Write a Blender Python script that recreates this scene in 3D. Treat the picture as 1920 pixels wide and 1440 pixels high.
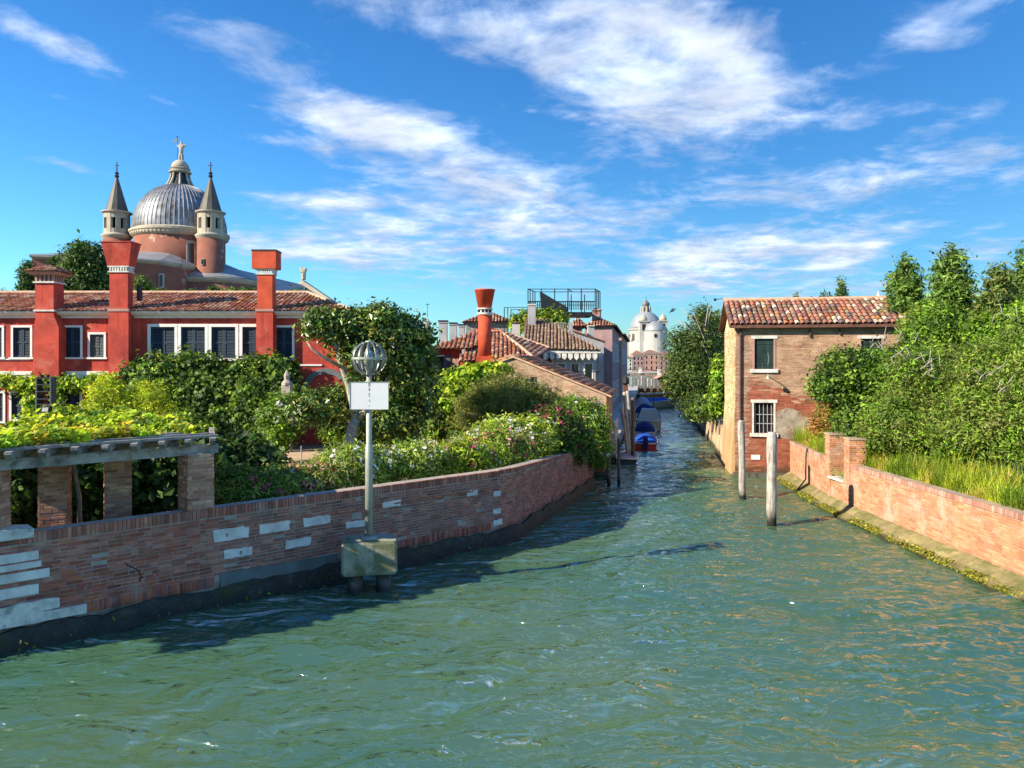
import bpy, math, random
import numpy as np
from mathutils import Vector, Matrix, noise as mnoise

for _o in list(bpy.data.objects):
    bpy.data.objects.remove(_o)
SC = bpy.context.scene
COL = SC.collection
R = math.radians
RNG = np.random.default_rng(7)
random.seed(7)

# ------------------------------------------------------------------ camera
EYE = 5.0          # metres above the water
FPX = 1400.0       # focal length in photograph pixels (1920 wide)
HOR = 685.0        # row of the horizon in the photograph
cam_data = bpy.data.cameras.new('camera')
cam_data.sensor_width = 36.0
cam_data.lens = FPX / 1920.0 * 36.0
cam_data.shift_y = -(720.0 - HOR) / 1920.0
cam_data.clip_start = 0.1
cam_data.clip_end = 9000.0
cam = bpy.data.objects.new('camera', cam_data)
cam.location = (0, 0, EYE)
cam.rotation_euler = (R(90), 0, 0)
COL.objects.link(cam)
SC.camera = cam

# ------------------------------------------------------------------ sun, sky, exposure
SUN_EL = R(29.0)
_sd = Vector((-0.905, -0.425, 0)).normalized()
SUN_DIR = Vector((_sd.x * math.cos(SUN_EL), _sd.y * math.cos(SUN_EL), math.sin(SUN_EL)))
sun_data = bpy.data.lights.new('sun', 'SUN')
sun_data.energy = 5.0
sun_data.angle = R(0.53)
sun_data.color = (1.0, 0.88, 0.70)
sun = bpy.data.objects.new('sun', sun_data)
sun.rotation_euler = (-SUN_DIR).to_track_quat('-Z', 'Y').to_euler()
sun.location = (-30, -10, 40)
COL.objects.link(sun)

SC.view_settings.view_transform = 'Standard'
SC.view_settings.look = 'None'
SC.view_settings.exposure = 1.05
SC.view_settings.gamma = 1.0
SC.view_settings.use_curve_mapping = False
SC.render.engine = 'CYCLES'
SC.cycles.use_denoising = True
SC.cycles.max_bounces = 7
SC.cycles.diffuse_bounces = 3
SC.cycles.glossy_bounces = 3
SC.cycles.transmission_bounces = 4
SC.cycles.transparent_max_bounces = 6
SC.cycles.caustics_reflective = False
SC.cycles.caustics_refractive = False


class NT:
    """short-hand for building node trees"""
    def __init__(s, tree):
        s.t = tree
        s.l = tree.links

    def n(s, kind, **kw):
        nd = s.t.nodes.new(kind)
        for k, v in kw.items():
            setattr(nd, k, v)
        return nd

    def put(s, sock, v):
        if v is None:
            return
        if isinstance(v, bpy.types.NodeSocket):
            s.l.new(v, sock)
        else:
            sock.default_value = v

    def math(s, op, a, b=None, c=None, clamp=False):
        nd = s.n('ShaderNodeMath', operation=op, use_clamp=clamp)
        for i, v in enumerate((a, b, c)):
            if v is not None:
                s.put(nd.inputs[i], v)
        return nd.outputs[0]

    def mix(s, fac, a, b, blend='MIX'):
        nd = s.n('ShaderNodeMix', data_type='RGBA', blend_type=blend)
        s.put(nd.inputs[0], fac)
        s.put(nd.inputs[6], a)
        s.put(nd.inputs[7], b)
        return nd.outputs[2]

    def noise(s, vec, scale, detail=4, rough=.55, dist=0.0):
        nd = s.n('ShaderNodeTexNoise')
        if vec is not None:
            s.l.new(vec, nd.inputs['Vector'])
        nd.inputs['Scale'].default_value = scale
        nd.inputs['Detail'].default_value = detail
        nd.inputs['Roughness'].default_value = rough
        nd.inputs['Distortion'].default_value = dist
        return nd.outputs[0]

    def ramp(s, v, lo, hi, a=0.0, b=1.0, smooth=True):
        nd = s.n('ShaderNodeMapRange', interpolation_type='SMOOTHSTEP' if smooth else 'LINEAR')
        s.put(nd.inputs[0], v)
        for i, x in enumerate((lo, hi, a, b)):
            nd.inputs[i + 1].default_value = x
        return nd.outputs[0]

    def scalevec(s, vec, sc):
        nd = s.n('ShaderNodeVectorMath', operation='MULTIPLY')
        s.l.new(vec, nd.inputs[0])
        nd.inputs[1].default_value = sc
        return nd.outputs[0]


def build_world():
    w = bpy.data.worlds.new('World')
    SC.world = w
    w.use_nodes = True
    t = NT(w.node_tree)
    w.node_tree.nodes.clear()
    out = t.n('ShaderNodeOutputWorld')
    bg = t.n('ShaderNodeBackground')
    t.l.new(bg.outputs[0], out.inputs[0])
    sky = t.n('ShaderNodeTexSky', sky_type='NISHITA')
    sky.sun_disc = False
    sky.sun_elevation = SUN_EL
    sky.sun_rotation = -math.atan2(SUN_DIR.x, SUN_DIR.y)
    sky.altitude = 0
    sky.air_density = 1.0
    sky.dust_density = 0.15
    sky.ozone_density = 2.0
    sky.air_density = 1.15
    hs = t.n('ShaderNodeHueSaturation')
    hs.inputs['Saturation'].default_value = 1.28
    hs.inputs['Value'].default_value = 1.0
    t.l.new(sky.outputs[0], hs.inputs['Color'])
    tint = t.mix(1.0, hs.outputs[0], (0.49, 0.92, 1.28, 1), 'MULTIPLY')
    # clouds: patches fixed to compass directions, broken up by noise on a flat cloud layer
    tc = t.n('ShaderNodeTexCoord')
    sep = t.n('ShaderNodeSeparateXYZ')
    t.l.new(tc.outputs['Generated'], sep.inputs[0])
    x, y, z = sep.outputs
    hyp = t.math('SQRT', t.math('ADD', t.math('MULTIPLY', x, x), t.math('MULTIPLY', y, y)))
    az = t.math('ARCTAN2', x, y)
    el = t.math('ARCTAN2', z, hyp)
    zz = t.math('ADD', t.math('MAXIMUM', z, 0.0), 0.07)
    comb = t.n('ShaderNodeCombineXYZ')
    t.l.new(t.math('DIVIDE', x, zz), comb.inputs[0])
    t.l.new(t.math('DIVIDE', y, zz), comb.inputs[1])
    plane = comb.outputs[0]
    rotn = t.n('ShaderNodeVectorRotate', rotation_type='Z_AXIS')
    t.l.new(plane, rotn.inputs['Vector'])
    rotn.inputs['Angle'].default_value = R(38)
    st = t.scalevec(rotn.outputs[0], (1.0, 0.85, 1.0))
    n1 = t.noise(st, 2.3, 10, .64, .5)
    n2 = t.noise(plane, 0.55, 4, .5, .2)
    # u, v, half-width, half-height (pixels of the photograph), tilt, weight
    blobs = [(830, 30, 330, 55, 8, .85), (1190, 85, 230, 120, 28, 1.15), (1330, 165, 190, 85, 5, 1.15), (1090, 140, 150, 70, 20, .6),
             (620, 178, 190, 55, 14, .75), (430, 62, 150, 34, 3, .42), (700, 235, 150, 30, 5, .7), (110, 92, 170, 24, 8, .8), (20, 35, 100, 30, 0, .5),
             (520, 262, 110, 18, 8, .7), (850, 305, 190, 62, 14, .55), (980, 385, 330, 90, 8, .95), (660, 440, 260, 42, -3, 1.0), (700, 482, 300, 26, 0, .7),
             (600, 378, 90, 16, -4, .8), (490, 368, 60, 10, 0, .6), (130, 310, 85, 13, 8, .8), (125, 186, 50, 9, 3, .6), (322, 196, 45, 11, 6, .75),
             (1345, 486, 120, 38, -6, 2.1), (1575, 474, 75, 32, -8, 1.9), (1640, 355, 330, 55, 4, .62), (1800, 300, 240, 40, -8, .6), (1600, 215, 150, 26, 0, .6),
             (1780, 40, 170, 55, -22, .7), (1800, 225, 120, 20, -10, .5), (1640, 440, 330, 30, 0, .35), (880, 540, 520, 34, 0, .5), (1580, 545, 320, 30, 0, .65), (1850, 470, 120, 30, 0, .6)]
    tot = None
    for (u, v, ru, rv, tilt, wt) in blobs:
        X, Z = (u - 960) / FPX, (HOR - v) / FPX
        a0, e0 = math.atan2(X, 1.0), math.atan2(Z, math.hypot(X, 1.0))
        c, s_ = math.cos(R(tilt)), math.sin(R(tilt))
        cosf = math.cos(a0)
        ra, re = ru / FPX * cosf * cosf * 1.1, rv / FPX * cosf
        da = t.math('SUBTRACT', az, a0)
        de = t.math('SUBTRACT', el, e0)
        p = t.math('MULTIPLY_ADD', da, c / ra, t.math('MULTIPLY', de, -s_ / ra))
        q = t.math('MULTIPLY_ADD', da, s_ / re, t.math('MULTIPLY', de, c / re))
        g = t.math('EXPONENT', t.math('MULTIPLY', t.math('MULTIPLY_ADD', p, p, t.math('MULTIPLY', q, q)), -1.0))
        g = t.math('MULTIPLY', g, wt)
        tot = g if tot is None else t.math('ADD', tot, g)
    # elsewhere on the dome the same broken cloud goes on
    away = t.ramp(t.math('ABSOLUTE', az), .68, .95)
    high = t.ramp(el, .50, .62)
    else_ = t.math('MULTIPLY', t.math('MAXIMUM', away, high), t.ramp(n2, .42, .68, 0, .95))
    tot = t.math('ADD', t.math('MINIMUM', tot, 1.4), else_)
    n3 = t.noise(plane, 6.5, 6, .6, .3)
    dens = t.math('ADD', tot, t.math('MULTIPLY', t.math('SUBTRACT', n1, .5), 2.9))
    dens = t.math('ADD', dens, t.math('MULTIPLY', t.math('SUBTRACT', n3, .5), 1.5))
    mask = t.ramp(dens, .34, 1.5)
    mask = t.math('MULTIPLY', mask, t.ramp(tot, .03, .3))
    mask = t.math('MULTIPLY', mask, t.ramp(el, -.01, .03))
    core = t.ramp(dens, .9, 2.0)
    ccol = t.mix(core, (4.6, 5.9, 8.4, 1), (7.6, 8.3, 9.6, 1))
    soft = t.ramp(t.noise(plane, 2.6, 5, .6), .35, .7, .72, 1.08)
    cl = t.n('ShaderNodeVectorMath', operation='SCALE')
    t.l.new(ccol, cl.inputs[0])
    t.l.new(soft, cl.inputs['Scale'])
    col = t.mix(t.math('MULTIPLY', mask, .93), tint, cl.outputs[0])
    t.l.new(col, bg.inputs['Color'])
    bg.inputs['Strength'].default_value = 0.070
    w.cycles.sampling_method = 'MANUAL'
    w.cycles.sample_map_resolution = 512


build_world()

# ------------------------------------------------------------------ materials
MATS = {}


def mat(name, col, rough=.8, var=.12, vscale=2.0, bump=0.0, bscale=18.0, attr=False, stains=(), metallic=0.0,
        spec=.35, wet=None, streak=None, leaf=0.0, stripes=None):
    """procedural surface: base colour (times a per-piece colour), uneven tone, stains with their own shapes, relief"""
    m = bpy.data.materials.new(name)
    m.use_nodes = True
    t = NT(m.node_tree)
    b = m.node_tree.nodes['Principled BSDF']
    geo = t.n('ShaderNodeNewGeometry')
    pos = geo.outputs['Position']
    c = (*col, 1)
    if attr:
        at = t.n('ShaderNodeAttribute', attribute_name='Col')
        c = t.mix(1.0, at.outputs['Color'], (*col, 1), 'MULTIPLY')
    if var:
        nz = t.noise(pos, vscale, 6, .62)
        c = t.mix(1.0, c, t.ramp(nz, .25, .75, 1 - var * 1.6, 1 + var * 1.3), 'MULTIPLY')
    for (scol, sc, lo, hi, stren) in stains:
        f = t.ramp(t.noise(pos, sc, 7, .66, .4), lo, hi, 0, stren)
        c = t.mix(f, c, (*scol, 1))
    if streak:
        scol, sc, lo, hi, stren = streak
        sv = t.scalevec(pos, (sc, sc, sc * .09))
        f = t.ramp(t.noise(sv, 1.0, 5, .6), lo, hi, 0, stren)
        c = t.mix(f, c, (*scol, 1))
    if wet:                       # tide mark: height up to which weed and wet dirt have grown
        wcol, z0, z1, stren = wet
        sep = t.n('ShaderNodeSeparateXYZ')
        t.l.new(pos, sep.inputs[0])
        zn = t.math('ADD', sep.outputs[2], t.math('MULTIPLY', t.math('SUBTRACT', t.noise(pos, 1.7, 5, .6), .5), (z1 - z0) * 1.6))
        f = t.ramp(zn, z0, z1, stren, 0)
        c = t.mix(f, c, (*wcol, 1))
    if stripes:                   # louvre lines
        sep = t.n('ShaderNodeSeparateXYZ')
        t.l.new(pos, sep.inputs[0])
        sw = t.math('SINE', t.math('MULTIPLY', sep.outputs[2], stripes * 2 * math.pi))
        bp0 = t.n('ShaderNodeBump')
        bp0.inputs['Distance'].default_value = .02
        t.l.new(sw, bp0.inputs['Height'])
        t.l.new(bp0.outputs[0], b.inputs['Normal'])
    t.put(b.inputs['Base Color'], c)
    b.inputs['Roughness'].default_value = rough
    b.inputs['Metallic'].default_value = metallic
    b.inputs['Specular IOR Level'].default_value = spec
    if bump and not stripes:
        bp = t.n('ShaderNodeBump')
        bp.inputs['Strength'].default_value = 1.0
        bp.inputs['Distance'].default_value = bump
        t.l.new(t.noise(pos, bscale, 5, .65), bp.inputs['Height'])
        t.l.new(bp.outputs[0], b.inputs['Normal'])
    if leaf:
        tr = t.n('ShaderNodeBsdfTranslucent')
        t.put(tr.inputs[0], t.mix(1.0, c, (1.15, 1.1, .55, 1), 'MULTIPLY'))
        mx = t.n('ShaderNodeMixShader')
        mx.inputs[0].default_value = leaf
        t.l.new(b.outputs[0], mx.inputs[1])
        t.l.new(tr.outputs[0], mx.inputs[2])
        t.l.new(mx.outputs[0], m.node_tree.nodes['Material Output'].inputs[0])
    MATS[name] = m
    return m


ALG = (.028, .034, .018)
mat('brick', (1.25, 1.0, .90), .9, .16, 2.2, .006, 45, attr=True, stains=[((.40, .33, .30), 1.3, .54, .72, .38), ((.46, .42, .40), 4.5, .62, .70, .4), ((.10, .06, .05), .9, .60, .75, .5)], wet=(ALG, .28, .55, .9))
mat('brick_pale', (1, 1, 1), .9, .16, 2.2, .006, 45, attr=True, stains=[((.52, .44, .38), 1.1, .50, .68, .6), ((.42, .30, .22), 3.5, .56, .70, .4)], wet=(ALG, .15, .4, .8))
mat('brick_old', (1, 1, 1), .92, .2, 2.0, .003, 30, attr=True, stains=[((.36, .30, .24), 1.1, .55, .70, .42), ((.16, .06, .035), .8, .58, .74, .4)], wet=(ALG, .25, .6, .8))
mat('mortar', (.34, .30, .26), .95, .15, 3, .006, 40, wet=(ALG, .28, .6, .95))
mat('mortar_house', (.385, .25, .165), .95, .2, 1.6, .006, 30, wet=((.25, .085, .048), 3.4, 4.3, .92))
mat('mortar_warm', (.38, .29, .21), .95, .18, 2, .008, 40, wet=(ALG, .1, .4, .9))
mat('limestone', (.62, .61, .57), .8, .16, 3, .008, 30, stains=[((.34, .33, .30), 2.2, .48, .68, .6), ((.30, .20, .17), 6, .6, .7, .5)], wet=(ALG, .3, .55, .8))
mat('limestone_rough', (.60, .58, .52), .9, .18, 5, .03, 12, stains=[((.2, .2, .17), 4.0, .5, .68, .75)], wet=(ALG, .25, .5, .9))
mat('white_paint', (.72, .71, .68), .6, .06, 3, streak=((.42, .40, .37), 4, .55, .8, .4))
mat('red_stucco', (.45, .058, .036), .88, .2, 1.1, .005, 25, stains=[((.24, .024, .026), .55, .46, .66, .65), ((.52, .16, .11), 1.3, .52, .70, .55), ((.30, .05, .045), 5.0, .56, .72, .5)], streak=((.15, .02, .022), 2.6, .50, .74, .65))
mat('orange_stucco', (.50, .075, .032), .85, .16, 1.4, .005, 25, streak=((.2, .03, .02), 3.5, .56, .8, .5))
mat('pink_stucco', (.42, .245, .205), .9, .16, .8, .006, 14, streak=((.2, .13, .12), 2.0, .5, .8, .5))
mat('mauve_stucco', (.34, .22, .22), .9, .16, .8, .006, 14, streak=((.17, .12, .12), 2.0, .5, .8, .5))
mat('grey_stucco', (.36, .37, .38), .9, .14, .9, .006, 14, streak=((.18, .18, .19), 2.2, .5, .8, .5))
mat('pale_stucco', (.52, .50, .46), .9, .12, .9, .006, 14, streak=((.28, .26, .24), 2.2, .52, .8, .45))
mat('old_plaster', (.30, .255, .20), .95, .25, 2.5, .02, 12, stains=[((.20, .09, .05), 2.2, .5, .64, .8), ((.42, .38, .32), 3.0, .58, .72, .5)])
mat('beige_stucco', (.46, .36, .26), .9, .14, .9, .006, 14, streak=((.26, .19, .13), 2.2, .52, .8, .45))
mat('church_brick', (.25, .098, .068), .92, .14, .25, .0, 10, stains=[((.17, .065, .05), .12, .5, .7, .5), ((.40, .32, .26), .22, .63, .66, .8)])
mat('church_stone', (.42, .37, .29), .85, .12, .5, stains=[((.25, .22, .18), .6, .55, .75, .5)])
mat('lead', (.22, .235, .26), .48, .22, .35, attr=True, metallic=.25, spec=.5, stains=[((.08, .065, .05), .22, .48, .66, .75)], streak=((.30, .30, .30), .5, .5, .7, .35))
mat('spire_lead', (.10, .092, .078), .6, .2, .3, metallic=.1, stains=[((.07, .06, .045), .3, .5, .7, .6)])
mat('lead_roof', (.27, .29, .31), .5, .14, .3, metallic=.2, spec=.5, stains=[((.2, .18, .16), .2, .55, .75, .5)])
mat('salute_stone', (.37, .365, .335), .8, .08, .08, stains=[((.38, .36, .33), .09, .55, .75, .4)])
mat('salute_lead', (.26, .29, .32), .5, .1, .1, metallic=.1)
mat('tile', (1, 1, 1), .9, .2, 4.0, .006, 30, attr=True, stains=[((.30, .24, .18), 5.0, .58, .75, .5), ((.035, .03, .028), 1.6, .55, .72, .55)])
mat('tile_bed', (.13, .062, .045), .95, .2, 4)
mat('ridge_mortar', (.50, .33, .22), .9, .15, 5, .01, 20)
mat('shutter_blue', (.020, .038, .062), .55, .12, 3, stripes=13)
mat('shutter_frame', (.024, .046, .075), .55, .12, 3)
mat('shutter_grey', (.10, .12, .13), .6, .15, 3, stripes=13)
mat('shutter_green', (.010, .030, .026), .7, .3, 2, .004, 30, streak=((.25, .27, .24), 9, .60, .68, .85))
mat('dark_room', (.008, .008, .010), .9, 0)
mat('glass_dark', (.012, .018, .022), .08, 0, spec=.6)
mat('iron', (.035, .035, .037), .6, .1, 5, metallic=.3)
mat('steel_dark', (.022, .026, .032), .5, .1, 3, metallic=.3)
mat('pole_metal', (.36, .38, .33), .5, .12, 3, .0, 10, metallic=.35, streak=((.16, .15, .10), 6, .5, .75, .6))
mat('globe_metal', (.30, .31, .29), .35, .2, 5, metallic=.75, streak=((.06, .06, .05), 6, .5, .7, .6))
mat('sign_white', (.60, .63, .66), .45, .03, 2, streak=((.42, .42, .40), 5, .55, .8, .5))
mat('grime', (.16, .15, .14), .8, .3, 30)
mat('concrete', (.30, .295, .215), .92, .22, 2.2, .012, 30, stains=[((.10, .115, .045), 2.0, .46, .62, .8), ((.5, .49, .43), 5, .62, .75, .6)], streak=((.08, .08, .05), 6, .55, .75, .65))
mat('concrete_wet', (.07, .075, .06), .6, .2, 4, .01, 30, wet=((.012, .016, .012), .05, .25, 1))
mat('footing', (.27, .225, .10), .95, .25, 1.5, .04, 9, stains=[((.11, .125, .035), 1.4, .46, .62, .85), ((.40, .33, .22), 3.0, .58, .72, .5)], wet=((.018, .022, .010), .02, .14, .95))
mat('plinth_dark', (.022, .027, .026), .6, .35, 3, .06, 7, stains=[((.10, .11, .09), 3, .55, .7, .6), ((.035, .05, .015), 1.4, .5, .66, .7)], wet=((.010, .014, .012), .05, .3, .9))
mat('cement_patch', (.13, .15, .15), .85, .18, 2, .006, 20, wet=(ALG, .2, .45, .9))
mat('weathered_wood', (.30, .28, .25), .9, .25, 3, .008, 30, stains=[((.07, .065, .055), 4, .48, .66, .8)])
mat('mooring_wood', (.40, .37, .33), .9, .2, 4, .012, 22, streak=((.13, .115, .10), 14, .48, .66, .85), wet=((.012, .013, .010), .1, .5, 1))
mat('mooring_dark', (.16, .12, .085), .9, .2, 4, .012, 22, streak=((.05, .04, .03), 14, .48, .66, .8), wet=((.012, .013, .010), .1, .5, 1))
mat('bark', (.23, .20, .165), .95, .25, 6, .015, 20)
mat('bark_pale', (.42, .37, .30), .95, .25, 6, .012, 25)
mat('twig_grey', (.36, .32, .27), .95, .2, 6)
mat('leaf', (2.1, 2.0, 1.5), .5, 0, attr=True, spec=.35, leaf=.42)
mat('leaf_gloss', (1.65, 1.75, 1.3), .33, 0, attr=True, spec=.5, leaf=.18)
mat('petal', (1, 1, 1), .7, 0, attr=True, leaf=.25)
mat('soil', (.14, .105, .07), .95, .3, .7, .03, 6)
mat('gravel_path', (.46, .33, .20), .95, .15, .9, .01, 20)
mat('quay_stone', (.40, .39, .37), .85, .15, 1.5, .01, 12, wet=(ALG, .2, .5, .95))
mat('bank_plaster', (.50, .36, .225), .9, .2, .7, .02, 6, stains=[((.22, .12, .07), .9, .55, .7, .7)], wet=(ALG, .2, .5, .95))
mat('limewash', (.58, .47, .27), .92, .18, .8, .02, 7, stains=[((.40, .15, .06), 1.3, .56, .70, .7), ((.72, .66, .5), 1.7, .6, .75, .6)], wet=((.38, .16, .06), 1.6, 3.4, .6))
mat('boat_white', (.66, .64, .58), .35, .06, 2)
mat('boat_cream', (.55, .44, .28), .4, .1, 2)
mat('boat_red', (.42, .03, .022), .35, .08, 2)
mat('boat_wood', (.42, .17, .06), .45, .2, 3)
mat('boat_dark', (.03, .035, .045), .45, .1, 2)
mat('cover_blue', (.010, .07, .40), .7, .15, 2, .02, 3)
mat('cover_navy', (.012, .018, .13), .75, .15, 2, .02, 3)
mat('cover_grey', (.42, .43, .42), .7, .1, 2, .02, 3)
mat('cover_lilac', (.32, .29, .36), .7, .1, 2, .02, 3)
mat('far_tiles', (.24, .13, .10), .9, .2, .4)
mat('bridge_stone', (.24, .19, .16), .9, .15, .6)
mat('feather', (.03, .03, .035), .8, 0)

# ------------------------------------------------------------------ mesh helpers


def P(u, v, Y):
    """world point seen at photograph pixel (u, v) when it stands Y metres away"""
    return Vector(((u - 960) / FPX * Y, Y, EYE - (v - HOR) / FPX * Y))


def ZV(v, Y):
    return EYE - (v - HOR) / FPX * Y


def XU(u, Y):
    return (u - 960) / FPX * Y


class Fr:
    """a level frame: origin, heading; x to the right, y into depth"""
    def __init__(s, x, y, deg=0.0, z=0.0):
        s.o = Vector((x, y, z))
        s.a = R(deg)
        s.ex = Vector((math.cos(s.a), math.sin(s.a), 0))
        s.ey = Vector((-math.sin(s.a), math.cos(s.a), 0))

    def p(s, x, y, z=0.0):
        return s.o + s.ex * x + s.ey * y + Vector((0, 0, z))


W0 = Fr(0, 0, 0)


class MB:
    def __init__(s):
        s.v, s.f, s.c = [], [], []

    def add(s, vs, fs, col=None):
        b = len(s.v)
        s.v.extend([tuple(p) for p in vs])
        s.f.extend([tuple(i + b for i in f) for f in fs])
        s.c.extend([col or (1, 1, 1)] * len(vs))
        return s

    def quad(s, a, b, c, d, col=None):
        return s.add([a, b, c, d], [(0, 1, 2, 3)], col)

    def fbox(s, F, x0, x1, y0, y1, z0, z1, col=None):
        vs = [F.p(x, y, z) for z in (z0, z1) for (x, y) in ((x0, y0), (x1, y0), (x1, y1), (x0, y1))]
        return s.add(vs, [(3, 2, 1, 0), (4, 5, 6, 7), (0, 1, 5, 4), (1, 2, 6, 5), (2, 3, 7, 6), (3, 0, 4, 7)], col)

    def box(s, x0, x1, y0, y1, z0, z1, col=None):
        return s.fbox(W0, x0, x1, y0, y1, z0, z1, col)

    def frustum(s, F, cx, cy, w0, d0, z0, w1, d1, z1, col=None):
        vs = []
        for (w, d, z) in ((w0, d0, z0), (w1, d1, z1)):
            vs += [F.p(cx - w / 2, cy - d / 2, z), F.p(cx + w / 2, cy - d / 2, z), F.p(cx + w / 2, cy + d / 2, z), F.p(cx - w / 2, cy + d / 2, z)]
        return s.add(vs, [(3, 2, 1, 0), (4, 5, 6, 7), (0, 1, 5, 4), (1, 2, 6, 5), (2, 3, 7, 6), (3, 0, 4, 7)], col)

    def prism(s, pts, dvec, col=None):
        """closed polygon extruded along a vector"""
        n = len(pts)
        dv = Vector(dvec)
        vs = [Vector(p) for p in pts] + [Vector(p) + dv for p in pts]
        fs = [tuple(range(n - 1, -1, -1)), tuple(range(n, 2 * n))] + [(i, (i + 1) % n, n + (i + 1) % n, n + i) for i in range(n)]
        return s.add(vs, fs, col)

    def lathe(s, c, prof, n=24, a0=0.0, a1=2 * math.pi, cap=True, cols=None):
        c = Vector(c)
        full = abs(a1 - a0 - 2 * math.pi) < 1e-6
        m = n if full else n + 1
        vs = []
        for (r, z) in prof:
            for i in range(m):
                a = a0 + (a1 - a0) * i / n
                vs.append(c + Vector((r * math.cos(a), r * math.sin(a), z)))
        fs = []
        for j in range(len(prof) - 1):
            for i in range(n):
                k = (i + 1) % m
                fs.append((j * m + i, j * m + k, (j + 1) * m + k, (j + 1) * m + i))
        if cap and full:
            fs.append(tuple(range(m - 1, -1, -1)))
            fs.append(tuple((len(prof) - 1) * m + i for i in range(m)))
        return s.add(vs, fs)

    def tube(s, pts, rad, n=8, cap=True, col=None):
        pts = [Vector(p) for p in pts]
        if not hasattr(rad, '__len__'):
            rad = [rad] * len(pts)
        vs = []
        up = None
        for i, p in enumerate(pts):
            d = (pts[min(i + 1, len(pts) - 1)] - pts[max(i - 1, 0)]).normalized()
            if up is None:
                up = d.orthogonal().normalized()
            up = (up - d * up.dot(d)).normalized()
            side = d.cross(up)
            for k in range(n):
                a = 2 * math.pi * k / n
                vs.append(p + (up * math.cos(a) + side * math.sin(a)) * rad[i])
        fs = []
        for i in range(len(pts) - 1):
            for k in range(n):
                l = (k + 1) % n
                fs.append((i * n + k, i * n + l, (i + 1) * n + l, (i + 1) * n + k))
        if cap:
            fs.append(tuple(range(n - 1, -1, -1)))
            fs.append(tuple((len(pts) - 1) * n + k for k in range(n)))
        return s.add(vs, fs, col)


def finish(o, parent, local=False):
    COL.objects.link(o)
    if parent is not None:
        o.parent = parent
        if not local:
            p = parent
            while p.parent is not None:
                p = p.parent
            o.matrix_parent_inverse = (Matrix.Identity(4) if parent.parent is not None else parent.matrix_basis.inverted())
    return o


def mesh_np(name, verts, faces, cols=None, smooth=False):
    """faces: (M, k) array, all faces with k corners; cols per vertex"""
    me = bpy.data.meshes.new(name)
    verts = np.ascontiguousarray(verts, dtype=np.float32)
    faces = np.ascontiguousarray(faces, dtype=np.int32)
    k = faces.shape[1]
    me.vertices.add(len(verts))
    me.vertices.foreach_set('co', verts.ravel())
    me.loops.add(faces.size)
    me.loops.foreach_set('vertex_index', faces.ravel())
    me.polygons.add(len(faces))
    me.polygons.foreach_set('loop_start', np.arange(0, faces.size, k, dtype=np.int32))
    me.polygons.foreach_set('use_smooth', np.full(len(faces), bool(smooth)))
    me.update(calc_edges=True)
    if cols is not None:
        a = me.color_attributes.new('Col', 'FLOAT_COLOR', 'POINT')
        c4 = np.ones((len(verts), 4), dtype=np.float32)
        c4[:, :3] = cols
        a.data.foreach_set('color', c4.ravel())
    return me


def part(name, mb, m, parent=None, smooth=False, kind=None, label=None, local=False):
    me = bpy.data.meshes.new(name)
    me.from_pydata(mb.v, [], mb.f)
    if smooth:
        me.polygons.foreach_set('use_smooth', np.ones(len(me.polygons), dtype=bool))
    mm = MATS[m] if isinstance(m, str) else m
    me.materials.append(mm)
    a = me.color_attributes.new('Col', 'FLOAT_COLOR', 'POINT')
    c4 = np.ones((len(mb.v), 4), dtype=np.float32)
    c4[:, :3] = np.array(mb.c, dtype=np.float32).reshape(-1, 3)
    a.data.foreach_set('color', c4.ravel())
    o = bpy.data.objects.new(name, me)
    if kind:
        o['kind'] = kind
    if label:
        o['label'] = label
    return finish(o, parent, local)


def tag(o, label, cat, group=None):
    o['label'] = label
    o['category'] = cat
    if group:
        o['group'] = group
    return o


def thing(name, loc, label, cat, group=None, rz=0.0):
    o = bpy.data.objects.new(name, None)
    o.empty_display_size = .3
    o.location = loc
    o.rotation_euler = (0, 0, rz)
    COL.objects.link(o)
    o.matrix_basis = Matrix.Translation(Vector(loc)) @ Matrix.Rotation(rz, 4, 'Z')
    return tag(o, label, cat, group)


def struct(name, mb, m, smooth=False):
    return part(name, mb, m, None, smooth, 'structure')


def copy_tree(o, parent=None):
    c = o.copy()
    COL.objects.link(c)
    c.parent = parent
    for ch in list(o.children):
        copy_tree(ch, c)
    return c


# ------------------------------------------------------------------ bricks and tiles
RED_PAL = [(.24, .085, .055), (.28, .10, .065), (.20, .07, .05), (.32, .13, .085), (.17, .06, .05), (.27, .12, .10), (.22, .10, .09), (.30, .11, .06)]
ORANGE_PAL = [(.46, .20, .10), (.50, .24, .13), (.42, .17, .085), (.54, .28, .17), (.38, .14, .07), (.52, .30, .20), (.48, .21, .10), (.44, .24, .16)]
TAN_PAL = [(.40, .26, .17), (.45, .30, .19), (.36, .20, .12), (.48, .34, .23), (.33, .19, .12), (.42, .24, .14), (.38, .28, .20), (.30, .14, .08)]
TILE_PAL = [(.40, .16, .085), (.33, .115, .06), (.26, .11, .075), (.45, .25, .16), (.20, .10, .075), (.48, .34, .25), (.38, .13, .06), (.30, .18, .14)]
_BM = {}


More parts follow.
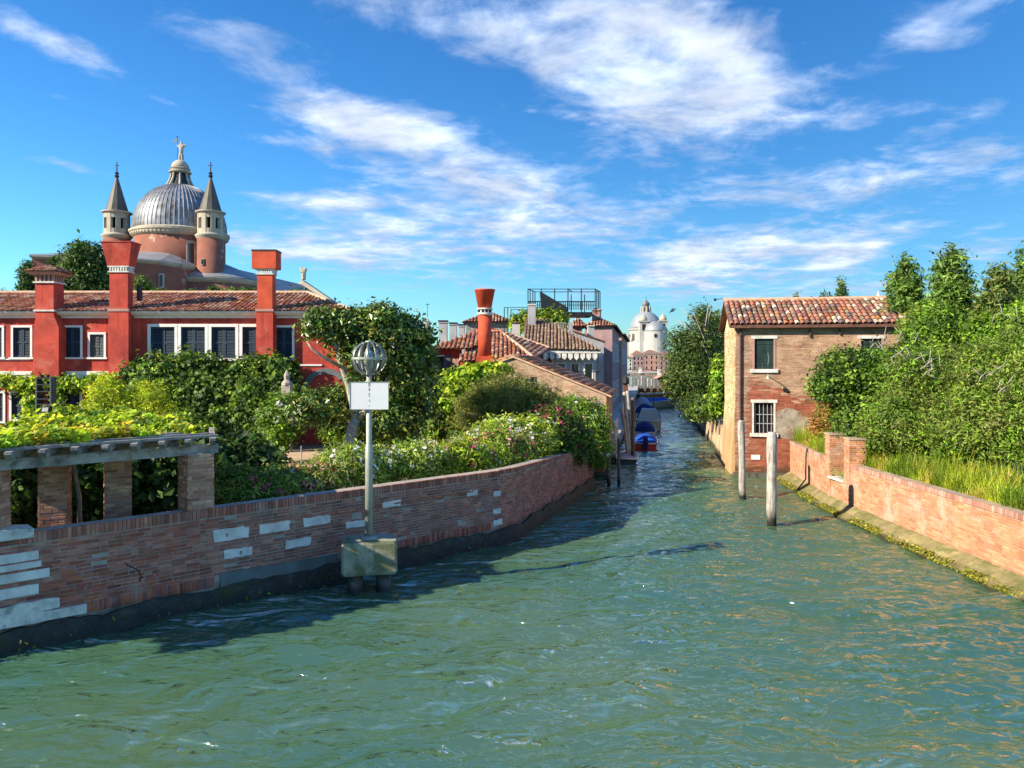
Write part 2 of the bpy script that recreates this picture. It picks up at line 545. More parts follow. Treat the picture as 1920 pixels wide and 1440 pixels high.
def brick_mesh(key, L, H, D, col, m):
    k = (key, round(L, 3), round(H, 3), col, m)
    if k not in _BM:
        mb = MB()
        b = .006
        # y is outward (negative = proud); small chamfer round the face
        x0, x1, z0, z1 = -L / 2, L / 2, -H / 2, H / 2
        vs = [(x0, D, z0), (x1, D, z0), (x1, D, z1), (x0, D, z1), (x0, b, z0), (x1, b, z0), (x1, b, z1), (x0, b, z1),
              (x0 + b, 0, z0 + b), (x1 - b, 0, z0 + b), (x1 - b, 0, z1 - b), (x0 + b, 0, z1 - b)]
        fs = [(8, 9, 10, 11)]
        for i in range(4):
            j = (i + 1) % 4
            fs += [(4 + i, 4 + j, 8 + j, 8 + i), (i, j, 4 + j, 4 + i)]
        mb.add(vs, fs, col)
        me = bpy.data.meshes.new('brick')
        me.from_pydata(mb.v, [], mb.f)
        me.materials.append(MATS[m])
        a = me.color_attributes.new('Col', 'FLOAT_COLOR', 'POINT')
        for d in a.data:
            d.color = (*col, 1)
        _BM[k] = me
    return _BM[k]


def in_view(p, margin=0):
    if p[1] < 1:
        return False
    u = 960 + FPX * p[0] / p[1]
    v = HOR + FPX * (EYE - p[2]) / p[1]
    return -margin < u < 1920 + margin and -margin < v < 1440 + margin


def brick_run(p0, p1, z0, z1, pal, BL=.25, BH=.06, J=.012, skip=None, jit=.004, vary=.5, zt=None, proud=0.0, halves=.15, seed=1, soldier=False, paint=None, corr=0.0):
    """list of bricks (centre, length, height, angle, colour) covering a vertical face from p0 to p1; outward is right of travel"""
    rg = random.Random(seed)
    p0, p1 = Vector((p0[0], p0[1], 0)), Vector((p1[0], p1[1], 0))
    d = p1 - p0
    Ln = d.length
    d.normalize()
    n = Vector((d.y, -d.x, 0))
    ang = math.atan2(d.y, d.x)
    out = []
    if soldier:
        rows = [(z0, z1 - z0)]
        BL = .065
    else:
        nr = max(1, int(round((z1 - z0) / (BH + J))))
        hh = (z1 - z0) / nr
        rows = [(z0 + k * hh, hh - J) for k in range(nr)]
    for k, (zb, h) in enumerate(rows):
        s = -(.5 * (BL + J) if k % 2 and not soldier else 0) - rg.random() * (BL if corr else .05)
        while s < Ln:
            L = BL
            if not soldier and rg.random() < halves:
                L = BL * .48
            a, b = max(s, 0), min(s + L, Ln)
            s += L + J
            if b - a < .03:
                continue
            mid = (a + b) / 2
            zc = zb + h / 2
            if zt is not None and zc + h / 2 > zt(mid):
                continue
            if skip is not None and skip(mid, zc, (b - a) / 2):
                continue
            rr_ = random.Random((seed * 7919 + k * 7129 + int((mid + (k * 0.618 % 1.0) * 3) / corr) * 17) if corr and rg.random() < .75 else rg.random())
            pc = pal(mid, zc, rr_) if callable(pal) else pal[rr_.randrange(len(pal))]
            t = 1 + (rg.random() - .5) * vary
            if paint is not None:
                pc = paint(mid, zc, pc, rg)
            col = tuple(min(1, x * t) for x in pc)
            off = proud + rg.uniform(-jit, jit) - (rg.random() < .04) * jit * 2
            c = p0 + d * mid + n * off + Vector((0, 0, zc))
            out.append((c, b - a, h, ang, col, abs((b - a) - BL) < 1e-4))
    return out


def tone(pal, s, z, fx, fz, seed=0.0):
    """brick colours that drift along the courses instead of changing brick by brick"""
    q = mnoise.noise(Vector((s * fx, z * fz, seed))) * .5 + mnoise.noise(Vector((s * fx * 2.3, z * fz * 2.1, seed + 5))) * .3 + .5
    q = min(.999, max(0.0, q)) * (len(pal) - 1)
    i = int(q)
    f = q - i
    return tuple(a + (b - a) * f for a, b in zip(pal[i], pal[min(i + 1, len(pal) - 1)]))


def lay_bricks(parent, lst, m, singles=300, D=.04, name='brick', rest='brick_courses'):
    """the bricks that show largest become parts of their own, the rest one joined part"""
    view = [i for i, b in enumerate(lst) if b[5] and in_view(b[0])]
    view.sort(key=lambda i: lst[i][0].y)
    one = set(view[:singles])
    inv = parent.matrix_basis.inverted()
    for i in one:
        c, L, H, ang, col, _ = lst[i]
        q = tuple(round(x * 40) / 40 if x > .3 else round(x * 80) / 80 for x in col)
        me = brick_mesh('b', L, H, D, q, m)
        o = bpy.data.objects.new(name, me)
        COL.objects.link(o)
        o.parent = parent
        o.matrix_parent_inverse = inv
        o.location = c
        o.rotation_euler = (0, 0, ang)
    rest_l = [lst[i] for i in range(len(lst)) if i not in one]
    if not rest_l:
        return
    n = len(rest_l)
    c = np.array([b[0][:] for b in rest_l])
    L = np.array([b[1] for b in rest_l]) / 2
    H = np.array([b[2] for b in rest_l]) / 2
    a = np.array([b[3] for b in rest_l])
    col = np.array([b[4] for b in rest_l])
    dx, dy = np.cos(a), np.sin(a)
    V = np.zeros((n, 8, 3))
    for k, (sx, y, sz, ins) in enumerate([(-1, D, -1, 0), (1, D, -1, 0), (1, D, 1, 0), (-1, D, 1, 0), (-1, 0, -1, 1), (1, 0, -1, 1), (1, 0, 1, 1), (-1, 0, 1, 1)]):
        jx = (RNG.random(n) - .5) * .008 * ins
        jz = (RNG.random(n) - .5) * .008 * ins
        x = sx * (L - .004 * ins) + jx
        z = sz * (H - .004 * ins) + jz
        V[:, k, 0] = c[:, 0] + dx * x - dy * y
        V[:, k, 1] = c[:, 1] + dy * x + dx * y
        V[:, k, 2] = c[:, 2] + z
    Fq = np.array([(4, 5, 6, 7), (0, 1, 5, 4), (1, 2, 6, 5), (2, 3, 7, 6), (3, 0, 4, 7)])
    F = (np.arange(n)[:, None, None] * 8 + Fq[None]).reshape(-1, 4)
    me = mesh_np(rest, V.reshape(-1, 3), F, np.repeat(col, 8, axis=0))
    me.materials.append(MATS[m])
    o = bpy.data.objects.new(rest, me)
    o['kind'] = 'stuff'
    finish(o, parent)


_TM = {}


def tile_mesh(rad, length, col, seg=6):
    k = (round(rad, 3), round(length, 3), col)
    if k not in _TM:
        vs, fs = tile_geo(rad, length, seg)
        me = bpy.data.meshes.new('roof_tile')
        me.from_pydata(vs, [], fs)
        me.polygons.foreach_set('use_smooth', np.ones(len(me.polygons), dtype=bool))
        me.materials.append(MATS['tile'])
        a = me.color_attributes.new('Col', 'FLOAT_COLOR', 'POINT')
        for d in a.data:
            d.color = (*col, 1)
        _TM[k] = me
    return _TM[k]


def tile_geo(rad, length, seg=6):
    vs = []
    for (y, r, h) in ((0, rad, .02), (0, rad * .8, .02), (length, rad * .8, -.012)):
        for i in range(seg + 1):
            a = math.pi * i / seg
            vs.append((r * math.cos(a), y, r * math.sin(a) * .85 + h))
    m = seg + 1
    fs = [(i, i + 1, 2 * m + i + 1, 2 * m + i) for i in range(seg)] + [(m + i, m + i + 1, i + 1, i) for i in range(seg)]
    return vs, fs


def tile_roof(parent, o, ex, up, lu, lv, inside=None, pitch=.235, expo=.34, singles=0, pal=TILE_PAL, seed=3, bed=True, name='roof', rad=None):
    """barrel tiles on the sloping plane o + s*ex + t*up; returns the roof part (a bed) that carries the tiles"""
    rg = random.Random(seed)
    o, ex, up = Vector(o), Vector(ex).normalized(), Vector(up).normalized()
    nrm = ex.cross(up).normalized()
    if nrm.z < 0:
        nrm = -nrm
    right = up.cross(nrm)
    rad = rad or pitch * .40
    rows = int(round(lv / expo))
    ex_ = lv / rows
    cols = int(round(lu / pitch))
    px = lu / cols
    spots = []
    for i in range(cols):
        drift = rg.uniform(-.02, .02)
        for j in range(rows):
            s, t = (i + .5) * px, j * ex_
            if inside is not None and not inside(s, t + ex_ * .5):
                continue
            c = o + ex * (s + drift + rg.uniform(-.012, .012)) + up * (t - .04 + rg.uniform(-.015, .015)) + nrm * (.01 + rg.uniform(0, .012))
            b = pal[rg.randrange(len(pal))]
            tn = rg.uniform(.75, 1.2)
            spots.append((c, tuple(round(min(.9, x * tn) * 25) / 25 if x * tn > .06 else .04 for x in b), rg.uniform(-.05, .05)))
    root = parent
    vw = sorted([i for i, q in enumerate(spots) if in_view(q[0])], key=lambda i: spots[i][0].y)
    one = set(vw[:singles])
    inv = root.matrix_basis.inverted() if root.parent is None else Matrix.Identity(4)
    for i in one:
        c, col, tw = spots[i]
        ob = bpy.data.objects.new('roof_tile', tile_mesh(rad, ex_ * 1.16, col))
        COL.objects.link(ob)
        ob.parent = root
        ob.matrix_parent_inverse = inv
        mrot = Matrix((right, up, nrm)).transposed().to_4x4()
        ob.matrix_basis = Matrix.Translation(c) @ mrot @ Matrix.Rotation(tw, 4, 'Z')
    rest = [spots[i] for i in range(len(spots)) if i not in one]
    if rest:
        gv, gf = tile_geo(rad, ex_ * 1.16, 5)
        gv = np.array(gv)
        gf = np.array(gf)
        C = np.array([q[0][:] for q in rest])
        cc = np.array([q[1] for q in rest])
        A = np.array([right[:], up[:], nrm[:]])
        V = (gv @ A)[None] + C[:, None]
        Fm = (np.arange(len(rest))[:, None, None] * len(gv) + gf[None]).reshape(-1, 4)
        me = mesh_np('roof_tiles', V.reshape(-1, 3), Fm, np.repeat(cc, len(gv), axis=0), True)
        me.materials.append(MATS['tile'])
        ob = bpy.data.objects.new('roof_tiles', me)
        ob['kind'] = 'stuff'
        finish(ob, root)


# ------------------------------------------------------------------ walls with openings, windows
def facade(mb, F, x0, x1, z0, z1, holes=(), y=0.0, depth=.22):
    """front face with real openings and their reveals"""
    xs = sorted(set([x0, x1] + [h[0] for h in holes] + [h[1] for h in holes]))
    zs = sorted(set([z0, z1] + [h[2] for h in holes] + [h[3] for h in holes]))
    xs = [x for x in xs if x0 <= x <= x1]
    zs = [z for z in zs if z0 <= z <= z1]
    for i in range(len(xs) - 1):
        for j in range(len(zs) - 1):
            cx, cz = (xs[i] + xs[i + 1]) / 2, (zs[j] + zs[j + 1]) / 2
            if any(h[0] < cx < h[1] and h[2] < cz < h[3] for h in holes):
                continue
            mb.quad(F.p(xs[i], y, zs[j]), F.p(xs[i + 1], y, zs[j]), F.p(xs[i + 1], y, zs[j + 1]), F.p(xs[i], y, zs[j + 1]))
    for (a, b, c, d) in holes:
        for (q, w) in (((a, c), (a, d)), ((b, d), (b, c)), ((a, d), (b, d)), ((b, c), (a, c))):
            mb.quad(F.p(q[0], y, q[1]), F.p(w[0], y, w[1]), F.p(w[0], y + depth, w[1]), F.p(q[0], y + depth, q[1]))
    return mb


def window(parent, F, x0, x1, z0, z1, y=0.0, fw=.10, kind='shutters', fm='white_paint', sm='shutter_blue', sill=True, lintel=False, depth=.2, proud=.035):
    mb = MB()
    mb.fbox(F, x0 - fw, x0, y - proud, y + .06, z0, z1)
    mb.fbox(F, x1, x1 + fw, y - proud, y + .06, z0, z1)
    mb.fbox(F, x0 - fw - (.04 if lintel else 0), x1 + fw + (.04 if lintel else 0), y - proud - .006, y + .06, z1, z1 + fw)
    e = .08 if sill else 0
    mb.fbox(F, x0 - fw - e, x1 + fw + e, y - proud - (.06 if sill else .006), y + .06, z0 - fw * .8, z0)
    w = part('window', mb, fm, parent)
    if kind == 'shutters':
        xm = (x0 + x1) / 2
        for (a, b) in ((x0 + .01, xm - .006), (xm + .006, x1 - .01)):
            sh = MB()
            yy = y + .075
            sh.fbox(F, a, b, yy, yy + .04, z0 + .01, z1 - .01)
            s = part('shutter', sh, sm, w)
            fr = MB()
            bw = min(.07, (b - a) * .16)
            for (p, q, r, t_) in ((a, a + bw, z0 + .01, z1 - .01), (b - bw, b, z0 + .01, z1 - .01), (a + bw, b - bw, z0 + .01, z0 + .09), (a + bw, b - bw, z1 - .09, z1 - .01),
                                  (a + bw, b - bw, (z0 + z1) / 2 - .04, (z0 + z1) / 2 + .04)):
                fr.fbox(F, p, q, yy - .022, yy - .002, r, t_)
            part('shutter_rails', fr, 'shutter_frame' if sm == 'shutter_blue' else sm, w)
    elif kind == 'dark':
        g = MB().fbox(F, x0, x1, y + depth - .02, y + depth + .02, z0, z1)
        part('pane', g, 'glass_dark', w)
    elif kind == 'bars':
        part('room_dark', MB().fbox(F, x0, x1, y + depth - .02, y + depth + .02, z0, z1), 'dark_room', w)
        n = max(3, int((x1 - x0) / .14))
        for i in range(n):
            xx = x0 + (x1 - x0) * (i + .5) / n
            part('window_bar', MB().tube([F.p(xx, y + .09, z0), F.p(xx, y + .09, z1)], .011, 6), 'pole_metal', w)
        for k in (.25, .5, .75):
            zz = z0 + (z1 - z0) * k
            part('window_bar', MB().fbox(F, x0, x1, y + .078, y + .084, zz - .012, zz + .012), 'pole_metal', w)
    return w


# ------------------------------------------------------------------ foliage
def unit(v):
    return v / np.maximum(np.linalg.norm(v, axis=1, keepdims=True), 1e-9)


def leaf_obj(name, parent, m, pos, outw, size, aspect, cols, up=.35, sv=.35, hang=0.0, local=False, seed=0, spiky=0.0):
    """one small folded blade per leaf"""
    rg = np.random.default_rng(seed + 11)
    n = len(pos)
    nr = unit(outw * .9 + rg.normal(size=(n, 3)) * .55 + np.array([0, 0, up]))
    d = rg.normal(size=(n, 3)) + np.array([0, 0, -hang]) + outw * spiky
    d = unit(d - nr * np.sum(d * nr, axis=1, keepdims=True) * (1 - spiky * .5))
    s = np.cross(d, nr)
    L = size * (1 + (sv + .12) * rg.normal(size=n)).clip(.35, 2.0)
    Wd = L * aspect
    V = np.zeros((n, 4, 3))
    V[:, 0] = pos - d * L[:, None] * .5
    V[:, 2] = pos + d * L[:, None] * .5
    mid = pos + d * L[:, None] * .03 + nr * (L * .08)[:, None]
    V[:, 1] = mid + s * Wd[:, None] * .5
    V[:, 3] = mid - s * Wd[:, None] * .5
    F = np.arange(n * 4).reshape(n, 4)
    me = mesh_np(name, V.reshape(-1, 3), F, np.repeat(cols, 4, axis=0))
    me.materials.append(MATS[m])
    o = bpy.data.objects.new(name, me)
    o['kind'] = 'stuff'
    return finish(o, parent, local)


def crown_points(blobs, clumps, per, rcl, seed=0, shell=.55, flat=.8, bottom=-.9):
    """leaf positions in clumps spread through ellipsoids; blobs = [(centre, radii)]"""
    rg = np.random.default_rng(seed)
    vol = np.array([(b[1][0] * b[1][1] * b[1][2]) ** (2 / 3) for b in blobs])
    pick = rg.choice(len(blobs), clumps, p=vol / vol.sum())
    C = np.array([tuple(b[0]) for b in blobs], dtype=float)[pick]
    Rr = np.array([tuple(b[1]) for b in blobs], dtype=float)[pick]
    d = unit(rg.normal(size=(clumps, 3)))
    low = d[:, 2] < bottom
    d[low, 2] *= -1
    rad = shell + (1 - shell) * rg.random(clumps) ** .55
    rad *= 1 + .10 * rg.normal(size=clumps)
    cen = C + d * Rr * rad[:, None]
    outc = unit(d / Rr * Rr.mean(axis=1, keepdims=True))
    size = (.65 + .7 * rg.random(clumps))
    off = rg.normal(size=(clumps, per, 3)) * (rcl * .5) * size[:, None, None]
    off[:, :, 2] *= flat
    pos = cen[:, None] + off
    outw = unit((outc[:, None] * .8 + unit(off.reshape(-1, 3)).reshape(off.shape) * .5).reshape(-1, 3))
    cid = np.repeat(np.arange(clumps), per)
    return pos.reshape(-1, 3), outw, cid


def leaf_cols(n, cid, pal, seed=0, cv=.32, lv=.22):
    rg = np.random.default_rng(seed + 5)
    pal = np.array(pal, dtype=float)
    k = rg.integers(0, len(pal), cid.max() + 1)
    base = pal[k][cid]
    tone = (1 + cv * rg.normal(size=cid.max() + 1)).clip(.55, 1.6)[cid]
    c = base * tone[:, None] * (1 + lv * rg.normal(size=(n, 1))).clip(.5, 1.7)
    return c.clip(0.004, .75)


def crown(name, parent, blobs, clumps, per, rcl, size, pal, aspect=.5, m='leaf', seed=0, shell=.55, flat=.8, bottom=-.9, up=.35, hang=0.0, spiky=0.0, keep=None, local=False):
    pos, outw, cid = crown_points(blobs, clumps, per, rcl * .86, seed, shell, flat, bottom)
    if keep is not None:
        k = keep(pos)
        pos, outw, cid = pos[k], outw[k], cid[k]
    size, aspect = size * 1.22, min(.8, aspect * 1.25)
    cols = leaf_cols(len(pos), cid, pal, seed)
    return leaf_obj(name, parent, m, pos, outw, size, aspect, cols, up, .35, hang, local, seed, spiky)


def blossoms(parent, blobs, clumps, per, rcl, size, pal, seed=0, keep=None, top=True):
    pos, outw, cid = crown_points(blobs, clumps, per, rcl, seed + 77, .95, 1.0, -.2 if top else -.9)
    if keep is not None:
        k = keep(pos)
        pos, outw, cid = pos[k], outw[k], cid[k]
    if len(pos) == 0:
        return
    cols = leaf_cols(len(pos), cid, pal, seed, .1, .12)
    return leaf_obj('blossoms', parent, 'petal', pos, outw, size, .9, cols, .3, .3, 0, False, seed)


def limbs(name, parent, chains, m='bark', n=7):
    mb = MB()
    for pts, rad in chains:
        mb.tube(pts, rad, n)
    return part(name, mb, m, parent, True)


GREEN = [(.060, .115, .018), (.08, .14, .022), (.045, .09, .018), (.10, .155, .03)]
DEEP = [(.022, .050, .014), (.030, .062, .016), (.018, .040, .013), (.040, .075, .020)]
LIME = [(.20, .26, .020), (.16, .23, .018), (.24, .28, .030), (.13, .20, .018)]
OLIVE = [(.085, .105, .035), (.11, .13, .045), (.065, .085, .03), (.14, .15, .06)]
MAGN = [(.055, .085, .014), (.075, .10, .016), (.11, .115, .018), (.035, .062, .012), (.10, .10, .018), (.05, .09, .015)]
BRIGHT = [(.085, .17, .016), (.11, .20, .02), (.065, .14, .016), (.14, .21, .03)]
WHITEF = [(.72, .70, .62), (.66, .66, .60), (.74, .70, .66)]
PINKF = [(.62, .16, .20), (.68, .26, .28), (.55, .10, .15), (.70, .40, .38)]
ROSEF = [(.40, .05, .13), (.48, .08, .18), (.32, .03, .09)]

# ================================================================== SETTING: water, ground, banks
def build_water():
    rows = np.concatenate([np.linspace(1600, 1450, 40, endpoint=False), np.linspace(1450, 700, 760, endpoint=False), np.linspace(700, 687, 30)])
    Yr = 7000.0 / (rows - HOR)
    tx = np.linspace(-1.05, 1.05, 560)
    X = tx[None, :] * np.maximum(Yr, 9.0)[:, None]
    Y = np.repeat(Yr[:, None], len(tx), axis=1)
    rg = np.random.default_rng(3)
    H = np.zeros_like(X)
    cell = np.maximum(np.maximum(Yr, 9) * 2.1 / 560, np.abs(np.gradient(Yr)))[:, None]
    # wind ripples run mostly across the view, with a slower swell from passing boats
    wx = X + .25 * np.sin(Y * .9 + X * .35) + .15 * np.sin(X * 1.3 - Y * .6)
    wy = Y + .25 * np.sin(X * .8 - Y * .3) + .12 * np.sin(Y * 1.7 + X * .9)
    for i in range(72):
        lam = 0.16 * (16 ** (rg.random() ** 1.5))
        ang = rg.normal(R(96), R(38))
        k = 2 * math.pi / lam
        amp = .0056 * lam ** 1.15
        ph = rg.random() * 6.28
        w = np.sin(k * (wx * math.cos(ang) + wy * math.sin(ang)) + ph)
        w = w + .25 * np.cos(2 * k * (wx * math.cos(ang) + wy * math.sin(ang)) + 2 * ph)
        H += amp * w * np.clip((lam / cell - 2.0) / 2.5, 0, 1)
    patch = .85 + .35 * np.sin(X * .21 + 1.0) * np.sin(Y * .17 + .4) + .15 * np.sin(X * .5 - Y * .33)
    H *= patch
    V = np.stack([X, Y, H], axis=2).reshape(-1, 3)
    nr, nc = X.shape
    idx = np.arange(nr * nc).reshape(nr, nc)
    F = np.stack([idx[:-1, :-1], idx[:-1, 1:], idx[1:, 1:], idx[1:, :-1]], axis=2).reshape(-1, 4)
    me = mesh_np('water', V, F, None, True)
    m = bpy.data.materials.new('canal_water')
    m.use_nodes = True
    t = NT(m.node_tree)
    b = m.node_tree.nodes['Principled BSDF']
    geo = t.n('ShaderNodeNewGeometry')
    pos = geo.outputs['Position']
    n0 = t.noise(pos, .12, 4, .55)
    c = t.mix(t.ramp(n0, .3, .7), (.048, .130, .076, 1), (.094, .160, .074, 1))
    n1 = t.noise(t.scalevec(pos, (1.0, 1.9, 1.0)), 2.1, 2, .5, .5)
    n2 = t.noise(t.scalevec(pos, (1.0, 1.5, 1.0)), 9.0, 3, .55, .2)
    n3 = t.noise(t.scalevec(pos, (.75, 1.7, 1.0)), .95, 2, .5, .7)
    r3 = t.math('ABSOLUTE', t.math('SUBTRACT', n3, .5))
    h = t.math('ADD', t.math('MULTIPLY', n1, .15), t.math('MULTIPLY', n2, .014))
    h = t.math('ADD', h, t.math('MULTIPLY', n3, .50))
    h = t.math('SUBTRACT', h, t.math('MULTIPLY', r3, .44))
    h = t.math('MULTIPLY', h, t.ramp(t.noise(pos, .16, 3, .55), .32, .68, .65, 1.45))     # gusts
    sepw = t.n('ShaderNodeSeparateXYZ')
    t.l.new(pos, sepw.inputs[0])
    h = t.math('MULTIPLY', h, t.ramp(sepw.outputs[1], 16, 46, 1.0, .30))     # sheltered, calmer water up the side canal
    bp = t.n('ShaderNodeBump')
    bp.inputs['Strength'].default_value = 1.0
    bp.inputs['Distance'].default_value = 1.0
    t.l.new(h, bp.inputs['Height'])
    # silty water: light scattered back from below (level), mirror of the sky on the rippled surface above it
    m.node_tree.nodes.remove(b)
    df = t.n('ShaderNodeBsdfDiffuse')
    t.l.new(c, df.inputs['Color'])
    cn = t.n('ShaderNodeCombineXYZ')
    cn.inputs[2].default_value = 1.0
    t.l.new(cn.outputs[0], df.inputs['Normal'])
    gs_ = t.n('ShaderNodeBsdfGlossy')
    gs_.inputs['Roughness'].default_value = .02
    t.l.new(bp.outputs[0], gs_.inputs['Normal'])
    fr = t.n('ShaderNodeFresnel')
    fr.inputs['IOR'].default_value = 2.9
    t.l.new(bp.outputs[0], fr.inputs['Normal'])
    mx = t.n('ShaderNodeMixShader')
    t.l.new(fr.outputs[0], mx.inputs[0])
    t.l.new(df.outputs[0], mx.inputs[1])
    t.l.new(gs_.outputs[0], mx.inputs[2])
    t.l.new(mx.outputs[0], m.node_tree.nodes['Material Output'].inputs[0])
    me.materials.append(m)
    o = bpy.data.objects.new('water', me)
    o['kind'] = 'structure'
    COL.objects.link(o)


build_water()


def lbank(Y):      # left bank of the side canal beyond the brick shed
    return 5.45 + .18 * (Y - 38.5)


def rbank(Y):      # right bank beyond the brick house
    return 10.6 + .178 * (Y - 35)


def poly(name, pts, z, m):
    return struct(name, MB().add([(x, y, z) for x, y in pts], [tuple(range(len(pts)))]), m)


poly('garden_ground', [(-9.4, 12.75), (-8.7, 13.2), (-.5, 21.1), (3.15, 30.8), (4.2, 34.0), (4.4, 38.5), (lbank(60) - 1, 60), (lbank(148) - 1, 148), (-30, 148), (-30, 245), (-260, 245), (-260, 12.95)], 1.0, 'soil')
poly('orchard_ground', [(11.65, 4), (11.65, 24), (12.5, 32.8), (12.5, 36), (rbank(40) + .2, 40), (rbank(148) + .2, 148), (260, 148), (260, 4)], 1.3, 'soil')
poly('gravel_path', [(-14, 24.0), (-6.6, 25.6), (-4.5, 29.5), (-6.5, 34.6), (-16, 34.6), (-22, 27)], 1.006, 'gravel_path')
# stone quay on the left of the side canal
mb = MB()
pts = [(lbank(38.6) - .1, 38.6), (lbank(60), 60), (lbank(100), 100), (lbank(148), 148)]
for i in range(3):
    a, b = pts[i], pts[i + 1]
    w = 3.4
    vs = [(a[0], a[1], -.6), (b[0], b[1], -.6), (b[0], b[1], 1.02), (a[0], a[1], 1.02), (a[0] - w, a[1], -.6), (b[0] - w, b[1], -.6), (b[0] - w, b[1], 1.03), (a[0] - w, a[1], 1.03)]
    mb.add(vs, [(0, 1, 2, 3), (3, 2, 6, 7), (0, 3, 7, 4), (1, 5, 6, 2)])
struct('quay', mb, 'quay_stone')
# plastered bank on the right beyond the house
mb = MB()
rp = [(rbank(38.8) - .25, 38.8), (rbank(48) - .1, 48), (rbank(62), 62), (rbank(90), 90), (rbank(148), 148)]
for i in range(len(rp) - 1):
    a, b = rp[i], rp[i + 1]
    ha, hb = 1.75 - .03 * i, 1.72 - .03 * i
    vs = [(a[0] - .18, a[1], -.6), (b[0] - .18, b[1], -.6), (b[0], b[1], hb), (a[0], a[1], ha), (a[0] + .5, a[1], -.6), (b[0] + .5, b[1], -.6), (b[0] + .5, b[1], hb), (a[0] + .5, a[1], ha)]
    mb.add(vs, [(1, 0, 3, 2), (2, 3, 7, 6), (0, 4, 7, 3), (1, 2, 6, 5)])
struct('canal_bank', mb, 'bank_plaster')
mb = MB().box(-700, 900, 440, 800, -1, 1.4)
struct('far_shore', mb, 'quay_stone')


# ================================================================== LEFT GARDEN WALL
def path_strip(mb, path, z0, z1, o_out, o_in, col=None):
    """vertical band following a path; outward is right of travel"""
    n = len(path)
    pv = [Vector((p[0], p[1], 0)) for p in path]
    zs0 = z0 if hasattr(z0, '__len__') else [z0] * n
    zs1 = z1 if hasattr(z1, '__len__') else [z1] * n
    oo = o_out if hasattr(o_out, '__len__') else (o_out, o_out)
    vs = []
    for i in range(n):
        d0 = (pv[i] - pv[max(i - 1, 0)])
        d1 = (pv[min(i + 1, n - 1)] - pv[i])
        if d0.length < 1e-6:
            d0 = d1
        if d1.length < 1e-6:
            d1 = d0
        d0.normalize()
        d1.normalize()
        n0, n1 = Vector((d0.y, -d0.x, 0)), Vector((d1.y, -d1.x, 0))
        nn = (n0 + n1).normalized()
        k = 1 / max(.5, nn.dot(n0))
        vs += [pv[i] + nn * oo[0] * k + Vector((0, 0, zs0[i])), pv[i] + nn * oo[1] * k + Vector((0, 0, zs1[i])),
               pv[i] - nn * o_in * k + Vector((0, 0, zs1[i])), pv[i] - nn * o_in * k + Vector((0, 0, zs0[i]))]
    fs = []
    for i in range(n - 1):
        a, b = i * 4, i * 4 + 4
        fs += [(a, b, b + 1, a + 1), (a + 1, b + 1, b + 2, a + 2), (a + 2, b + 2, b + 3, a + 3), (a + 3, b + 3, b, a)]
    fs += [(0, 1, 2, 3), (n * 4 - 1, n * 4 - 2, n * 4 - 3, n * 4 - 4)]
    return mb.add(vs, fs, col)


def dense(path, step):
    out = [path[0]]
    for a, b in zip(path[:-1], path[1:]):
        L = math.hypot(b[0] - a[0], b[1] - a[1])
        k = max(1, int(L / step))
        out += [(a[0] + (b[0] - a[0]) * i / k, a[1] + (b[1] - a[1]) * i / k) for i in range(1, k + 1)]
    return out


def wall_hit(u, v, p0, p1):
    dx, dz = (u - 960) / FPX, (HOR - v) / FPX
    ex, ey = p1[0] - p0[0], p1[1] - p0[1]
    L = math.hypot(ex, ey)
    ex, ey = ex / L, ey / L
    # dx*t = p0x + ex*s ; t = p0y + ey*s
    s = (p0[0] - dx * p0[1]) / (dx * ey - ex)
    t = p0[1] + ey * s
    return s, EYE + dz * t


LP = [(-20, 12.35), (-9.75, 12.5), (-9.3, 12.55), (-8.92, 12.72), (-8.6, 13.01), (-.35, 20.9), (.12, 21.55), (3.36, 30.7)]
L0, L1 = LP[4], LP[5]
lw = thing('garden_wall', (-4.3, 17.1, 0), 'long weathered red brick garden wall with white stones rising from the water', 'wall')
ztop = [1.93] * 6 + [1.92, 1.52]
part('wall_core', path_strip(MB(), LP, -.6, ztop, -.012, .42), 'mortar', lw)
rects = []
for (u0, u1, v0, v1, tilt) in [(400, 465, 990, 1012, 0), (487, 543, 979, 997, 0), (568, 618, 968, 984, 0), (420, 472, 1028, 1044, 0), (535, 582, 1010, 1025, 0), (648, 690, 976, 988, 0),
                         (717, 751, 939, 950, 0), (876, 895, 919, 929, 0), (925, 939, 921, 930, 0), (925, 939, 954, 963, 0), (925, 941, 974, 984, 0)]:
    s0, _ = wall_hit(u0, (v0 + v1) / 2, L0, L1)
    s1, _ = wall_hit(u1, (v0 + v1) / 2, L0, L1)
    sm, za = wall_hit((u0 + u1) / 2, v0, L0, L1)
    _, zb = wall_hit((u0 + u1) / 2, v1, L0, L1)
    rects.append((s0, s1, zb, za))
d1 = Vector((L1[0] - L0[0], L1[1] - L0[1], 0)).normalized()
FL = Fr(L0[0], L0[1], math.degrees(math.atan2(d1.y, d1.x)))
for i, (s0, s1, zb, za) in enumerate(rects):
    rg = random.Random(i)
    pts = []
    ns = 7
    loop = [(s0 + (s1 - s0) * k_ / ns, zb) for k_ in range(ns + 1)] + [(s1, (za + zb) / 2)] + [(s1 - (s1 - s0) * k_ / ns, za) for k_ in range(ns + 1)] + [(s0, (za + zb) / 2)]
    for (s, z) in loop:
        pts.append(FL.p(s + rg.uniform(-.018, .018), .03, z + rg.uniform(-.013, .011)))
    part('white_stone', MB().prism(pts, FL.ey * -.046), 'limestone', lw)
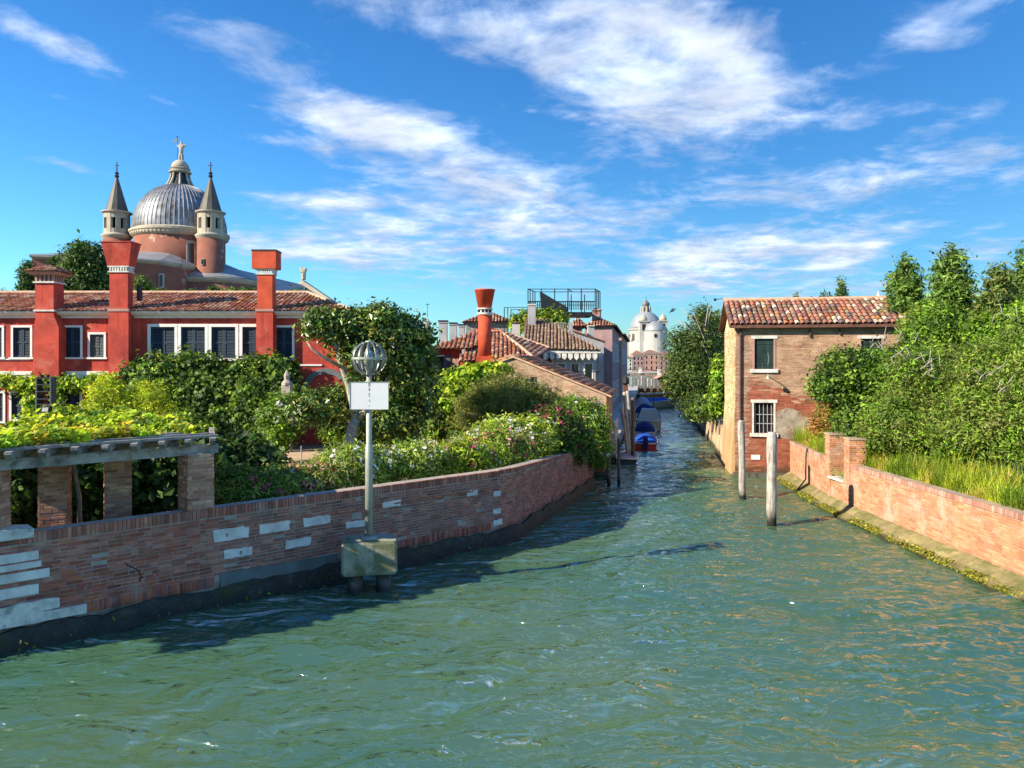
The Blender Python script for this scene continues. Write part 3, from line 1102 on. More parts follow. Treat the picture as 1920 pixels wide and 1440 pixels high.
for k, (si, zi) in enumerate([((rects[0][0] + rects[0][1]) / 2 - .1, (rects[0][2] + rects[0][3]) / 2), ((rects[3][0] + rects[3][1]) / 2 + .05, (rects[3][2] + rects[3][3]) / 2)]):
    mk = MB()       # weathered survey marks cut in two of the stones
    for (dx, dz, w, h) in ((-.02, .02, .05, .014), (.006, 0, .014, .05), (-.02, -.028, .05, .014), (-.02, .0, .03, .012)):
        mk.fbox(FL, si + dx, si + dx + w, -.0245, -.0215, zi + dz - h / 2, zi + dz + h / 2)
    part('mark', mk, 'grime', lw)
ps0, pz = wall_hit(413, 1085, L0, L1)
ps1, _ = wall_hit(632, 1050, L0, L1)
part('cement_patch', MB().prism([FL.p(ps0, .03, .40), FL.p(ps1, .03, .34), FL.p(ps1 + .02, .03, .62), FL.p((ps0 + ps1) / 2, .03, .66), FL.p(ps0, .03, .70)], FL.ey * -.055), 'cement_patch', lw)


def lskip(s, z, hl):
    if any(a - hl * .7 < s < b + hl * .7 and c - .02 < z < d + .02 for a, b, c, d in rects):
        return True
    return ps0 - .1 < s < ps1 + .05 and z < .68


def lpal(s, z, rg):
    # sound deep red courses low down, worn mauve-grey higher up, browner new work beyond the joint
    if s > ps0 - .1:
        return rg.choice([(.25, .125, .10), (.22, .115, .095), (.28, .145, .11), (.20, .10, .085), (.30, .16, .12)])
    if z > .8 + .35 * math.sin(s * 1.3) + rg.uniform(-.25, .25):
        return rg.choice([(.30, .14, .10), (.27, .115, .085), (.33, .17, .13), (.25, .095, .065), (.31, .13, .085), (.33, .19, .155)])
    return rg.choice(RED_PAL)


bl = []
for i in range(len(LP) - 1):
    a, b = LP[i], LP[i + 1]
    L = math.hypot(b[0] - a[0], b[1] - a[1])
    if i == 4:
        bl += brick_run(a, b, .66, 1.86, lpal, skip=None, jit=.008, halves=.3, seed=i)
        bl += brick_run(a, b, .44, .65, RED_PAL, soldier=True, skip=lskip, seed=i + 20)
        bl += brick_run(a, b, 1.875, 2.06, [(.26, .12, .09), (.30, .15, .11), (.22, .10, .08), (.34, .17, .12)], soldier=True, proud=.012, jit=.006, seed=i + 40)
        bl += brick_run(FL.p(ps0, 0), b, 1.56, 1.625, [(.30, .155, .11)], proud=.016, jit=.002, seed=61)   # string course
    elif i >= 5:
        zb = (lambda s, L=L, z0=ztop[i], z1=ztop[i + 1]: z0 + (z1 - z0) * s / L)
        bl += brick_run(a, b, .42, 1.9, [(.30, .125, .085), (.27, .11, .075), (.34, .15, .10), (.25, .10, .075), (.36, .17, .12)], zt=zb, jit=.003, halves=.2, seed=i)
        cp = brick_run(a, b, 0, .14, [(.28, .14, .11), (.32, .17, .13), (.24, .11, .09)], soldier=True, proud=.015, seed=i + 40)
        o = Vector((a[0], a[1], 0))
        bl += [(Vector((c.x, c.y, c.z + zb((Vector((c.x, c.y, 0)) - o).length) + .005)), l, h, an, co, ok) for (c, l, h, an, co, ok) in cp]
    else:
        bl += brick_run(a, b, .44, 1.86, lpal if i == 3 else RED_PAL, jit=.006, halves=.3, seed=i)
        bl += brick_run(a, b, 1.875, 2.06, RED_PAL, soldier=True, proud=.01, seed=i + 40)
lay_bricks(lw, bl, 'brick', 300)
part('wall_top', path_strip(MB(), LP[:6], 1.9, 2.045, -.01, .40), 'mortar', lw)
part('wall_top', path_strip(MB(), LP[5:], [1.9, 1.9, 1.5], [2.045, 2.04, 1.64], -.01, .40), 'mortar', lw)
part('plinth', path_strip(MB(), dense(LP, .22), -.6, [.41 + .04 * math.sin(i * .75) + random.uniform(-.045, .04) for i in range(len(dense(LP, .22)))], (.20, .06), .1), 'plinth_dark', lw)
cpath = LP[:4] + [LP[4], tuple(FL.p(.30, 0)[:2])]
for (z0, z1, ext) in ((1.575, 1.73, .30), (1.44, 1.545, .34), (1.235, 1.39, .47), (.965, 1.14, .30)):
    part('white_stone', path_strip(MB(), LP[:5] + [tuple(FL.p(ext, 0)[:2])], z0, z1, .022, .03), 'limestone', lw)
for (z0, z1, ext, pr) in ((.66, .84, .62, .05), (.47, .645, 1.05, .07)):
    q = dense(LP[1:5] + [tuple(FL.p(ext, 0)[:2])], .18)
    part('rough_white_stone', path_strip(MB(), q, [z0 + random.uniform(-.01, .01) for _ in q], [z1 + random.uniform(-.03, .03) for _ in q], pr, .03), 'limestone_rough', lw)
q = dense(LP[1:5] + [tuple(FL.p(.22, 0)[:2])], .2)
part('cap_stone', path_strip(MB(), q, 1.98, [2.15 + random.uniform(-.02, .02) for _ in q], .06, .42), 'limestone_rough', lw)
crk = MB()
cpts = [wall_hit(u, v, L0, L1) for u, v in ((233, 1055), (243, 1062), (255, 1067), (262, 1073), (264, 1082), (261, 1092))]
cfull = []
for a, b in zip(cpts[:-1], cpts[1:]):
    for q_ in range(4):
        f_ = q_ / 4
        cfull.append(FL.p(a[0] + (b[0] - a[0]) * f_ + random.uniform(-.014, .014), -.006, a[1] + (b[1] - a[1]) * f_ + random.uniform(-.014, .014)))
crk.tube(cfull, [random.uniform(.005, .014) for _ in cfull], 5)
part('crack', crk, 'dark_room', lw)
# weed hanging on the plinth at the corner
rg = np.random.default_rng(5)
n = 5000
s = rg.random(n)
qs = np.array(dense(LP[1:6], .15))
ii = (s * (len(qs) - 1)).astype(int)
pz_ = rg.random(n) ** 2 * .34
pos = np.column_stack([qs[ii, 0] + .13 + rg.normal(0, .05, n), qs[ii, 1] - .14 + rg.normal(0, .05, n), pz_])
keep = rg.random(n) < np.where(ii < 6, .8, .03)
pos = pos[keep]
cid = np.arange(len(pos)) // 12
leaf_obj('weed', lw, 'leaf', pos, np.tile([.6, -.7, .2], (len(pos), 1)), .07, .5, leaf_cols(len(pos), cid, [(.05, .085, .015), (.03, .04, .015), (.09, .11, .02)], 3), .2, seed=3)

# ================================================================== PERGOLA
pg = thing('pergola', (-8.5, 15.0, 1.0), 'weathered grey wooden pergola on brick piers above the garden wall', 'pergola')


def pier(F, x, y, w, z0, z1, pal, n1, seed, m='brick'):
    part('brick_pier', MB().fbox(F, x - w / 2 + .012, x + w / 2 - .012, y - w / 2 + .012, y + w / 2 - .012, z0, z1), 'mortar', pg)
    c = [F.p(x - w / 2, y - w / 2), F.p(x + w / 2, y - w / 2), F.p(x + w / 2, y + w / 2), F.p(x - w / 2, y + w / 2)]
    l = []
    for k in range(4):
        l += brick_run(c[k], c[(k + 1) % 4], z0 + .005, z1 - .005, pal, seed=seed + k, jit=.004, halves=.2)
    lay_bricks(pg, l, m, n1)


PTAN = [(.38, .22, .14), (.42, .26, .17), (.33, .18, .11), (.45, .30, .20), (.30, .15, .10)]
pD = wall_hit(378, 945, L0, L1)[0]
pA = -.62
FB = Fr(FL.p(0, 0).x, FL.p(0, 0).y, math.degrees(FL.a))
pier(FL, pD, .30, .54, 1.0, 3.20, PTAN, 70, 1)
pier(Fr(-9.12, 13.05, 8), -.06, 0, .54, 1.0, 3.16, PTAN, 30, 5)
pier(Fr(-9.42, 15.4, 20), 0, 0, .52, 1.0, 3.16, PTAN, 30, 9)
pier(Fr(-8.5, 16.1, 30), 0, 0, .52, 1.0, 3.16, PTAN, 30, 13)
# front beam and rafters
part('beam', MB().fbox(FL, -3.0, pD + .42, .18, .34, 3.17, 3.36), 'weathered_wood', pg)
part('beam', MB().fbox(FL, -4.5, pD + .3, 2.05, 2.2, 3.17, 3.34), 'weathered_wood', pg)
rdir = (Vector((-.36, 1, 0))).normalized()
for i in range(12):
    s = -2.2 + i * .50
    if s > pD + .42:
        break
    base = FL.p(s, -.22, 0)
    Fx = Fr(base.x, base.y, math.degrees(math.atan2(rdir.y, rdir.x)) - 90 + random.uniform(-3, 3))
    z = 3.362 + random.uniform(0, .015)
    side = [Fx.p(-.055, 0, z + .10), Fx.p(-.055, .12, z), Fx.p(-.055, 2.9, z), Fx.p(-.055, 2.9, z + .15), Fx.p(-.055, 0, z + .15)]
    part('rafter', MB().prism(side, Fx.ex * .11), 'weathered_wood', pg)
for j in range(5):
    y = .02 + j * .42
    m_ = MB()
    zz = 3.52 + .008 * j
    m_.fbox(FL, -2.6 + random.uniform(-.1, .1), pD + .35 - j * .02, y, y + .085, zz, zz + .05)
    part('batten', m_, 'weathered_wood', pg)
# vine over the pergola
vine = thing('grape_vine', (-9.4, 16.2, 1.0), 'yellow green vine spread over the roof of the wooden pergola', 'vine')
n = 13000
rg = np.random.default_rng(21)
ss = rg.uniform(-4.2, pD + .35, n)
yy = rg.random(n) * 2.9
edge = np.clip((pD - .3 - ss) / 3.3, 0, 1)
lim = .95 - .95 * edge
k = yy > lim * (1 + .25 * np.sin(ss * 5)) - .12
ss, yy = ss[k], yy[k]
hump = .10 + .14 * np.sin(ss * 2.1 + yy) ** 2 + .12 * np.sin(yy * 2.3 + ss * .7)
zz = 3.50 + hump * rg.random(len(ss)) + .05 + .06 * np.maximum(0, yy - 1.2)
pos = np.array([FL.p(a, b, c)[:] for a, b, c in zip(ss, yy, zz)])
pos[:, 0] -= (pos[:, 1] - 14) * .0
cid = (np.floor(ss * 4) * 40 + np.floor(yy * 4)).astype(int)
cid -= cid.min()
leaf_obj('foliage', vine, 'leaf', pos, np.tile([-.2, -.3, .8], (len(pos), 1)), .115, .75, leaf_cols(len(pos), cid, LIME + [(.09, .16, .02), (.30, .26, .05)], 4), .5, seed=4)
limbs('stem', vine, [([(-9.2, 15.9, 1.0), (-9.15, 15.8, 2.2), (-9.3, 15.7, 3.3), (-9.0, 15.9, 3.55)], [.05, .045, .04, .03])], 'bark')
# hedge in the shade behind the pergola
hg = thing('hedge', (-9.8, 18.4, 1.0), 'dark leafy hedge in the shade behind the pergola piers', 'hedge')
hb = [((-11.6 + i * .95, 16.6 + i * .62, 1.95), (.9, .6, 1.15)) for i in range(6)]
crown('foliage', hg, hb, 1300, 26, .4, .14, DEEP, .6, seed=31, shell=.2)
for i in range(6):
    limbs('stem', hg, [([(-11.4 + i * .9, 16.75 + i * .6, 1.0), (-11.4 + i * .9, 16.75 + i * .6, 2.2)], [.03, .02])])
# bench seat glimpsed between the piers
bn = thing('garden_bench', (-8.6, 15.0, 1.0), 'blue grey bench top between the pergola piers', 'bench')
part('seat', MB().fbox(FL, -.3, 2.1, 1.0, 1.45, 1.75, 1.81), 'cement_patch', bn)
for sx in (-.2, .9, 1.95):
    part('leg', MB().fbox(FL, sx, sx + .08, 1.05, 1.4, 1.0, 1.748), 'cement_patch', bn)

# ================================================================== BEACON ON CONCRETE BLOCK
BX, BY = XU(692, 16.6), 16.6
bc = thing('canal_beacon', (BX, BY, 0), 'tall pole with metal strip globe and blank white board on a concrete block', 'beacon')
FBc = Fr(BX, BY, 12)
for (px, py) in ((-.30, -.1), (.32, -.1)):
    part('pile', MB().lathe(FBc.p(px, py, 0), [(.165, -1.0), (.165, .5)], 20), 'concrete_wet', bc, True)
blk = MB()
cs = [(-.60, -.42), (.60, -.42), (.60, .42), (-.60, .42)]
vs, lev = [], [(.44, .95), (.50, 1.0), (1.10, 1.0), (1.155, .955)]
for (z, k) in lev:
    for (x, y) in cs:
        c = .05
        for (ax, ay) in ((x * k, (y - math.copysign(c, y)) * k), ((x - math.copysign(c, x)) * k, y * k)) if x * y > 0 else (((x - math.copysign(c, x)) * k, y * k), (x * k, (y - math.copysign(c, y)) * k)):
            vs.append(FBc.p(ax, ay, z + random.uniform(-.006, .006)))
fs = [tuple(range(7, -1, -1)), tuple(range(24, 32))]
for j in range(3):
    for i in range(8):
        fs.append((j * 8 + i, j * 8 + (i + 1) % 8, j * 8 + 8 + (i + 1) % 8, j * 8 + 8 + i))
blk.add(vs, fs)
part('concrete_block', blk, 'concrete', bc)
part('base_flange', MB().lathe((BX, BY, 0), [(.19, 1.16), (.19, 1.19), (.10, 1.22)], 16), 'pole_metal', bc)
part('pole', MB().lathe((BX, BY, 0), [(.088, 1.18), (.085, 3.2), (.066, 3.25), (.062, 5.0)], 16), 'pole_metal', bc, True)
GZ, GR = ZV(672, 16.6), .385
part('lamp', MB().lathe((BX, BY, 0), [(.06, GZ - .3), (.10, GZ - .2), (.10, GZ + .12), (.07, GZ + .17)], 14), 'pole_metal', bc)
gl = MB().lathe((BX, BY, GZ), [(GR * math.cos(a), GR * math.sin(a)) for a in (-.06, .06)], 40, cap=False)
gl.lathe((BX, BY, GZ), [((GR - .012) * math.cos(a), (GR - .012) * math.sin(a)) for a in (.06, -.06)], 40, cap=False)
part('globe_ring', gl, 'pole_metal', bc, True)
for i in range(12):
    a = 2 * math.pi * i / 12 + .1
    vs, fs = [], []
    N_ = 14
    for j in range(N_ + 1):
        t_ = -1.42 + 2.84 * j / N_
        for sgn in (-1, 1):
            hw = .030 + .075 * math.cos(t_) ** 2
            th = a + sgn * hw / max(.12, math.cos(t_)) * .9
            th = a + max(-.26, min(.26, th - a))
            vs.append((BX + GR * math.cos(t_) * math.cos(th), BY + GR * math.cos(t_) * math.sin(th), GZ + GR * math.sin(t_)))
    for j in range(N_):
        fs.append((2 * j, 2 * j + 1, 2 * j + 3, 2 * j + 2))
    o = part('globe_strip', MB().add(vs, fs), 'globe_metal', bc, True)
    md = o.modifiers.new('thickness', 'SOLIDIFY')
    md.thickness = .006
part('globe_cap', MB().lathe((BX, BY, GZ), [(.10, GR - .035), (.085, GR + .002), (.03, GR + .012)], 16), 'pole_metal', bc)
sx0, sx1, sz0, sz1 = XU(657, 16.5), XU(728, 16.5), ZV(767, 16.5), ZV(717, 16.5)
sg = part('sign_board', MB().box(sx0, sx1, BY - .115, BY - .09, sz0, sz1), 'sign_white', bc)
bo = MB()
for (a, b, c, d) in ((sx0 - .012, sx0, sz0 - .012, sz1 + .012), (sx1, sx1 + .012, sz0 - .012, sz1 + .012), (sx0, sx1, sz0 - .012, sz0), (sx0, sx1, sz1, sz1 + .012)):
    bo.box(a, b, BY - .125, BY - .085, c, d)
part('board_rim', bo, 'pole_metal', sg)
sm_ = MB()
mx = (sx0 + sx1) / 2 - .0
for (dz, dx, w, h) in ((.245, -.012, .012, .07), (.245, .018, .012, .07), (.275, .0, .026, .012), (.212, .0, .026, .012), (.16, .0, .022, .035), (.125, -.006, .012, .03), (.13, .014, .010, .03),
                       (.05, .0, .026, .014), (.03, -.010, .010, .028), (.004, .006, .018, .02), (-.10, .0, .008, .035), (-.125, .012, .008, .02), (-.225, .0, .032, .008), (-.02, .0, .006, .02)):
    cz = (sz0 + sz1) / 2 + dz
    sm_.box(mx + dx - w / 2, mx + dx + w / 2, BY - .1185, BY - .1155, cz - h / 2, cz + h / 2)
part('faded_marks', sm_, 'grime', sg)
part('sign_bracket', MB().box(mx - .2, mx + .2, BY - .09, BY - .05, (sz0 + sz1) / 2 - .03, (sz0 + sz1) / 2 + .03), 'pole_metal', bc)

# ================================================================== RIGHT GARDEN WALL
RP = [(12.25, 32.9), (11.95, 31.4), (11.62, 28.6), (11.42, 26.9), (11.32, 25.2), (11.30, 24.2), (11.34, 16), (11.6, 5)]
rw = thing('orchard_wall', (11.3, 20, 0), 'low orange brick wall with sloping mossy footing along the canal', 'wall')


def rskip_gap(c):
    return 25.45 < c.y < 26.75 and c.z > 1.0


core = MB()
path_strip(core, [RP[0], RP[1], RP[2], (11.42, 26.75)], -.3, 1.60, -.012, .40)
path_strip(core, [(11.42, 26.75), (11.33, 25.45)], -.3, .98, -.012, .40)
path_strip(core, [(11.33, 25.45), RP[4], RP[5], RP[6], RP[7]], -.3, 1.56, -.012, .40)
part('wall_core', core, 'mortar_warm', rw)
bl = []
OP2 = [(.50, .235, .125), (.53, .26, .145), (.47, .205, .10), (.54, .28, .165), (.45, .19, .095), (.52, .25, .13)]
for i in range(len(RP) - 1):
    r = brick_run(RP[i], RP[i + 1], .16, 1.54, OP2, jit=.002, halves=.12, seed=100 + i, BH=.058, vary=.28)
    r += brick_run(RP[i], RP[i + 1], 1.555, 1.69, [(.50, .24, .18), (.46, .21, .15), (.54, .29, .22), (.42, .19, .14)], soldier=True, proud=.02, jit=.004, seed=140 + i)
    bl += [b for b in r if not rskip_gap(b[0])]
lay_bricks(rw, bl, 'brick_pale', 300)
top = MB()
path_strip(top, [RP[0], RP[1], RP[2], (11.42, 26.75)], 1.6, 1.675, 0.0, .40)
path_strip(top, [(11.33, 25.45), RP[4], RP[5], RP[6], RP[7]], 1.56, 1.675, 0.0, .40)
part('wall_top', top, 'mortar_warm', rw)
# two gate piers
for (yc, lab) in ((26.95, 0), (25.2, 1)):
    x0 = 11.33 if lab else 11.41
    Fp = Fr(x0 + .24, yc, -6)
    c = [Fp.p(-.27, -.27), Fp.p(.27, -.27), Fp.p(.27, .27), Fp.p(-.27, .27)]
    part('gate_pier', MB().fbox(Fp, -.258, .258, -.258, .258, -.2, 2.50), 'mortar_warm', rw)
    l = []
    for k in range(4):
        l += brick_run(c[k], c[(k + 1) % 4], .1, 2.50, OP2, jit=.003, seed=200 + k + lab * 9, BH=.058)
    lay_bricks(rw, l, 'brick_pale', 70)
    part('pier_cap', MB().fbox(Fp, -.295, .295, -.295, .295, 2.502, 2.56), 'mortar_warm', rw)
part('gate_sill', MB().box(11.28, 11.78, 25.47, 26.68, .99, 1.05), 'limestone', rw)
part('gate_slab', MB().box(11.62, 11.68, 25.5, 26.1, 1.05, 1.55), 'concrete', rw)
part('drain_pipe', MB().tube([(11.70, 29.6, 1.72), (11.66, 29.6, 1.5), (11.60, 29.5, .5), (11.3, 29.4, .18), (11.15, 29.35, .05)], .03, 8), 'iron', rw)
# sloping footing
ft = MB()
fp = dense(RP, .35)
vs, n = [], len(fp)
for i, (x, y) in enumerate(fp):
    j = random.uniform(-.04, .04)
    w = .62 + .05 * math.sin(i * .9) + j
    for (dx, z) in ((-.0, .33 + j * .2), (-.08, .30 + j * .3), (-w * .55, .16 + random.uniform(-.03, .03)), (-w, .05 + random.uniform(-.04, .05)), (-w - .08, -.5)):
        vs.append((x + dx, y - .0, z))
fs = []
for i in range(n - 1):
    for k in range(4):
        fs.append((i * 5 + k, i * 5 + k + 1, i * 5 + 5 + k + 1, i * 5 + 5 + k))
ft.add(vs, fs)
part('footing', ft, 'footing', rw)
rg = np.random.default_rng(8)
n = 16000
q = np.array(fp)
ii = rg.integers(0, len(q) - 1, n)
tt = rg.random(n)[:, None]
base = q[ii] * (1 - tt) + q[ii + 1] * tt
w = .66 - rg.random(n) ** 2.2 * .28
patchy = np.sin(base[:, 1] * 2.3) + np.sin(base[:, 1] * 5.1 + 1) + rg.normal(size=n) * .7
k = patchy > -.35
pos = np.column_stack([base[:, 0] - w, base[:, 1], .06 + (.66 - w) * .28 + rg.random(n) * .03])[k]
leaf_obj('seaweed', rw, 'leaf', pos, np.tile([-.5, 0, .8], (len(pos), 1)), .065, .5, leaf_cols(len(pos), np.arange(len(pos)) // 25, [(.10, .13, .015), (.16, .17, .02), (.05, .07, .012), (.19, .17, .04)], 8), .3, seed=8)

# ================================================================== RED VILLA
VY = 38.0
FV = Fr(0, VY, 0)
vx = lambda u: XU(u, VY)
vz = lambda v: ZV(v, VY)
villa = thing('villa', (-18, VY, 1.0), 'long red stuccoed villa with three tall chimneys and blue shutters', 'house')
ups = [(-14, 4, 614, 670), (25, 57, 614, 670), (118, 151, 614, 670), (169, 195, 627, 670), (283, 328, 613, 672), (340, 385, 613, 672), (397, 442, 613, 672), (455, 500, 613, 672), (515, 548, 614, 674)]
low = [(-14, 6, 737, 790), (22, 47, 737, 786), (120, 150, 737, 822)]
holes = [(vx(a), vx(b), vz(d), vz(c)) for a, b, c, d in ups + low]
VX0, VX1 = vx(-140), vx(652)
wallm = facade(MB(), FV, VX0, VX1, 1.0, 7.5, holes)
wallm.quad(FV.p(VX1, 0, 1), FV.p(VX1, 6.4, 1), FV.p(VX1, 6.4, 7.5), FV.p(VX1, 0, 7.5))
wallm.quad(FV.p(VX0, 0, 1), FV.p(VX0, 6.4, 1), FV.p(VX0, 6.4, 7.5), FV.p(VX0, 0, 7.5))
wallm.quad(FV.p(VX0, 6.4, 1), FV.p(VX1, 6.4, 1), FV.p(VX1, 6.4, 7.5), FV.p(VX0, 6.4, 7.5))
part('wall', wallm, 'red_stucco', villa)
part('room_dark', MB().fbox(FV, VX0 + .1, VX1 - .1, .215, .26, 1.05, 7.4), 'dark_room', villa)
for k, (a, b, c, d) in enumerate(ups):
    if 4 <= k <= 7:
        continue
    window(villa, FV, vx(a), vx(b), vz(d), vz(c), fw=.11, sm='shutter_grey' if k == 3 else 'shutter_blue', sill=k not in (8,))
for (a, b, c, d) in low:
    window(villa, FV, vx(a), vx(b), vz(d), vz(c), fw=.12, sill=False)
# the four-light window keeps one stone surround
for k in range(4, 8):
    a, b, c, d = ups[k]
    w_ = window(villa, FV, vx(a), vx(b), vz(d), vz(c), fw=.15, sill=False, proud=.05 + .002 * k)
part('cornice', MB().prism([(VX0 - .3, VY - .06, 7.40), (VX0 - .3, VY - .06, 7.49), (VX0 - .3, VY - .26, 7.54), (VX0 - .3, VY - .40, 7.66), (VX0 - .3, VY - .40, 7.74), (VX0 - .3, VY + .1, 7.74)], (VX1 - VX0 + .6, 0, 0)), 'white_paint', villa)
part('string_course', MB().box(VX0, vx(62), VY - .10, VY + .02, vz(703), vz(696)).box(vx(112), vx(212), VY - .10, VY + .02, vz(703), vz(696)), 'white_paint', villa)
part('string_course', MB().box(VX0, vx(62), VY - .06, VY + .02, vz(711), vz(703.2)).box(vx(112), vx(212), VY - .06, VY + .02, vz(711), vz(703.2)), 'white_paint', villa)
part('sill_course', MB().box(vx(-5), vx(58), VY - .07, VY + .02, vz(674.8), vz(672.6)), 'white_paint', villa)
RV = 3.4
rz0, rz1 = 7.72, 8.98
er = vx(592)
roof = MB()
roof.add([(VX0 - .3, VY - .42, rz0), (VX1 + .3, VY - .42, rz0), (VX1 - 3.0, VY + RV, rz1), (VX0 - .3, VY + RV, rz1), (VX1 + .3, VY + 7, rz0), (VX0 - .3, VY + 7, rz0)],
         [(0, 1, 2, 3), (1, 4, 2), (3, 2, 4, 5)])
rf = part('roof', roof, 'tile_bed', villa)
slope = Vector((0, RV + .42, rz1 - rz0))
tile_roof(rf, (VX0 - .3, VY - .46, rz0 + .01), (1, 0, 0), slope, VX1 - VX0 + .6, slope.length, inside=lambda s, t: s < (VX1 - VX0 + .6) - 3.3 * t / slope.length, singles=300, seed=5, pal=[(.36, .13, .075), (.28, .10, .065), (.42, .22, .14), (.22, .09, .07), (.46, .31, .23), (.32, .12, .065)])
hipv = Vector((-3.3, 0, rz1 - rz0))
tile_roof(rf, (VX1 + .32, VY - .42, rz0 + .01), (0, 1, 0), hipv, 7.4, hipv.length, inside=lambda s, t: 3.8 * t / hipv.length < s < 7.4 - 3.6 * t / hipv.length, seed=6)
part('ridge', MB().tube([(VX0, VY + RV, rz1 + .04), (VX1 - 3, VY + RV, rz1 + .04), (VX1 + .25, VY - .35, rz0 + .06)], .12, 8), 'ridge_mortar', rf)
# arch over the garden passage
ar = MB()
acx, acz = vx(612), vz(737)
for i in range(14):
    a0, a1 = math.pi * (1 - i / 14), math.pi * (1 - (i + 1) / 14)
    q = []
    for a in (a0, a1):
        for r in (.98, 1.26):
            q.append((acx + r * math.cos(a), VY - .09, acz + r * math.sin(a)))
    ar.prism([q[0], q[1], q[3], q[2]], (0, .1, 0))
part('arch', ar, 'cement_patch', villa)
part('ledge', MB().box(vx(560), vx(604), VY - .06, VY + .01, vz(686), vz(683)), 'white_paint', villa)


def chim(u0, u1, vb, vt, d, parent=villa, y=VY - .55, m='red_stucco'):
    return vx(u0) * (y / VY), vx(u1) * (y / VY), ZV(vb, y), ZV(vt, y)


def band(parent, F, cx, cy, w, d, z0, z1):
    b = part('band', MB().fbox(F, cx - w / 2 - .05, cx + w / 2 + .05, cy - d / 2 - .05, cy + d / 2 + .05, z0, z0 + .06).fbox(F, cx - w / 2 - .06, cx + w / 2 + .06, cy - d / 2 - .06, cy + d / 2 + .06, z1 - .06, z1), 'limestone', parent)
    dn = MB()
    k = 7
    for i in range(k):
        xx = cx - w / 2 + (i + .5) * w / k
        dn.fbox(F, xx - w / k * .28, xx + w / k * .28, cy - d / 2 - .045, cy - d / 2 + .02, z0 + .061, z1 - .061)
        yy = cy - d / 2 + (i + .5) * d / k
        dn.fbox(F, cx + w / 2 - .02, cx + w / 2 + .045, yy - d / k * .28, yy + d / k * .28, z0 + .061, z1 - .061)
    part('dentils', dn, 'limestone', parent, kind='stuff')


CY = VY - .32           # chimney breasts stand proud of the wall
# chimney with little tiled cap
x0, x1 = XU(62, CY - .3), XU(110, CY - .3)
c1 = part('chimney', MB().prism([(x0, CY - .3, 4.4), (x1, CY - .3, 4.4), (x1, CY - .3, 6.9), (XU(107, CY), CY - .3, 7.55), (XU(75, CY), CY - .3, 7.55), (x0, CY - .3, 6.75)], (0, .64, 0)), 'red_stucco', villa)
cx = XU(90, CY)
part('shaft', MB().fbox(Fr(cx, CY, 0), -.46, .46, -.30, .58, 7.552, 9.12), 'red_stucco', c1)
part('collar', MB().fbox(Fr(cx, CY, 0), -.52, .52, -.36, .64, 7.70, 7.78).fbox(Fr(cx, CY, 0), -.54, .54, -.38, .66, 9.12, 9.20), 'limestone', c1)
lz = MB()
for i in range(5):
    xx = -.42 + i * .21
    lz.fbox(Fr(cx, CY, 0), xx - .055, xx + .055, -.30, -.18, 9.20, 9.52)
    lz.fbox(Fr(cx, CY, 0), .32, .44, -.25 + i * .19, -.14 + i * .19, 9.20, 9.52)
part('vent_brick', lz, 'pink_stucco', c1, kind='stuff')
part('flue', MB().fbox(Fr(cx, CY, 0), -.36, .30, -.16, .5, 9.2, 9.52), 'dark_room', c1)
part('cap', MB().frustum(Fr(cx, CY + .14, 0), 0, 0, 1.25, 1.2, 9.52, 1.55, 1.5, 9.66), 'pink_stucco', c1)
cr = part('cap_roof', MB().frustum(Fr(cx, CY + .14, 0), 0, 0, 1.55, 1.5, 9.662, .55, .2, 9.98), 'tile_bed', c1)
tile_roof(c1, (cx - .78, CY + .14 - .76, 9.67), (1, 0, 0), (0, .66, .32), 1.56, .72, inside=lambda s, t: .5 * t / .72 - .05 < s < 1.56 - .5 * t / .72 + .05, seed=12, pitch=.2, expo=.24)
tile_roof(c1, (cx + .79, CY + .14 - .76, 9.67), (0, 1, 0), (-.52, 0, .32), 1.5, .6, inside=lambda s, t: .6 * t / .6 - .05 < s < 1.5 - .6 * t / .6 + .05, seed=13, pitch=.2, expo=.24)
# tall chimney with flared top
w2 = XU(240, CY - .3) - XU(204, CY - .3)
cx = XU(222, CY - .3)
F2 = Fr(cx, CY, 0)
c2 = part('chimney', MB().fbox(F2, -w2 / 2 - .02, w2 / 2 + .02, -.30, .34, 4.4, 7.76), 'red_stucco', villa)
part('shaft', MB().fbox(F2, -w2 / 2 + .02, w2 / 2 - .02, -.28, .22, 7.762, ZV(512, CY)), 'red_stucco', c2)
part('collar', MB().fbox(F2, -w2 / 2 - .05, w2 / 2 + .05, -.34, .36, 7.70, 7.84), 'pink_stucco', c2)
band(c2, F2, 0, -.03, w2 - .02, .52, ZV(512, CY), ZV(500, CY))
zt0, zt1 = ZV(500, CY), ZV(455, CY)
part('flared_top', MB().frustum(F2, 0, -.03, w2 + .12, .64, zt0, 1.50, .96, zt1 - .05).frustum(F2, 0, -.03, 1.55, 1.02, zt1 - .048, 1.55, 1.02, zt1), 'red_stucco', c2)
part('flue_pipe', MB().tube([(cx + .66, CY + .5, 8.3), (cx + .66, CY + .5, 9.1)], .14, 10), 'iron', c2)
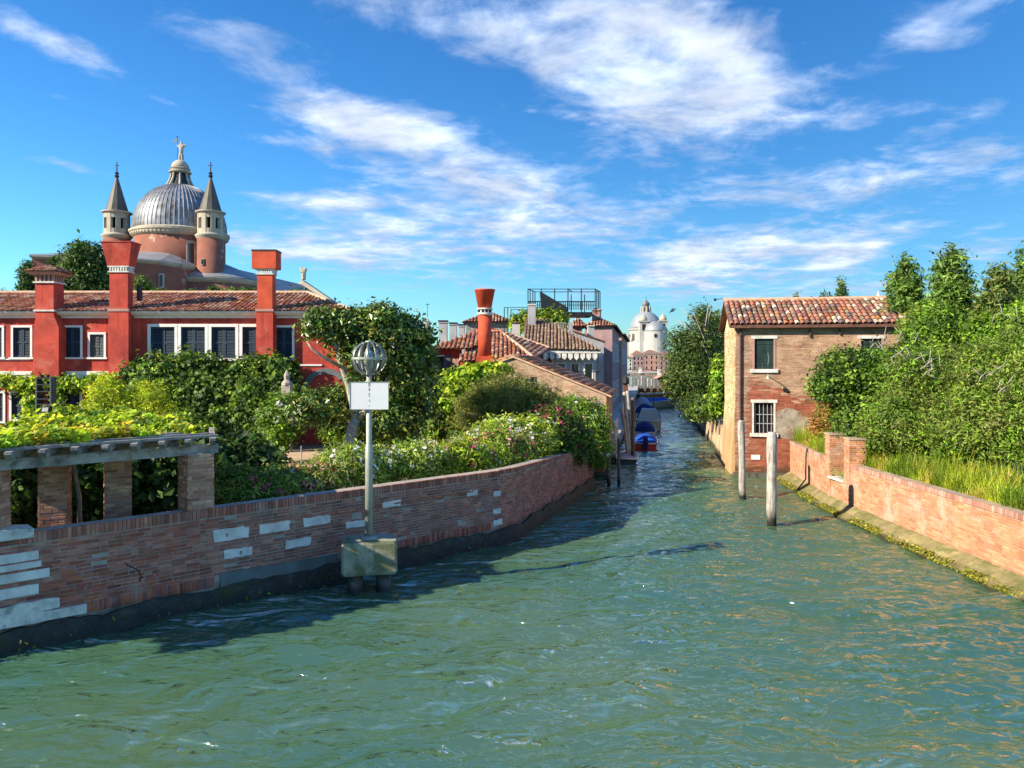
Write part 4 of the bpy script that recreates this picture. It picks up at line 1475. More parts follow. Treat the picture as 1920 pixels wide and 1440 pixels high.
# chimney with box top
w3 = XU(511, CY - .3) - XU(481, CY - .3)
cx = XU(496, CY - .3)
F3 = Fr(cx, CY, 0)
c3 = part('chimney', MB().fbox(F3, -w3 / 2 - .02, w3 / 2 + .02, -.30, .34, 5.1, 7.76), 'red_stucco', villa)
part('shaft', MB().fbox(F3, -w3 / 2 + .02, w3 / 2 - .02, -.28, .30, 7.762, ZV(516, CY)), 'orange_stucco', c3)
part('collar', MB().fbox(F3, -w3 / 2 - .05, w3 / 2 + .05, -.34, .40, 7.70, 7.82), 'pink_stucco', c3)
band(c3, F3, 0, .01, w3 - .02, .58, ZV(516, CY), ZV(505, CY))
part('box_top', MB().fbox(F3, -.60, .60, -.42, .44, ZV(505, CY), ZV(473, CY)), 'orange_stucco', c3)
part('top_slab', MB().fbox(F3, -.62, .62, -.44, .46, ZV(473, CY) + .002, ZV(470, CY)), 'iron', c3)
# small garden lamp and box lantern in front of the villa
gp = thing('flood_lamp', (XU(80, 16.2), 16.2, 3.3), 'small black flood lamp on a short post above the vine', 'lamp')
part('post', MB().tube([(XU(80, 16.2), 16.2, 3.30), (XU(80.5, 16.2), 16.2, 4.02), (XU(84, 16.2), 16.2, 4.11), (XU(96, 16.2), 16.2, 4.12)], .016, 8), 'iron', gp)
part('lamp_head', MB().prism([(XU(82, 16.2), 16.1, 3.98), (XU(96, 16.2), 16.1, 3.99), (XU(98, 16.2), 16.1, 4.11), (XU(83, 16.2), 16.1, 4.10)], (0, .12, 0)), 'iron', gp)
part('lamp_glass', MB().prism([(XU(84, 16.2), 16.094, 4.0), (XU(95, 16.2), 16.094, 4.005), (XU(96.5, 16.2), 16.094, 4.095), (XU(85, 16.2), 16.094, 4.085)], (0, .004, 0)), 'cover_grey', gp)
sh = thing('plant_shelf', (XU(83, 34), 34, 1.0), 'tall grey wall shelf with small pots beside the yellow shrubs', 'shelf')
for (a) in (70, 97):
    part('side', MB().box(XU(a, 34) - .03, XU(a, 34) + .03, 33.9, 34.3, 1.0, ZV(707, 34)), 'shutter_grey', sh)
for k, v in enumerate((708, 720, 733, 747, 757)):
    part('board', MB().box(XU(70, 34) + .03, XU(97, 34) - .03, 33.9, 34.3, ZV(v + 2, 34), ZV(v, 34)), 'boat_dark', sh)
    for j in range(2):
        px = XU(76 + 12 * j, 34)
        part('pot', MB().lathe((px, 34.08, 0), [(.05, ZV(v, 34) + .002), (.075, ZV(v, 34) + .13)], 10), 'steel_dark', sh)

# ================================================================== DOMED BRICK CHURCH BEHIND THE VILLA
FC = Fr(XU(338, 150), 150, -10.1)
ch = thing('domed_church', FC.p(0, 0, 1.0), 'large brick church with grey lead dome and two white bell turrets', 'church')
part('drum', MB().lathe(FC.o, [(8.5, 20), (8.5, 30.3)], 48), 'church_brick', ch, True)
part('drum_cornice', MB().lathe(FC.o, [(8.5, 30.0), (8.9, 30.3), (9.2, 30.9), (9.35, 31.0), (9.35, 31.4), (8.8, 31.7)], 48), 'church_stone', ch)
dn = MB()
for i in range(72):
    a = 2 * math.pi * i / 72
    dn.fbox(Fr(FC.o.x + 8.9 * math.cos(a), FC.o.y + 8.9 * math.sin(a), math.degrees(a)), -.05, .22, -.16, .16, 30.45, 30.8)
part('cornice_blocks', dn, 'church_stone', ch, kind='stuff')
dome = MB()
prof = [(8.75 * math.cos(a) ** .92, 31.6 + 9.6 * math.sin(a)) for a in np.linspace(0, 1.30, 22)]
NS = 64
for i in range(NS):
    a0, a1 = 2 * math.pi * i / NS, 2 * math.pi * (i + 1) / NS
    for j in range(len(prof) - 1):
        t_ = random.uniform(.7, 1.3)
        rr, zz = prof[j]
        r2, z2 = prof[j + 1]
        e = .0
        dome.add([(FC.o.x + rr * math.cos(a0), FC.o.y + rr * math.sin(a0), zz), (FC.o.x + rr * math.cos(a1), FC.o.y + rr * math.sin(a1), zz),
                  (FC.o.x + (r2 + .03) * math.cos(a1), FC.o.y + (r2 + .03) * math.sin(a1), z2), (FC.o.x + (r2 + .03) * math.cos(a0), FC.o.y + (r2 + .03) * math.sin(a0), z2)], [(0, 1, 2, 3)], (t_, t_, t_ * 1.03))
dm = part('dome', dome, 'lead', ch)
for i in range(NS):
    a = 2 * math.pi * i / NS
    part('dome_rib', MB().tube([(FC.o.x + (r + .03) * math.cos(a), FC.o.y + (r + .03) * math.sin(a), z) for r, z in prof[::3]], .11, 4), 'lead', dm)
part('lantern_base', MB().lathe(FC.o, [(2.9, 40.1), (3.0, 40.3), (2.8, 40.6), (2.6, 40.7)], 32), 'church_stone', ch)
lt = MB().lathe(FC.o, [(2.4, 40.7), (1.9, 41.5), (1.55, 42.4), (1.45, 43.5)], 24)
lan = part('lantern', lt, 'boat_dark', ch, True)
for i in range(8):
    a = 2 * math.pi * (i + .5) / 8
    part('buttress', MB().tube([(FC.o.x + r * math.cos(a), FC.o.y + r * math.sin(a), z) for r, z in ((2.65, 40.7), (2.2, 41.4), (1.8, 42.4), (1.6, 43.5))], [.3, .26, .22, .22], 6), 'church_stone', lan)
part('lantern_cornice', MB().lathe(FC.o, [(1.6, 43.4), (2.1, 43.6), (2.15, 43.8), (1.65, 44.0), (1.75, 44.2), (1.95, 44.4), (1.75, 44.55)], 24), 'church_stone', ch)
part('lantern_cap', MB().lathe(FC.o, [(1.7 * math.cos(a), 44.55 + 1.7 * math.sin(a)) for a in np.linspace(0, 1.45, 9)], 20), 'church_stone', ch, True)


def skin(name, verts, edges, rads, m, parent):
    me = bpy.data.meshes.new(name)
    me.from_pydata([tuple(v) for v in verts], edges, [])
    me.materials.append(MATS[m])
    o = bpy.data.objects.new(name, me)
    finish(o, parent)
    sk = o.modifiers.new('skin', 'SKIN')
    for i, r in enumerate(rads):
        me.skin_vertices[0].data[i].radius = (r, r) if not hasattr(r, '__len__') else r
    me.skin_vertices[0].data[0].use_root = True
    ss_ = o.modifiers.new('sub', 'SUBSURF')
    ss_.levels = ss_.render_levels = 1
    return o


sx, sy, sz = FC.o.x + .2, FC.o.y, 46.1
skin('statue', [(sx, sy, sz + 1.9), (sx, sy, sz + 2.9), (sx, sy, sz + 3.5), (sx, sy, sz + 3.95), (sx - .25, sy, sz + 1.0), (sx - .3, sy, sz), (sx + .25, sy, sz + 1.0), (sx + .2, sy, sz),
                (sx + .75, sy, sz + 3.0), (sx + 1.25, sy, sz + 3.35), (sx - .7, sy, sz + 2.8), (sx - .75, sy, sz + 3.4)],
     [(0, 1), (1, 2), (2, 3), (0, 4), (4, 5), (0, 6), (6, 7), (1, 8), (8, 9), (1, 10), (10, 11)], [.42, .48, .2, .28, .36, .24, .36, .24, .17, .1, .17, .12], 'church_stone', ch)
part('banner_pole', MB().tube([(sx - .75, sy, sz + .3), (sx - .8, sy, sz + 5.0)], .06, 6).box(sx - 1.1, sx - .5, sy - .04, sy + .04, sz + 4.75, sz + 4.85), 'iron', ch)
part('banner', MB().prism([(sx - .82, sy - .03, sz + 4.5), (sx - 1.8, sy - .03, sz + 4.0), (sx - 1.6, sy - .03, sz + 3.7), (sx - .82, sy - .03, sz + 3.8)], (0, .06, 0)), 'lead', ch)
for (lx) in (10.06, -10.06):
    c = FC.p(lx, -5.4, 0)
    tw = part('turret', MB().lathe(c, [(2.45, 2), (2.45, ZV(446, c.y))], 28), 'church_brick', ch, True)
    k = c.y
    part('turret_cornice', MB().lathe(c, [(2.45, ZV(449, k)), (2.8, ZV(444, k)), (2.8, ZV(442, k)), (2.3, ZV(439, k))], 28), 'church_stone', tw)
    bell = MB()
    for i in range(8):
        a = 2 * math.pi * i / 8 + .2
        bell.fbox(Fr(c.x + 1.98 * math.cos(a + math.pi / 8), c.y + 1.98 * math.sin(a + math.pi / 8), math.degrees(a + math.pi / 8)), -.3, .33, -.42, .42, ZV(440, k), ZV(402, k))
    bell.lathe(c, [(2.3, ZV(440, k)), (2.3, ZV(431, k)), (2.0, ZV(430.9, k))], 24)
    bell.lathe(c, [(2.0, ZV(411, k)), (2.3, ZV(410.9, k)), (2.3, ZV(402, k))], 24)
    part('belfry', bell, 'church_stone', tw)
    part('bell_chamber', MB().lathe(c, [(1.75, ZV(440, k)), (1.75, ZV(403, k))], 16), 'dark_room', tw)
    part('belfry_cornice', MB().lathe(c, [(2.3, ZV(403, k)), (2.75, ZV(400, k)), (2.75, ZV(398, k)), (2.2, ZV(397.5, k))], 28), 'church_stone', tw)
    sp = part('spire', MB().lathe(c, [(2.15, ZV(397.6, k)), (1.95, ZV(392, k)), (.22, ZV(333, k))], 12), 'spire_lead', tw)
    part('finial', MB().lathe(c, [(.25, ZV(334, k)), (.45, ZV(330, k)), (.2, ZV(327, k)), (.42, ZV(325, k)), (.12, ZV(322, k)), (.08, ZV(303, k))], 10), 'iron', sp)
    part('cross', MB().fbox(Fr(c.x, c.y, 0), -.5, .5, -.05, .05, ZV(310, k) - .05, ZV(310, k) + .05), 'iron', sp)
# choir and apses below the drum
pl = [(60, 126), (150, 128), (258, 131), (300, 133.5), (340, 138), (378, 144)]
cw = MB()
rfm = MB()
for (a, b) in zip(pl[:-1], pl[1:]):
    A, B = Vector((XU(a[0], a[1]), a[1], 0)), Vector((XU(b[0], b[1]), b[1], 0))
    cw.quad(A + Vector((0, 0, 1)), B + Vector((0, 0, 1)), B + Vector((0, 0, 23.4)), A + Vector((0, 0, 23.4)))
    cA, cB = FC.o + (A - FC.o) * .45, FC.o + (B - FC.o) * .45
    oA, oB = A + (A - FC.o).normalized() * .5, B + (B - FC.o).normalized() * .5
    rfm.quad(Vector((oA.x, oA.y, 23.7)), Vector((oB.x, oB.y, 23.7)), Vector((cB.x, cB.y, 26.4)), Vector((cA.x, cA.y, 26.4)))
    part('eave', MB().prism([Vector((A.x, A.y, 23.0)), Vector((oA.x, oA.y, 23.35)), Vector((oA.x, oA.y, 23.68)), Vector((A.x, A.y, 23.68))], B - A), 'church_stone', ch)
part('choir_wall', cw, 'church_brick', ch)
part('choir_roof', rfm, 'lead_roof', ch)
ap = FC.p(8.2, -.5, 0)
part('apse', MB().lathe(ap, [(8.6, 1), (8.6, 21.0)], 40), 'church_brick', ch, True)
part('apse_cornice', MB().lathe(ap, [(8.6, 20.6), (8.95, 21.0), (9.1, 21.5), (8.6, 21.8)], 40), 'church_stone', ch)
part('apse_roof', MB().lathe(ap, [(8.95, 21.7), (4.0, 24.2), (.5, 25.6)], 40), 'lead_roof', ch)
part('nave', MB().fbox(FC, -9, 9, 8, 54, 1, 20.8), 'church_brick', ch)
part('nave_roof', MB().prism([FC.p(-9.6, 8, 20.8), FC.p(9.6, 8, 20.8), FC.p(0, 8, 27.0)], FC.ey * 46), 'lead_roof', ch)
part('chapels', MB().fbox(FC, -14.5, 14.5, 9, 52, 1, 15.2), 'church_brick', ch)
part('chapel_roof', MB().prism([FC.p(-15, 9, 15.2), FC.p(15, 9, 15.2), FC.p(9, 9, 17.6), FC.p(-9, 9, 17.6)], FC.ey * 43), 'lead_roof', ch)
part('front_gable', MB().prism([FC.p(-10, 54.1, 1), FC.p(10, 54.1, 1), FC.p(10, 54.1, 21.7), FC.p(0, 54.1, 28.2), FC.p(-10, 54.1, 21.7)], FC.ey * 2), 'church_stone', ch)
an = FC.p(0, 55, 28.2)
skin('angel_statue', [(an.x, an.y, an.z + 1.4), (an.x, an.y, an.z + 2.6), (an.x, an.y, an.z + 3.6), (an.x, an.y, an.z), (an.x - 1.1, an.y, an.z + 3.6), (an.x + 1.0, an.y, an.z + 3.2), (an.x - .9, an.y, an.z + 2.2)],
     [(0, 1), (1, 2), (0, 3), (1, 4), (1, 5), (1, 6)], [.7, .6, .42, .8, .3, .28, .3], 'church_stone', ch)
for (u, v0, v1, Y) in ((303, 513, 540, 133.6), (386, 487, 499, 142), (386, 542, 556, 142)):
    hw = (9 if Y < 140 else 5) * Y / FPX * .5
    c = P(u, (v0 + v1) / 2, Y - (.4 if Y < 140 else 0.0))
    c.y -= .15 if Y < 140 else 1.6
    hh = (v1 - v0) / 2 * Y / FPX
    wn = part('window', MB().box(c.x - hw, c.x + hw, c.y - .1, c.y + .3, c.z - hh, c.z + hh), 'church_stone', ch)
    part('pane', MB().box(c.x - hw * .6, c.x + hw * .6, c.y - .16, c.y - .104, c.z - hh * .78, c.z + hh * .78), 'glass_dark', wn)
a = math.atan2(-150 + 141.6, XU(365, 142) - FC.o.x)
cD = Vector((FC.o.x + 8.5 * math.cos(a), FC.o.y + 8.5 * math.sin(a), 0))
Fd = Fr(cD.x, cD.y, math.degrees(a) + 90)
wn = part('window', MB().fbox(Fd, -.85, .85, -.12, .3, 24.0, 28.9), 'church_stone', ch)
part('pane', MB().fbox(Fd, -.5, .5, -.18, -.124, 24.5, 28.4), 'glass_dark', wn)

# ================================================================== BRICK SHED WITH GABLE
FS = Fr(4.25, 33.6, -10.1)
shed = thing('brick_shed', FS.p(-3.5, 0, 0), 'low brick shed with plain gable end and tiled roof beside the canal', 'shed')
SW, SD = 8.3, 6.2
apx, apz, el_, er_ = -4.25, 5.32, 3.95, 3.62
part('wall', MB().prism([FS.p(-SW, .005, -.4), FS.p(-.006, .005, -.4), FS.p(-.006, .005, er_), FS.p(apx, .005, apz), FS.p(-SW, .005, el_)], FS.ey * SD), 'mortar_warm', shed)


def gable_z(s):
    x = -SW + s
    return el_ + (apz - el_) * (x + SW) / (apx + SW) if x < apx else apz + (er_ - apz) * (x - apx) / (-apx)


gx = lambda u: (u - 960) / FPX * 33.9 - 4.2
vents = [(gx(911) - .16 + SW, gx(911) + .16 + SW, ZV(714, 33.9), ZV(703, 33.9)), (gx(997) - .14 + SW, gx(997) + .14 + SW, ZV(716, 33.9), ZV(707, 33.9))]
l = brick_run(FS.p(-SW, 0), FS.p(0, 0), .3, 5.3, lambda s, z, rg: tone([(.30, .17, .10), (.38, .23, .145), (.42, .28, .18), (.46, .32, .21)], s, z, 1.3, 5.0, 8.0), zt=lambda s: gable_z(s) - .02, skip=lambda s, z, h: any(a - h < s < b + h and c < z < d for a, b, c, d in vents), jit=.004, seed=301, halves=.15, corr=.8, vary=.32, BL=.29, J=.010)
l += brick_run(FS.p(0, 0), FS.p(0, SD), -.1, 3.6, [(.50, .24, .13), (.46, .21, .11), (.52, .28, .16), (.40, .17, .09)], jit=.004, seed=302)
lay_bricks(shed, l, 'brick_old', 300)
for (a, b, c, d) in vents:
    part('vent_hole', MB().fbox(FS, a - SW, b - SW, -.003, .016, c, d), 'dark_room', shed)
rr = part('roof', MB().prism([FS.p(-SW - .15, -.10, el_ - .02), FS.p(apx, -.10, apz + .03), FS.p(.22, -.10, er_ - .06), FS.p(.22, -.10, er_ + .02), FS.p(apx, -.10, apz + .12), FS.p(-SW - .15, -.10, el_ + .07)], FS.ey * (SD + .2)), 'ridge_mortar', shed)
upv = FS.p(apx, 0, apz + .12) - FS.p(.24, 0, er_ + .02)
tile_roof(rr, FS.p(.26, -.06, er_ + .03), FS.ey, upv, SD + .1, upv.length, singles=300, seed=41)
upv2 = FS.p(apx, 0, apz + .12) - FS.p(-SW - .15, 0, el_ + .07)
tile_roof(rr, FS.p(-SW - .15, SD, el_ + .08), -FS.ey, upv2, SD + .1, upv2.length, seed=42)
part('door_recess', MB().fbox(FS, -.42, -.12, -.04, .0, .2, 1.75), 'red_stucco', shed)
part('door_sill', MB().fbox(FS, -1.1, .1, -.5, -.05, -.3, .16), 'quay_stone', shed)

# ================================================================== RED HOUSE WITH CONICAL CHIMNEY
FR_ = Fr(0, 46, 0)
rh = thing('red_cottage', (-2, 46, 1), 'red house with hipped tile roof and round flared chimney behind the shed', 'house')
rx = lambda u, Y=46: XU(u, Y)
wx0, wx1, wxm = rx(806), rx(1000), rx(866)
hl = [(rx(818), rx(843), 3.6, ZV(668, 46))]
part('wall', facade(MB(), FR_, wx0, wxm, 1.0, 6.05, hl).quad((wxm, 46, 1), (wxm, 44.4, 1), (wxm, 44.4, 5.2), (wxm, 46, 5.2)).fbox(Fr(0, 44.4, 0), wxm, wx1, 0, 6, 1.0, 5.2), 'red_stucco', rh)
part('wall', MB().fbox(Fr(0, 48.0, 0), rx(880, 48), rx(1034, 48), 0, 5, 1.0, ZV(655, 48)), 'red_stucco', rh)
w_ = window(rh, FR_, rx(818), rx(833), 3.6, ZV(668, 46), kind='dark', fw=.07)
part('shutter', MB().box(rx(833.5), rx(845), 45.9, 45.96, 3.6, ZV(666, 46)), 'shutter_grey', w_)
part('red_panel', MB().box(rx(848.5), rx(860), 45.93, 45.99, ZV(690, 46), ZV(672, 46)), 'pink_stucco', rh)
bed = MB()
rT = ZV(622, 50)
A, B = Vector((rx(798), 45.5, ZV(655, 45.5))), Vector((rx(880), 45.5, ZV(655, 45.5)))
C, D = Vector((XU(938, 50), 50, rT)), Vector((XU(892, 50), 50, rT))
bed.quad(A, B, C, D)
E0, E1 = Vector((XU(859, 44), 44, ZV(679, 44))), Vector((XU(1003, 44), 44, ZV(675, 44)))
bed.quad(E0, E1, C, D + Vector((.1, 0, 0)))
G = Vector((XU(1030, 48), 48, ZV(655, 48)))
bed.add([E1, G, C], [(0, 1, 2)])
bed.add([G + Vector((.2, 4, 0)), C, G], [(0, 1, 2)])
bed.add([A, D, A + Vector((.3, 9, 0))], [(0, 1, 2)])
rr = part('roof', bed, 'tile_bed', rh)


def quad_tiles(parent, e0, e1, t1, t0, **kw):
    """tiles on a sloping quadrilateral: eave e0-e1, top t0-t1; tiles run along the average fall line"""
    e0, e1, t1, t0 = map(Vector, (e0, e1, t1, t0))
    ex = (e1 - e0).normalized()
    up = ((t0 + t1) / 2 - (e0 + e1) / 2)
    up = (up - ex * up.dot(ex))
    lv = up.length
    up.normalize()
    ss_ = [(q - e0).dot(ex) for q in (e0, e1, t1, t0)]
    s0, s1 = min(ss_), max(ss_)

    def ins(s, t):
        f = min(1, max(0, t / lv))
        lo = ss_[0] + (ss_[3] - ss_[0]) * f - s0
        hi = ss_[1] + (ss_[2] - ss_[1]) * f - s0
        return lo - .05 <= s <= hi + .05
    tile_roof(parent, e0 + ex * s0 + Vector((0, 0, .02)), ex, up, s1 - s0, lv, inside=ins, **kw)


quad_tiles(rr, E0, E1, C, D, seed=51, singles=300, pitch=.27, rad=.115)
quad_tiles(rr, A, B, C, D, seed=52, pitch=.27, rad=.115)
quad_tiles(rr, E1, G, C, C + Vector((.01, 0, 0)), seed=53, pitch=.27, rad=.115)
part('ridge', MB().tube([D, C, (E1 + C) / 2 + Vector((0, 0, .05)), E1 + Vector((0, 0, .05))], .13, 8), 'ridge_mortar', rr)
part('ridge', MB().tube([C, G + Vector((0, 0, .06))], .13, 8), 'ridge_mortar', rr)
part('gable_wall', MB().prism([(XU(880, 50.6), 50.6, 6.5), (XU(945, 50.6), 50.6, 6.5), (XU(935, 50.6), 50.6, ZV(618, 50.6)), (XU(905, 50.6), 50.6, ZV(610, 50.6)), (XU(886, 50.6), 50.6, ZV(620, 50.6))], (0, 2, 0)), 'red_stucco', rh)
cc = Vector((XU(909, 42.6), 42.6, 0))
c4 = part('chimney', MB().fbox(Fr(cc.x, cc.y, 0), -.48, .48, -.45, .45, 3.5, ZV(668, 42.6)), 'orange_stucco', rh)
z_ = lambda v: ZV(v, 42.6)
part('shaft', MB().lathe(cc, [(.385, z_(668)), (.365, z_(592))], 24), 'orange_stucco', c4, True)
part('collar', MB().lathe(cc, [(.37, z_(592)), (.46, z_(590)), (.46, z_(587)), (.36, z_(586.5)), (.36, z_(581)), (.46, z_(580.5)), (.46, z_(578))], 24), 'limestone', c4)
vn = MB()
for i in range(10):
    a = 2 * math.pi * i / 10
    vn.fbox(Fr(cc.x + .36 * math.cos(a), cc.y + .36 * math.sin(a), math.degrees(a)), -.02, .03, -.06, .06, z_(586), z_(581))
part('collar_vents', vn, 'dark_room', c4, kind='stuff')
part('flared_top', MB().lathe(cc, [(.38, z_(578)), (.57, z_(545.5)), (.60, z_(545)), (.60, z_(543)), (.5, z_(543)), (.3, z_(570))], 28), 'orange_stucco', c4, True)
lamp_ = part('flue_pipe', MB().lathe((XU(1020, 47.7), 47.7, 0), [(.09, 5.2), (.09, ZV(668, 47.7)), (.16, ZV(667, 47.7)), (.16, ZV(662, 47.7)), (.05, ZV(658, 47.7))], 12), 'white_paint', rh)


# ================================================================== HOUSES ALONG THE SIDE CANAL
def simple_house(name, label, F, w, d, z0, z1, m, holes=(), side=(), roof=None, wm='white_paint', wk='dark', cat='house', group=None, sm='shutter_green'):
    h = thing(name, F.p(w / 2, d / 2, z0), label, cat, group)
    mb = facade(MB(), F, 0, w, z0, z1, holes, depth=.18)
    Fsd = Fr(F.p(w, 0).x, F.p(w, 0).y, math.degrees(F.a) + 90)
    facade(mb, Fsd, 0, d, z0, z1, side, depth=.18)
    mb.quad(F.p(0, 0, z0), F.p(0, d, z0), F.p(0, d, z1), F.p(0, 0, z1))
    mb.quad(F.p(0, d, z0), F.p(w, d, z0), F.p(w, d, z1), F.p(0, d, z1))
    mb.quad(F.p(0, 0, z1), F.p(w, 0, z1), F.p(w, d, z1), F.p(0, d, z1))
    part('wall', mb, m, h)
    for q in holes:
        window(h, F, *q, kind=wk, fm=wm, fw=.09, sm=sm, depth=.17)
    for q in side:
        window(h, Fsd, *q, kind=wk, fm=wm, fw=.09, sm=sm, depth=.17)
    if roof:
        zr, over = roof
        rb = MB()
        a, b, c, e = F.p(-over, -over, z1), F.p(w + over, -over, z1), F.p(w + over, d + over, z1), F.p(-over, d + over, z1)
        r0, r1 = F.p(w * .5, min(d * .5, w * .5), zr), F.p(w * .5, d - min(d * .5, w * .5), zr)
        if w > d:
            r0, r1 = F.p(d * .5, d * .5, zr), F.p(w - d * .5, d * .5, zr)
            rb.add([a, b, c, e, r0, r1], [(0, 1, 5, 4), (1, 2, 5), (2, 3, 4, 5), (3, 0, 4)])
            rp_ = part('roof', rb, 'tile_bed', h)
            quad_tiles(rp_, a, b, r1, r0, seed=int(z1 * 10))
            quad_tiles(rp_, b, c, r1, r1 + F.ey * .01, seed=int(z1 * 11))
        else:
            rb.add([a, b, c, e, r0, r1], [(0, 1, 4), (1, 2, 5, 4), (2, 3, 5), (3, 0, 4, 5)])
            rp_ = part('roof', rb, 'tile_bed', h)
            quad_tiles(rp_, a, b, r0, r0 - F.ex * .01, seed=int(z1 * 10))
            quad_tiles(rp_, b, c, r1, r0, seed=int(z1 * 11))
    return h


GF = lambda Y: 5.2 + .18 * (Y - 45)
# white house with a long tiled roof and carved frieze
WH = Fr(XU(985, 48.5), 48.5, -3)
wh = thing('white_house', WH.p(2, 3, 1), 'pale house with brown tiled roof and hanging white frieze under its eaves', 'house')
ww = GF(48) - WH.o.x - .35
hls = [(ww - 3.3 + i * .88, ww - 2.85 + i * .88, 3.1, 5.1) for i in range(4)]
fm_ = facade(MB(), WH, 0, ww, 1.0, 6.0, hls)
fm_.quad(WH.p(ww, 0, 1), WH.p(ww, 8, 1), WH.p(ww, 8, 6), WH.p(ww, 0, 6)).quad(WH.p(0, 0, 1), WH.p(0, 8, 1), WH.p(0, 8, 6), WH.p(0, 0, 6))
part('wall', fm_, 'pale_stucco', wh)
for q in hls:
    window(wh, WH, *q, kind='dark', fw=.08)
ra, rb_, rc_, rd_ = WH.p(-.2, -.7, 6.02), WH.p(ww + .35, -.7, 5.94), WH.p(ww - 3.1, 5.8, 8.15), WH.p(-.2, 5.8, 8.5)
rr = part('roof', MB().quad(ra, rb_, rc_, rd_).quad(rb_, WH.p(ww + .35, 8, 5.94), WH.p(ww - 3.1, 8, 8.0), rc_), 'tile_bed', wh)
quad_tiles(rr, ra, rb_, rc_, rd_, seed=61, pal=[(.30, .20, .14), (.26, .17, .12), (.34, .24, .18), (.22, .14, .10)])
part('fascia', MB().fbox(WH, ww - 4.6, ww + .3, -.64, -.58, 5.78, 5.96), 'limestone', wh)
for i in range(12):
    xx = ww - 4.5 + i * .39
    part('frieze_piece', MB().prism([WH.p(xx, -.62, 5.78), WH.p(xx + .3, -.62, 5.78), WH.p(xx + .3, -.62, 5.5), WH.p(xx + .15, -.62, 5.32), WH.p(xx, -.62, 5.5)], WH.ey * .04), 'limestone', wh)
for i in range(4):
    xx = ww - 4.4 + i * 1.5
    part('post', MB().fbox(WH, xx, xx + .07, -.6, -.53, 1.0, 5.76), 'iron', wh)
part('canopy_rail', MB().fbox(WH, ww - 3.9, ww + .3, -.66, -.60, 4.55, 4.62), 'steel_dark', wh)
for (u, v0, v1) in ((1016, 622, 640), (1028, 624, 641), (1052, 634, 650), (1060, 640, 650)):
    part('flue_pot', MB().lathe((XU(u, 52), 52, 0), [(.11, ZV(v1 + 6, 52)), (.11, ZV(v0 + 3, 52)), (.15, ZV(v0 + 2, 52)), (.13, ZV(v0, 52))], 10), 'orange_stucco', wh)
# dormer house and grey chimney stacks behind the red cottage
dh = simple_house('dormer_house', 'grey house with brown tiled dormer roof rising behind the red cottage', Fr(XU(874, 60), 60, 0), XU(953, 60) - XU(874, 60), 4.5, 1, ZV(604, 60), 'weathered_wood', roof=(ZV(586, 62), .35))
for k, (u0, u1, v0) in enumerate(((822, 840, 601), (842, 858, 605), (859, 873, 608))):
    Y = 54 + k * 2.5
    cs_ = thing('chimney_stack', (XU((u0 + u1) / 2, Y), Y, 1), ['tallest of three grey chimney stacks by the magnolia crown', 'middle one of three grey chimney stacks', 'smallest of three grey chimney stacks beside the dormer roof'][k], 'chimney', 'grey chimney stacks')
    a, b = XU(u0, Y), XU(u1, Y)
    F_ = Fr((a + b) / 2, Y, 0)
    w = b - a
    part('stack', MB().fbox(F_, -w / 2 + .06, w / 2 - .06, -.35, .35, 1, ZV(v0 + 5, Y)), 'grey_stucco', cs_)
    part('collar', MB().fbox(F_, -w / 2 + .02, w / 2 - .02, -.4, .4, ZV(v0 + 5, Y), ZV(v0 + 2, Y)), 'grey_stucco', cs_)
    part('cap', MB().fbox(F_, -w / 2, w / 2, -.45, .45, ZV(v0 + 1.8, Y), ZV(v0, Y)), 'iron', cs_)
gc = thing('tall_chimney', (XU(997, 53), 53, 1), 'tall square grey chimney in front of the vine covered roof terrace', 'chimney')
Fg = Fr(XU(997, 53), 53, 0)
part('stack', MB().fbox(Fg, -.26, .26, -.3, .3, 5, ZV(573, 53)), 'grey_stucco', gc)
part('cap', MB().fbox(Fg, -.31, .31, -.35, .35, ZV(573, 53), ZV(570.5, 53)), 'pale_stucco', gc)
for k, (u0, u1, v0, v1, m_) in enumerate(((960, 975, 606, 640, 'pale_stucco'), (983, 992, 608, 640, 'grey_stucco'), (1005, 1024, 606, 640, 'pale_stucco'))):
    q = thing('chimney_stack', (XU((u0 + u1) / 2, 55 + k), 55 + k, 1), ['short pale chimney block near the dormer roof', 'narrow grey chimney block left of the tall grey chimney', 'short pale chimney block right of the tall grey chimney'][k], 'chimney')
    Y = 55 + k
    part('stack', MB().box(XU(u0, Y), XU(u1, Y), Y, Y + .8, 3, ZV(v0, Y)), m_, q)
    part('cap', MB().box(XU(u0, Y) - .06, XU(u1, Y) + .06, Y - .06, Y + .86, ZV(v0, Y), ZV(v0 - 2, Y)), 'tile_bed', q)
# roof terrace with vine
TY = 58
tr_ = thing('roof_terrace', (XU(1000, TY), TY, 1), 'steel framed roof terrace with railing above the tiled roofs', 'terrace')
gx_ = lambda u, Y=TY: XU(u, Y)
for (u, vt, Y) in ((945.5, 576, TY), (952, 576, TY + 1), (958, 580, TY + 2), (1059, 577, TY), (1062, 577, TY + 2)):
    part('post', MB().box(gx_(u, Y) - .035, gx_(u, Y) + .035, Y - .035, Y + .035, ZV(630, Y), ZV(vt, Y)), 'steel_dark', tr_)
part('top_bar', MB().box(gx_(945.5), gx_(1059), TY - .03, TY + .03, ZV(577, TY), ZV(576, TY)), 'steel_dark', tr_)
part('top_bar', MB().box(gx_(958, TY + 2), gx_(1062, TY + 2), TY + 1.97, TY + 2.03, ZV(581, TY + 2), ZV(580, TY + 2)), 'steel_dark', tr_)
part('floor', MB().box(gx_(1022), gx_(1062), TY - .8, TY + 3, ZV(630, TY), ZV(625, TY)), 'steel_dark', tr_)
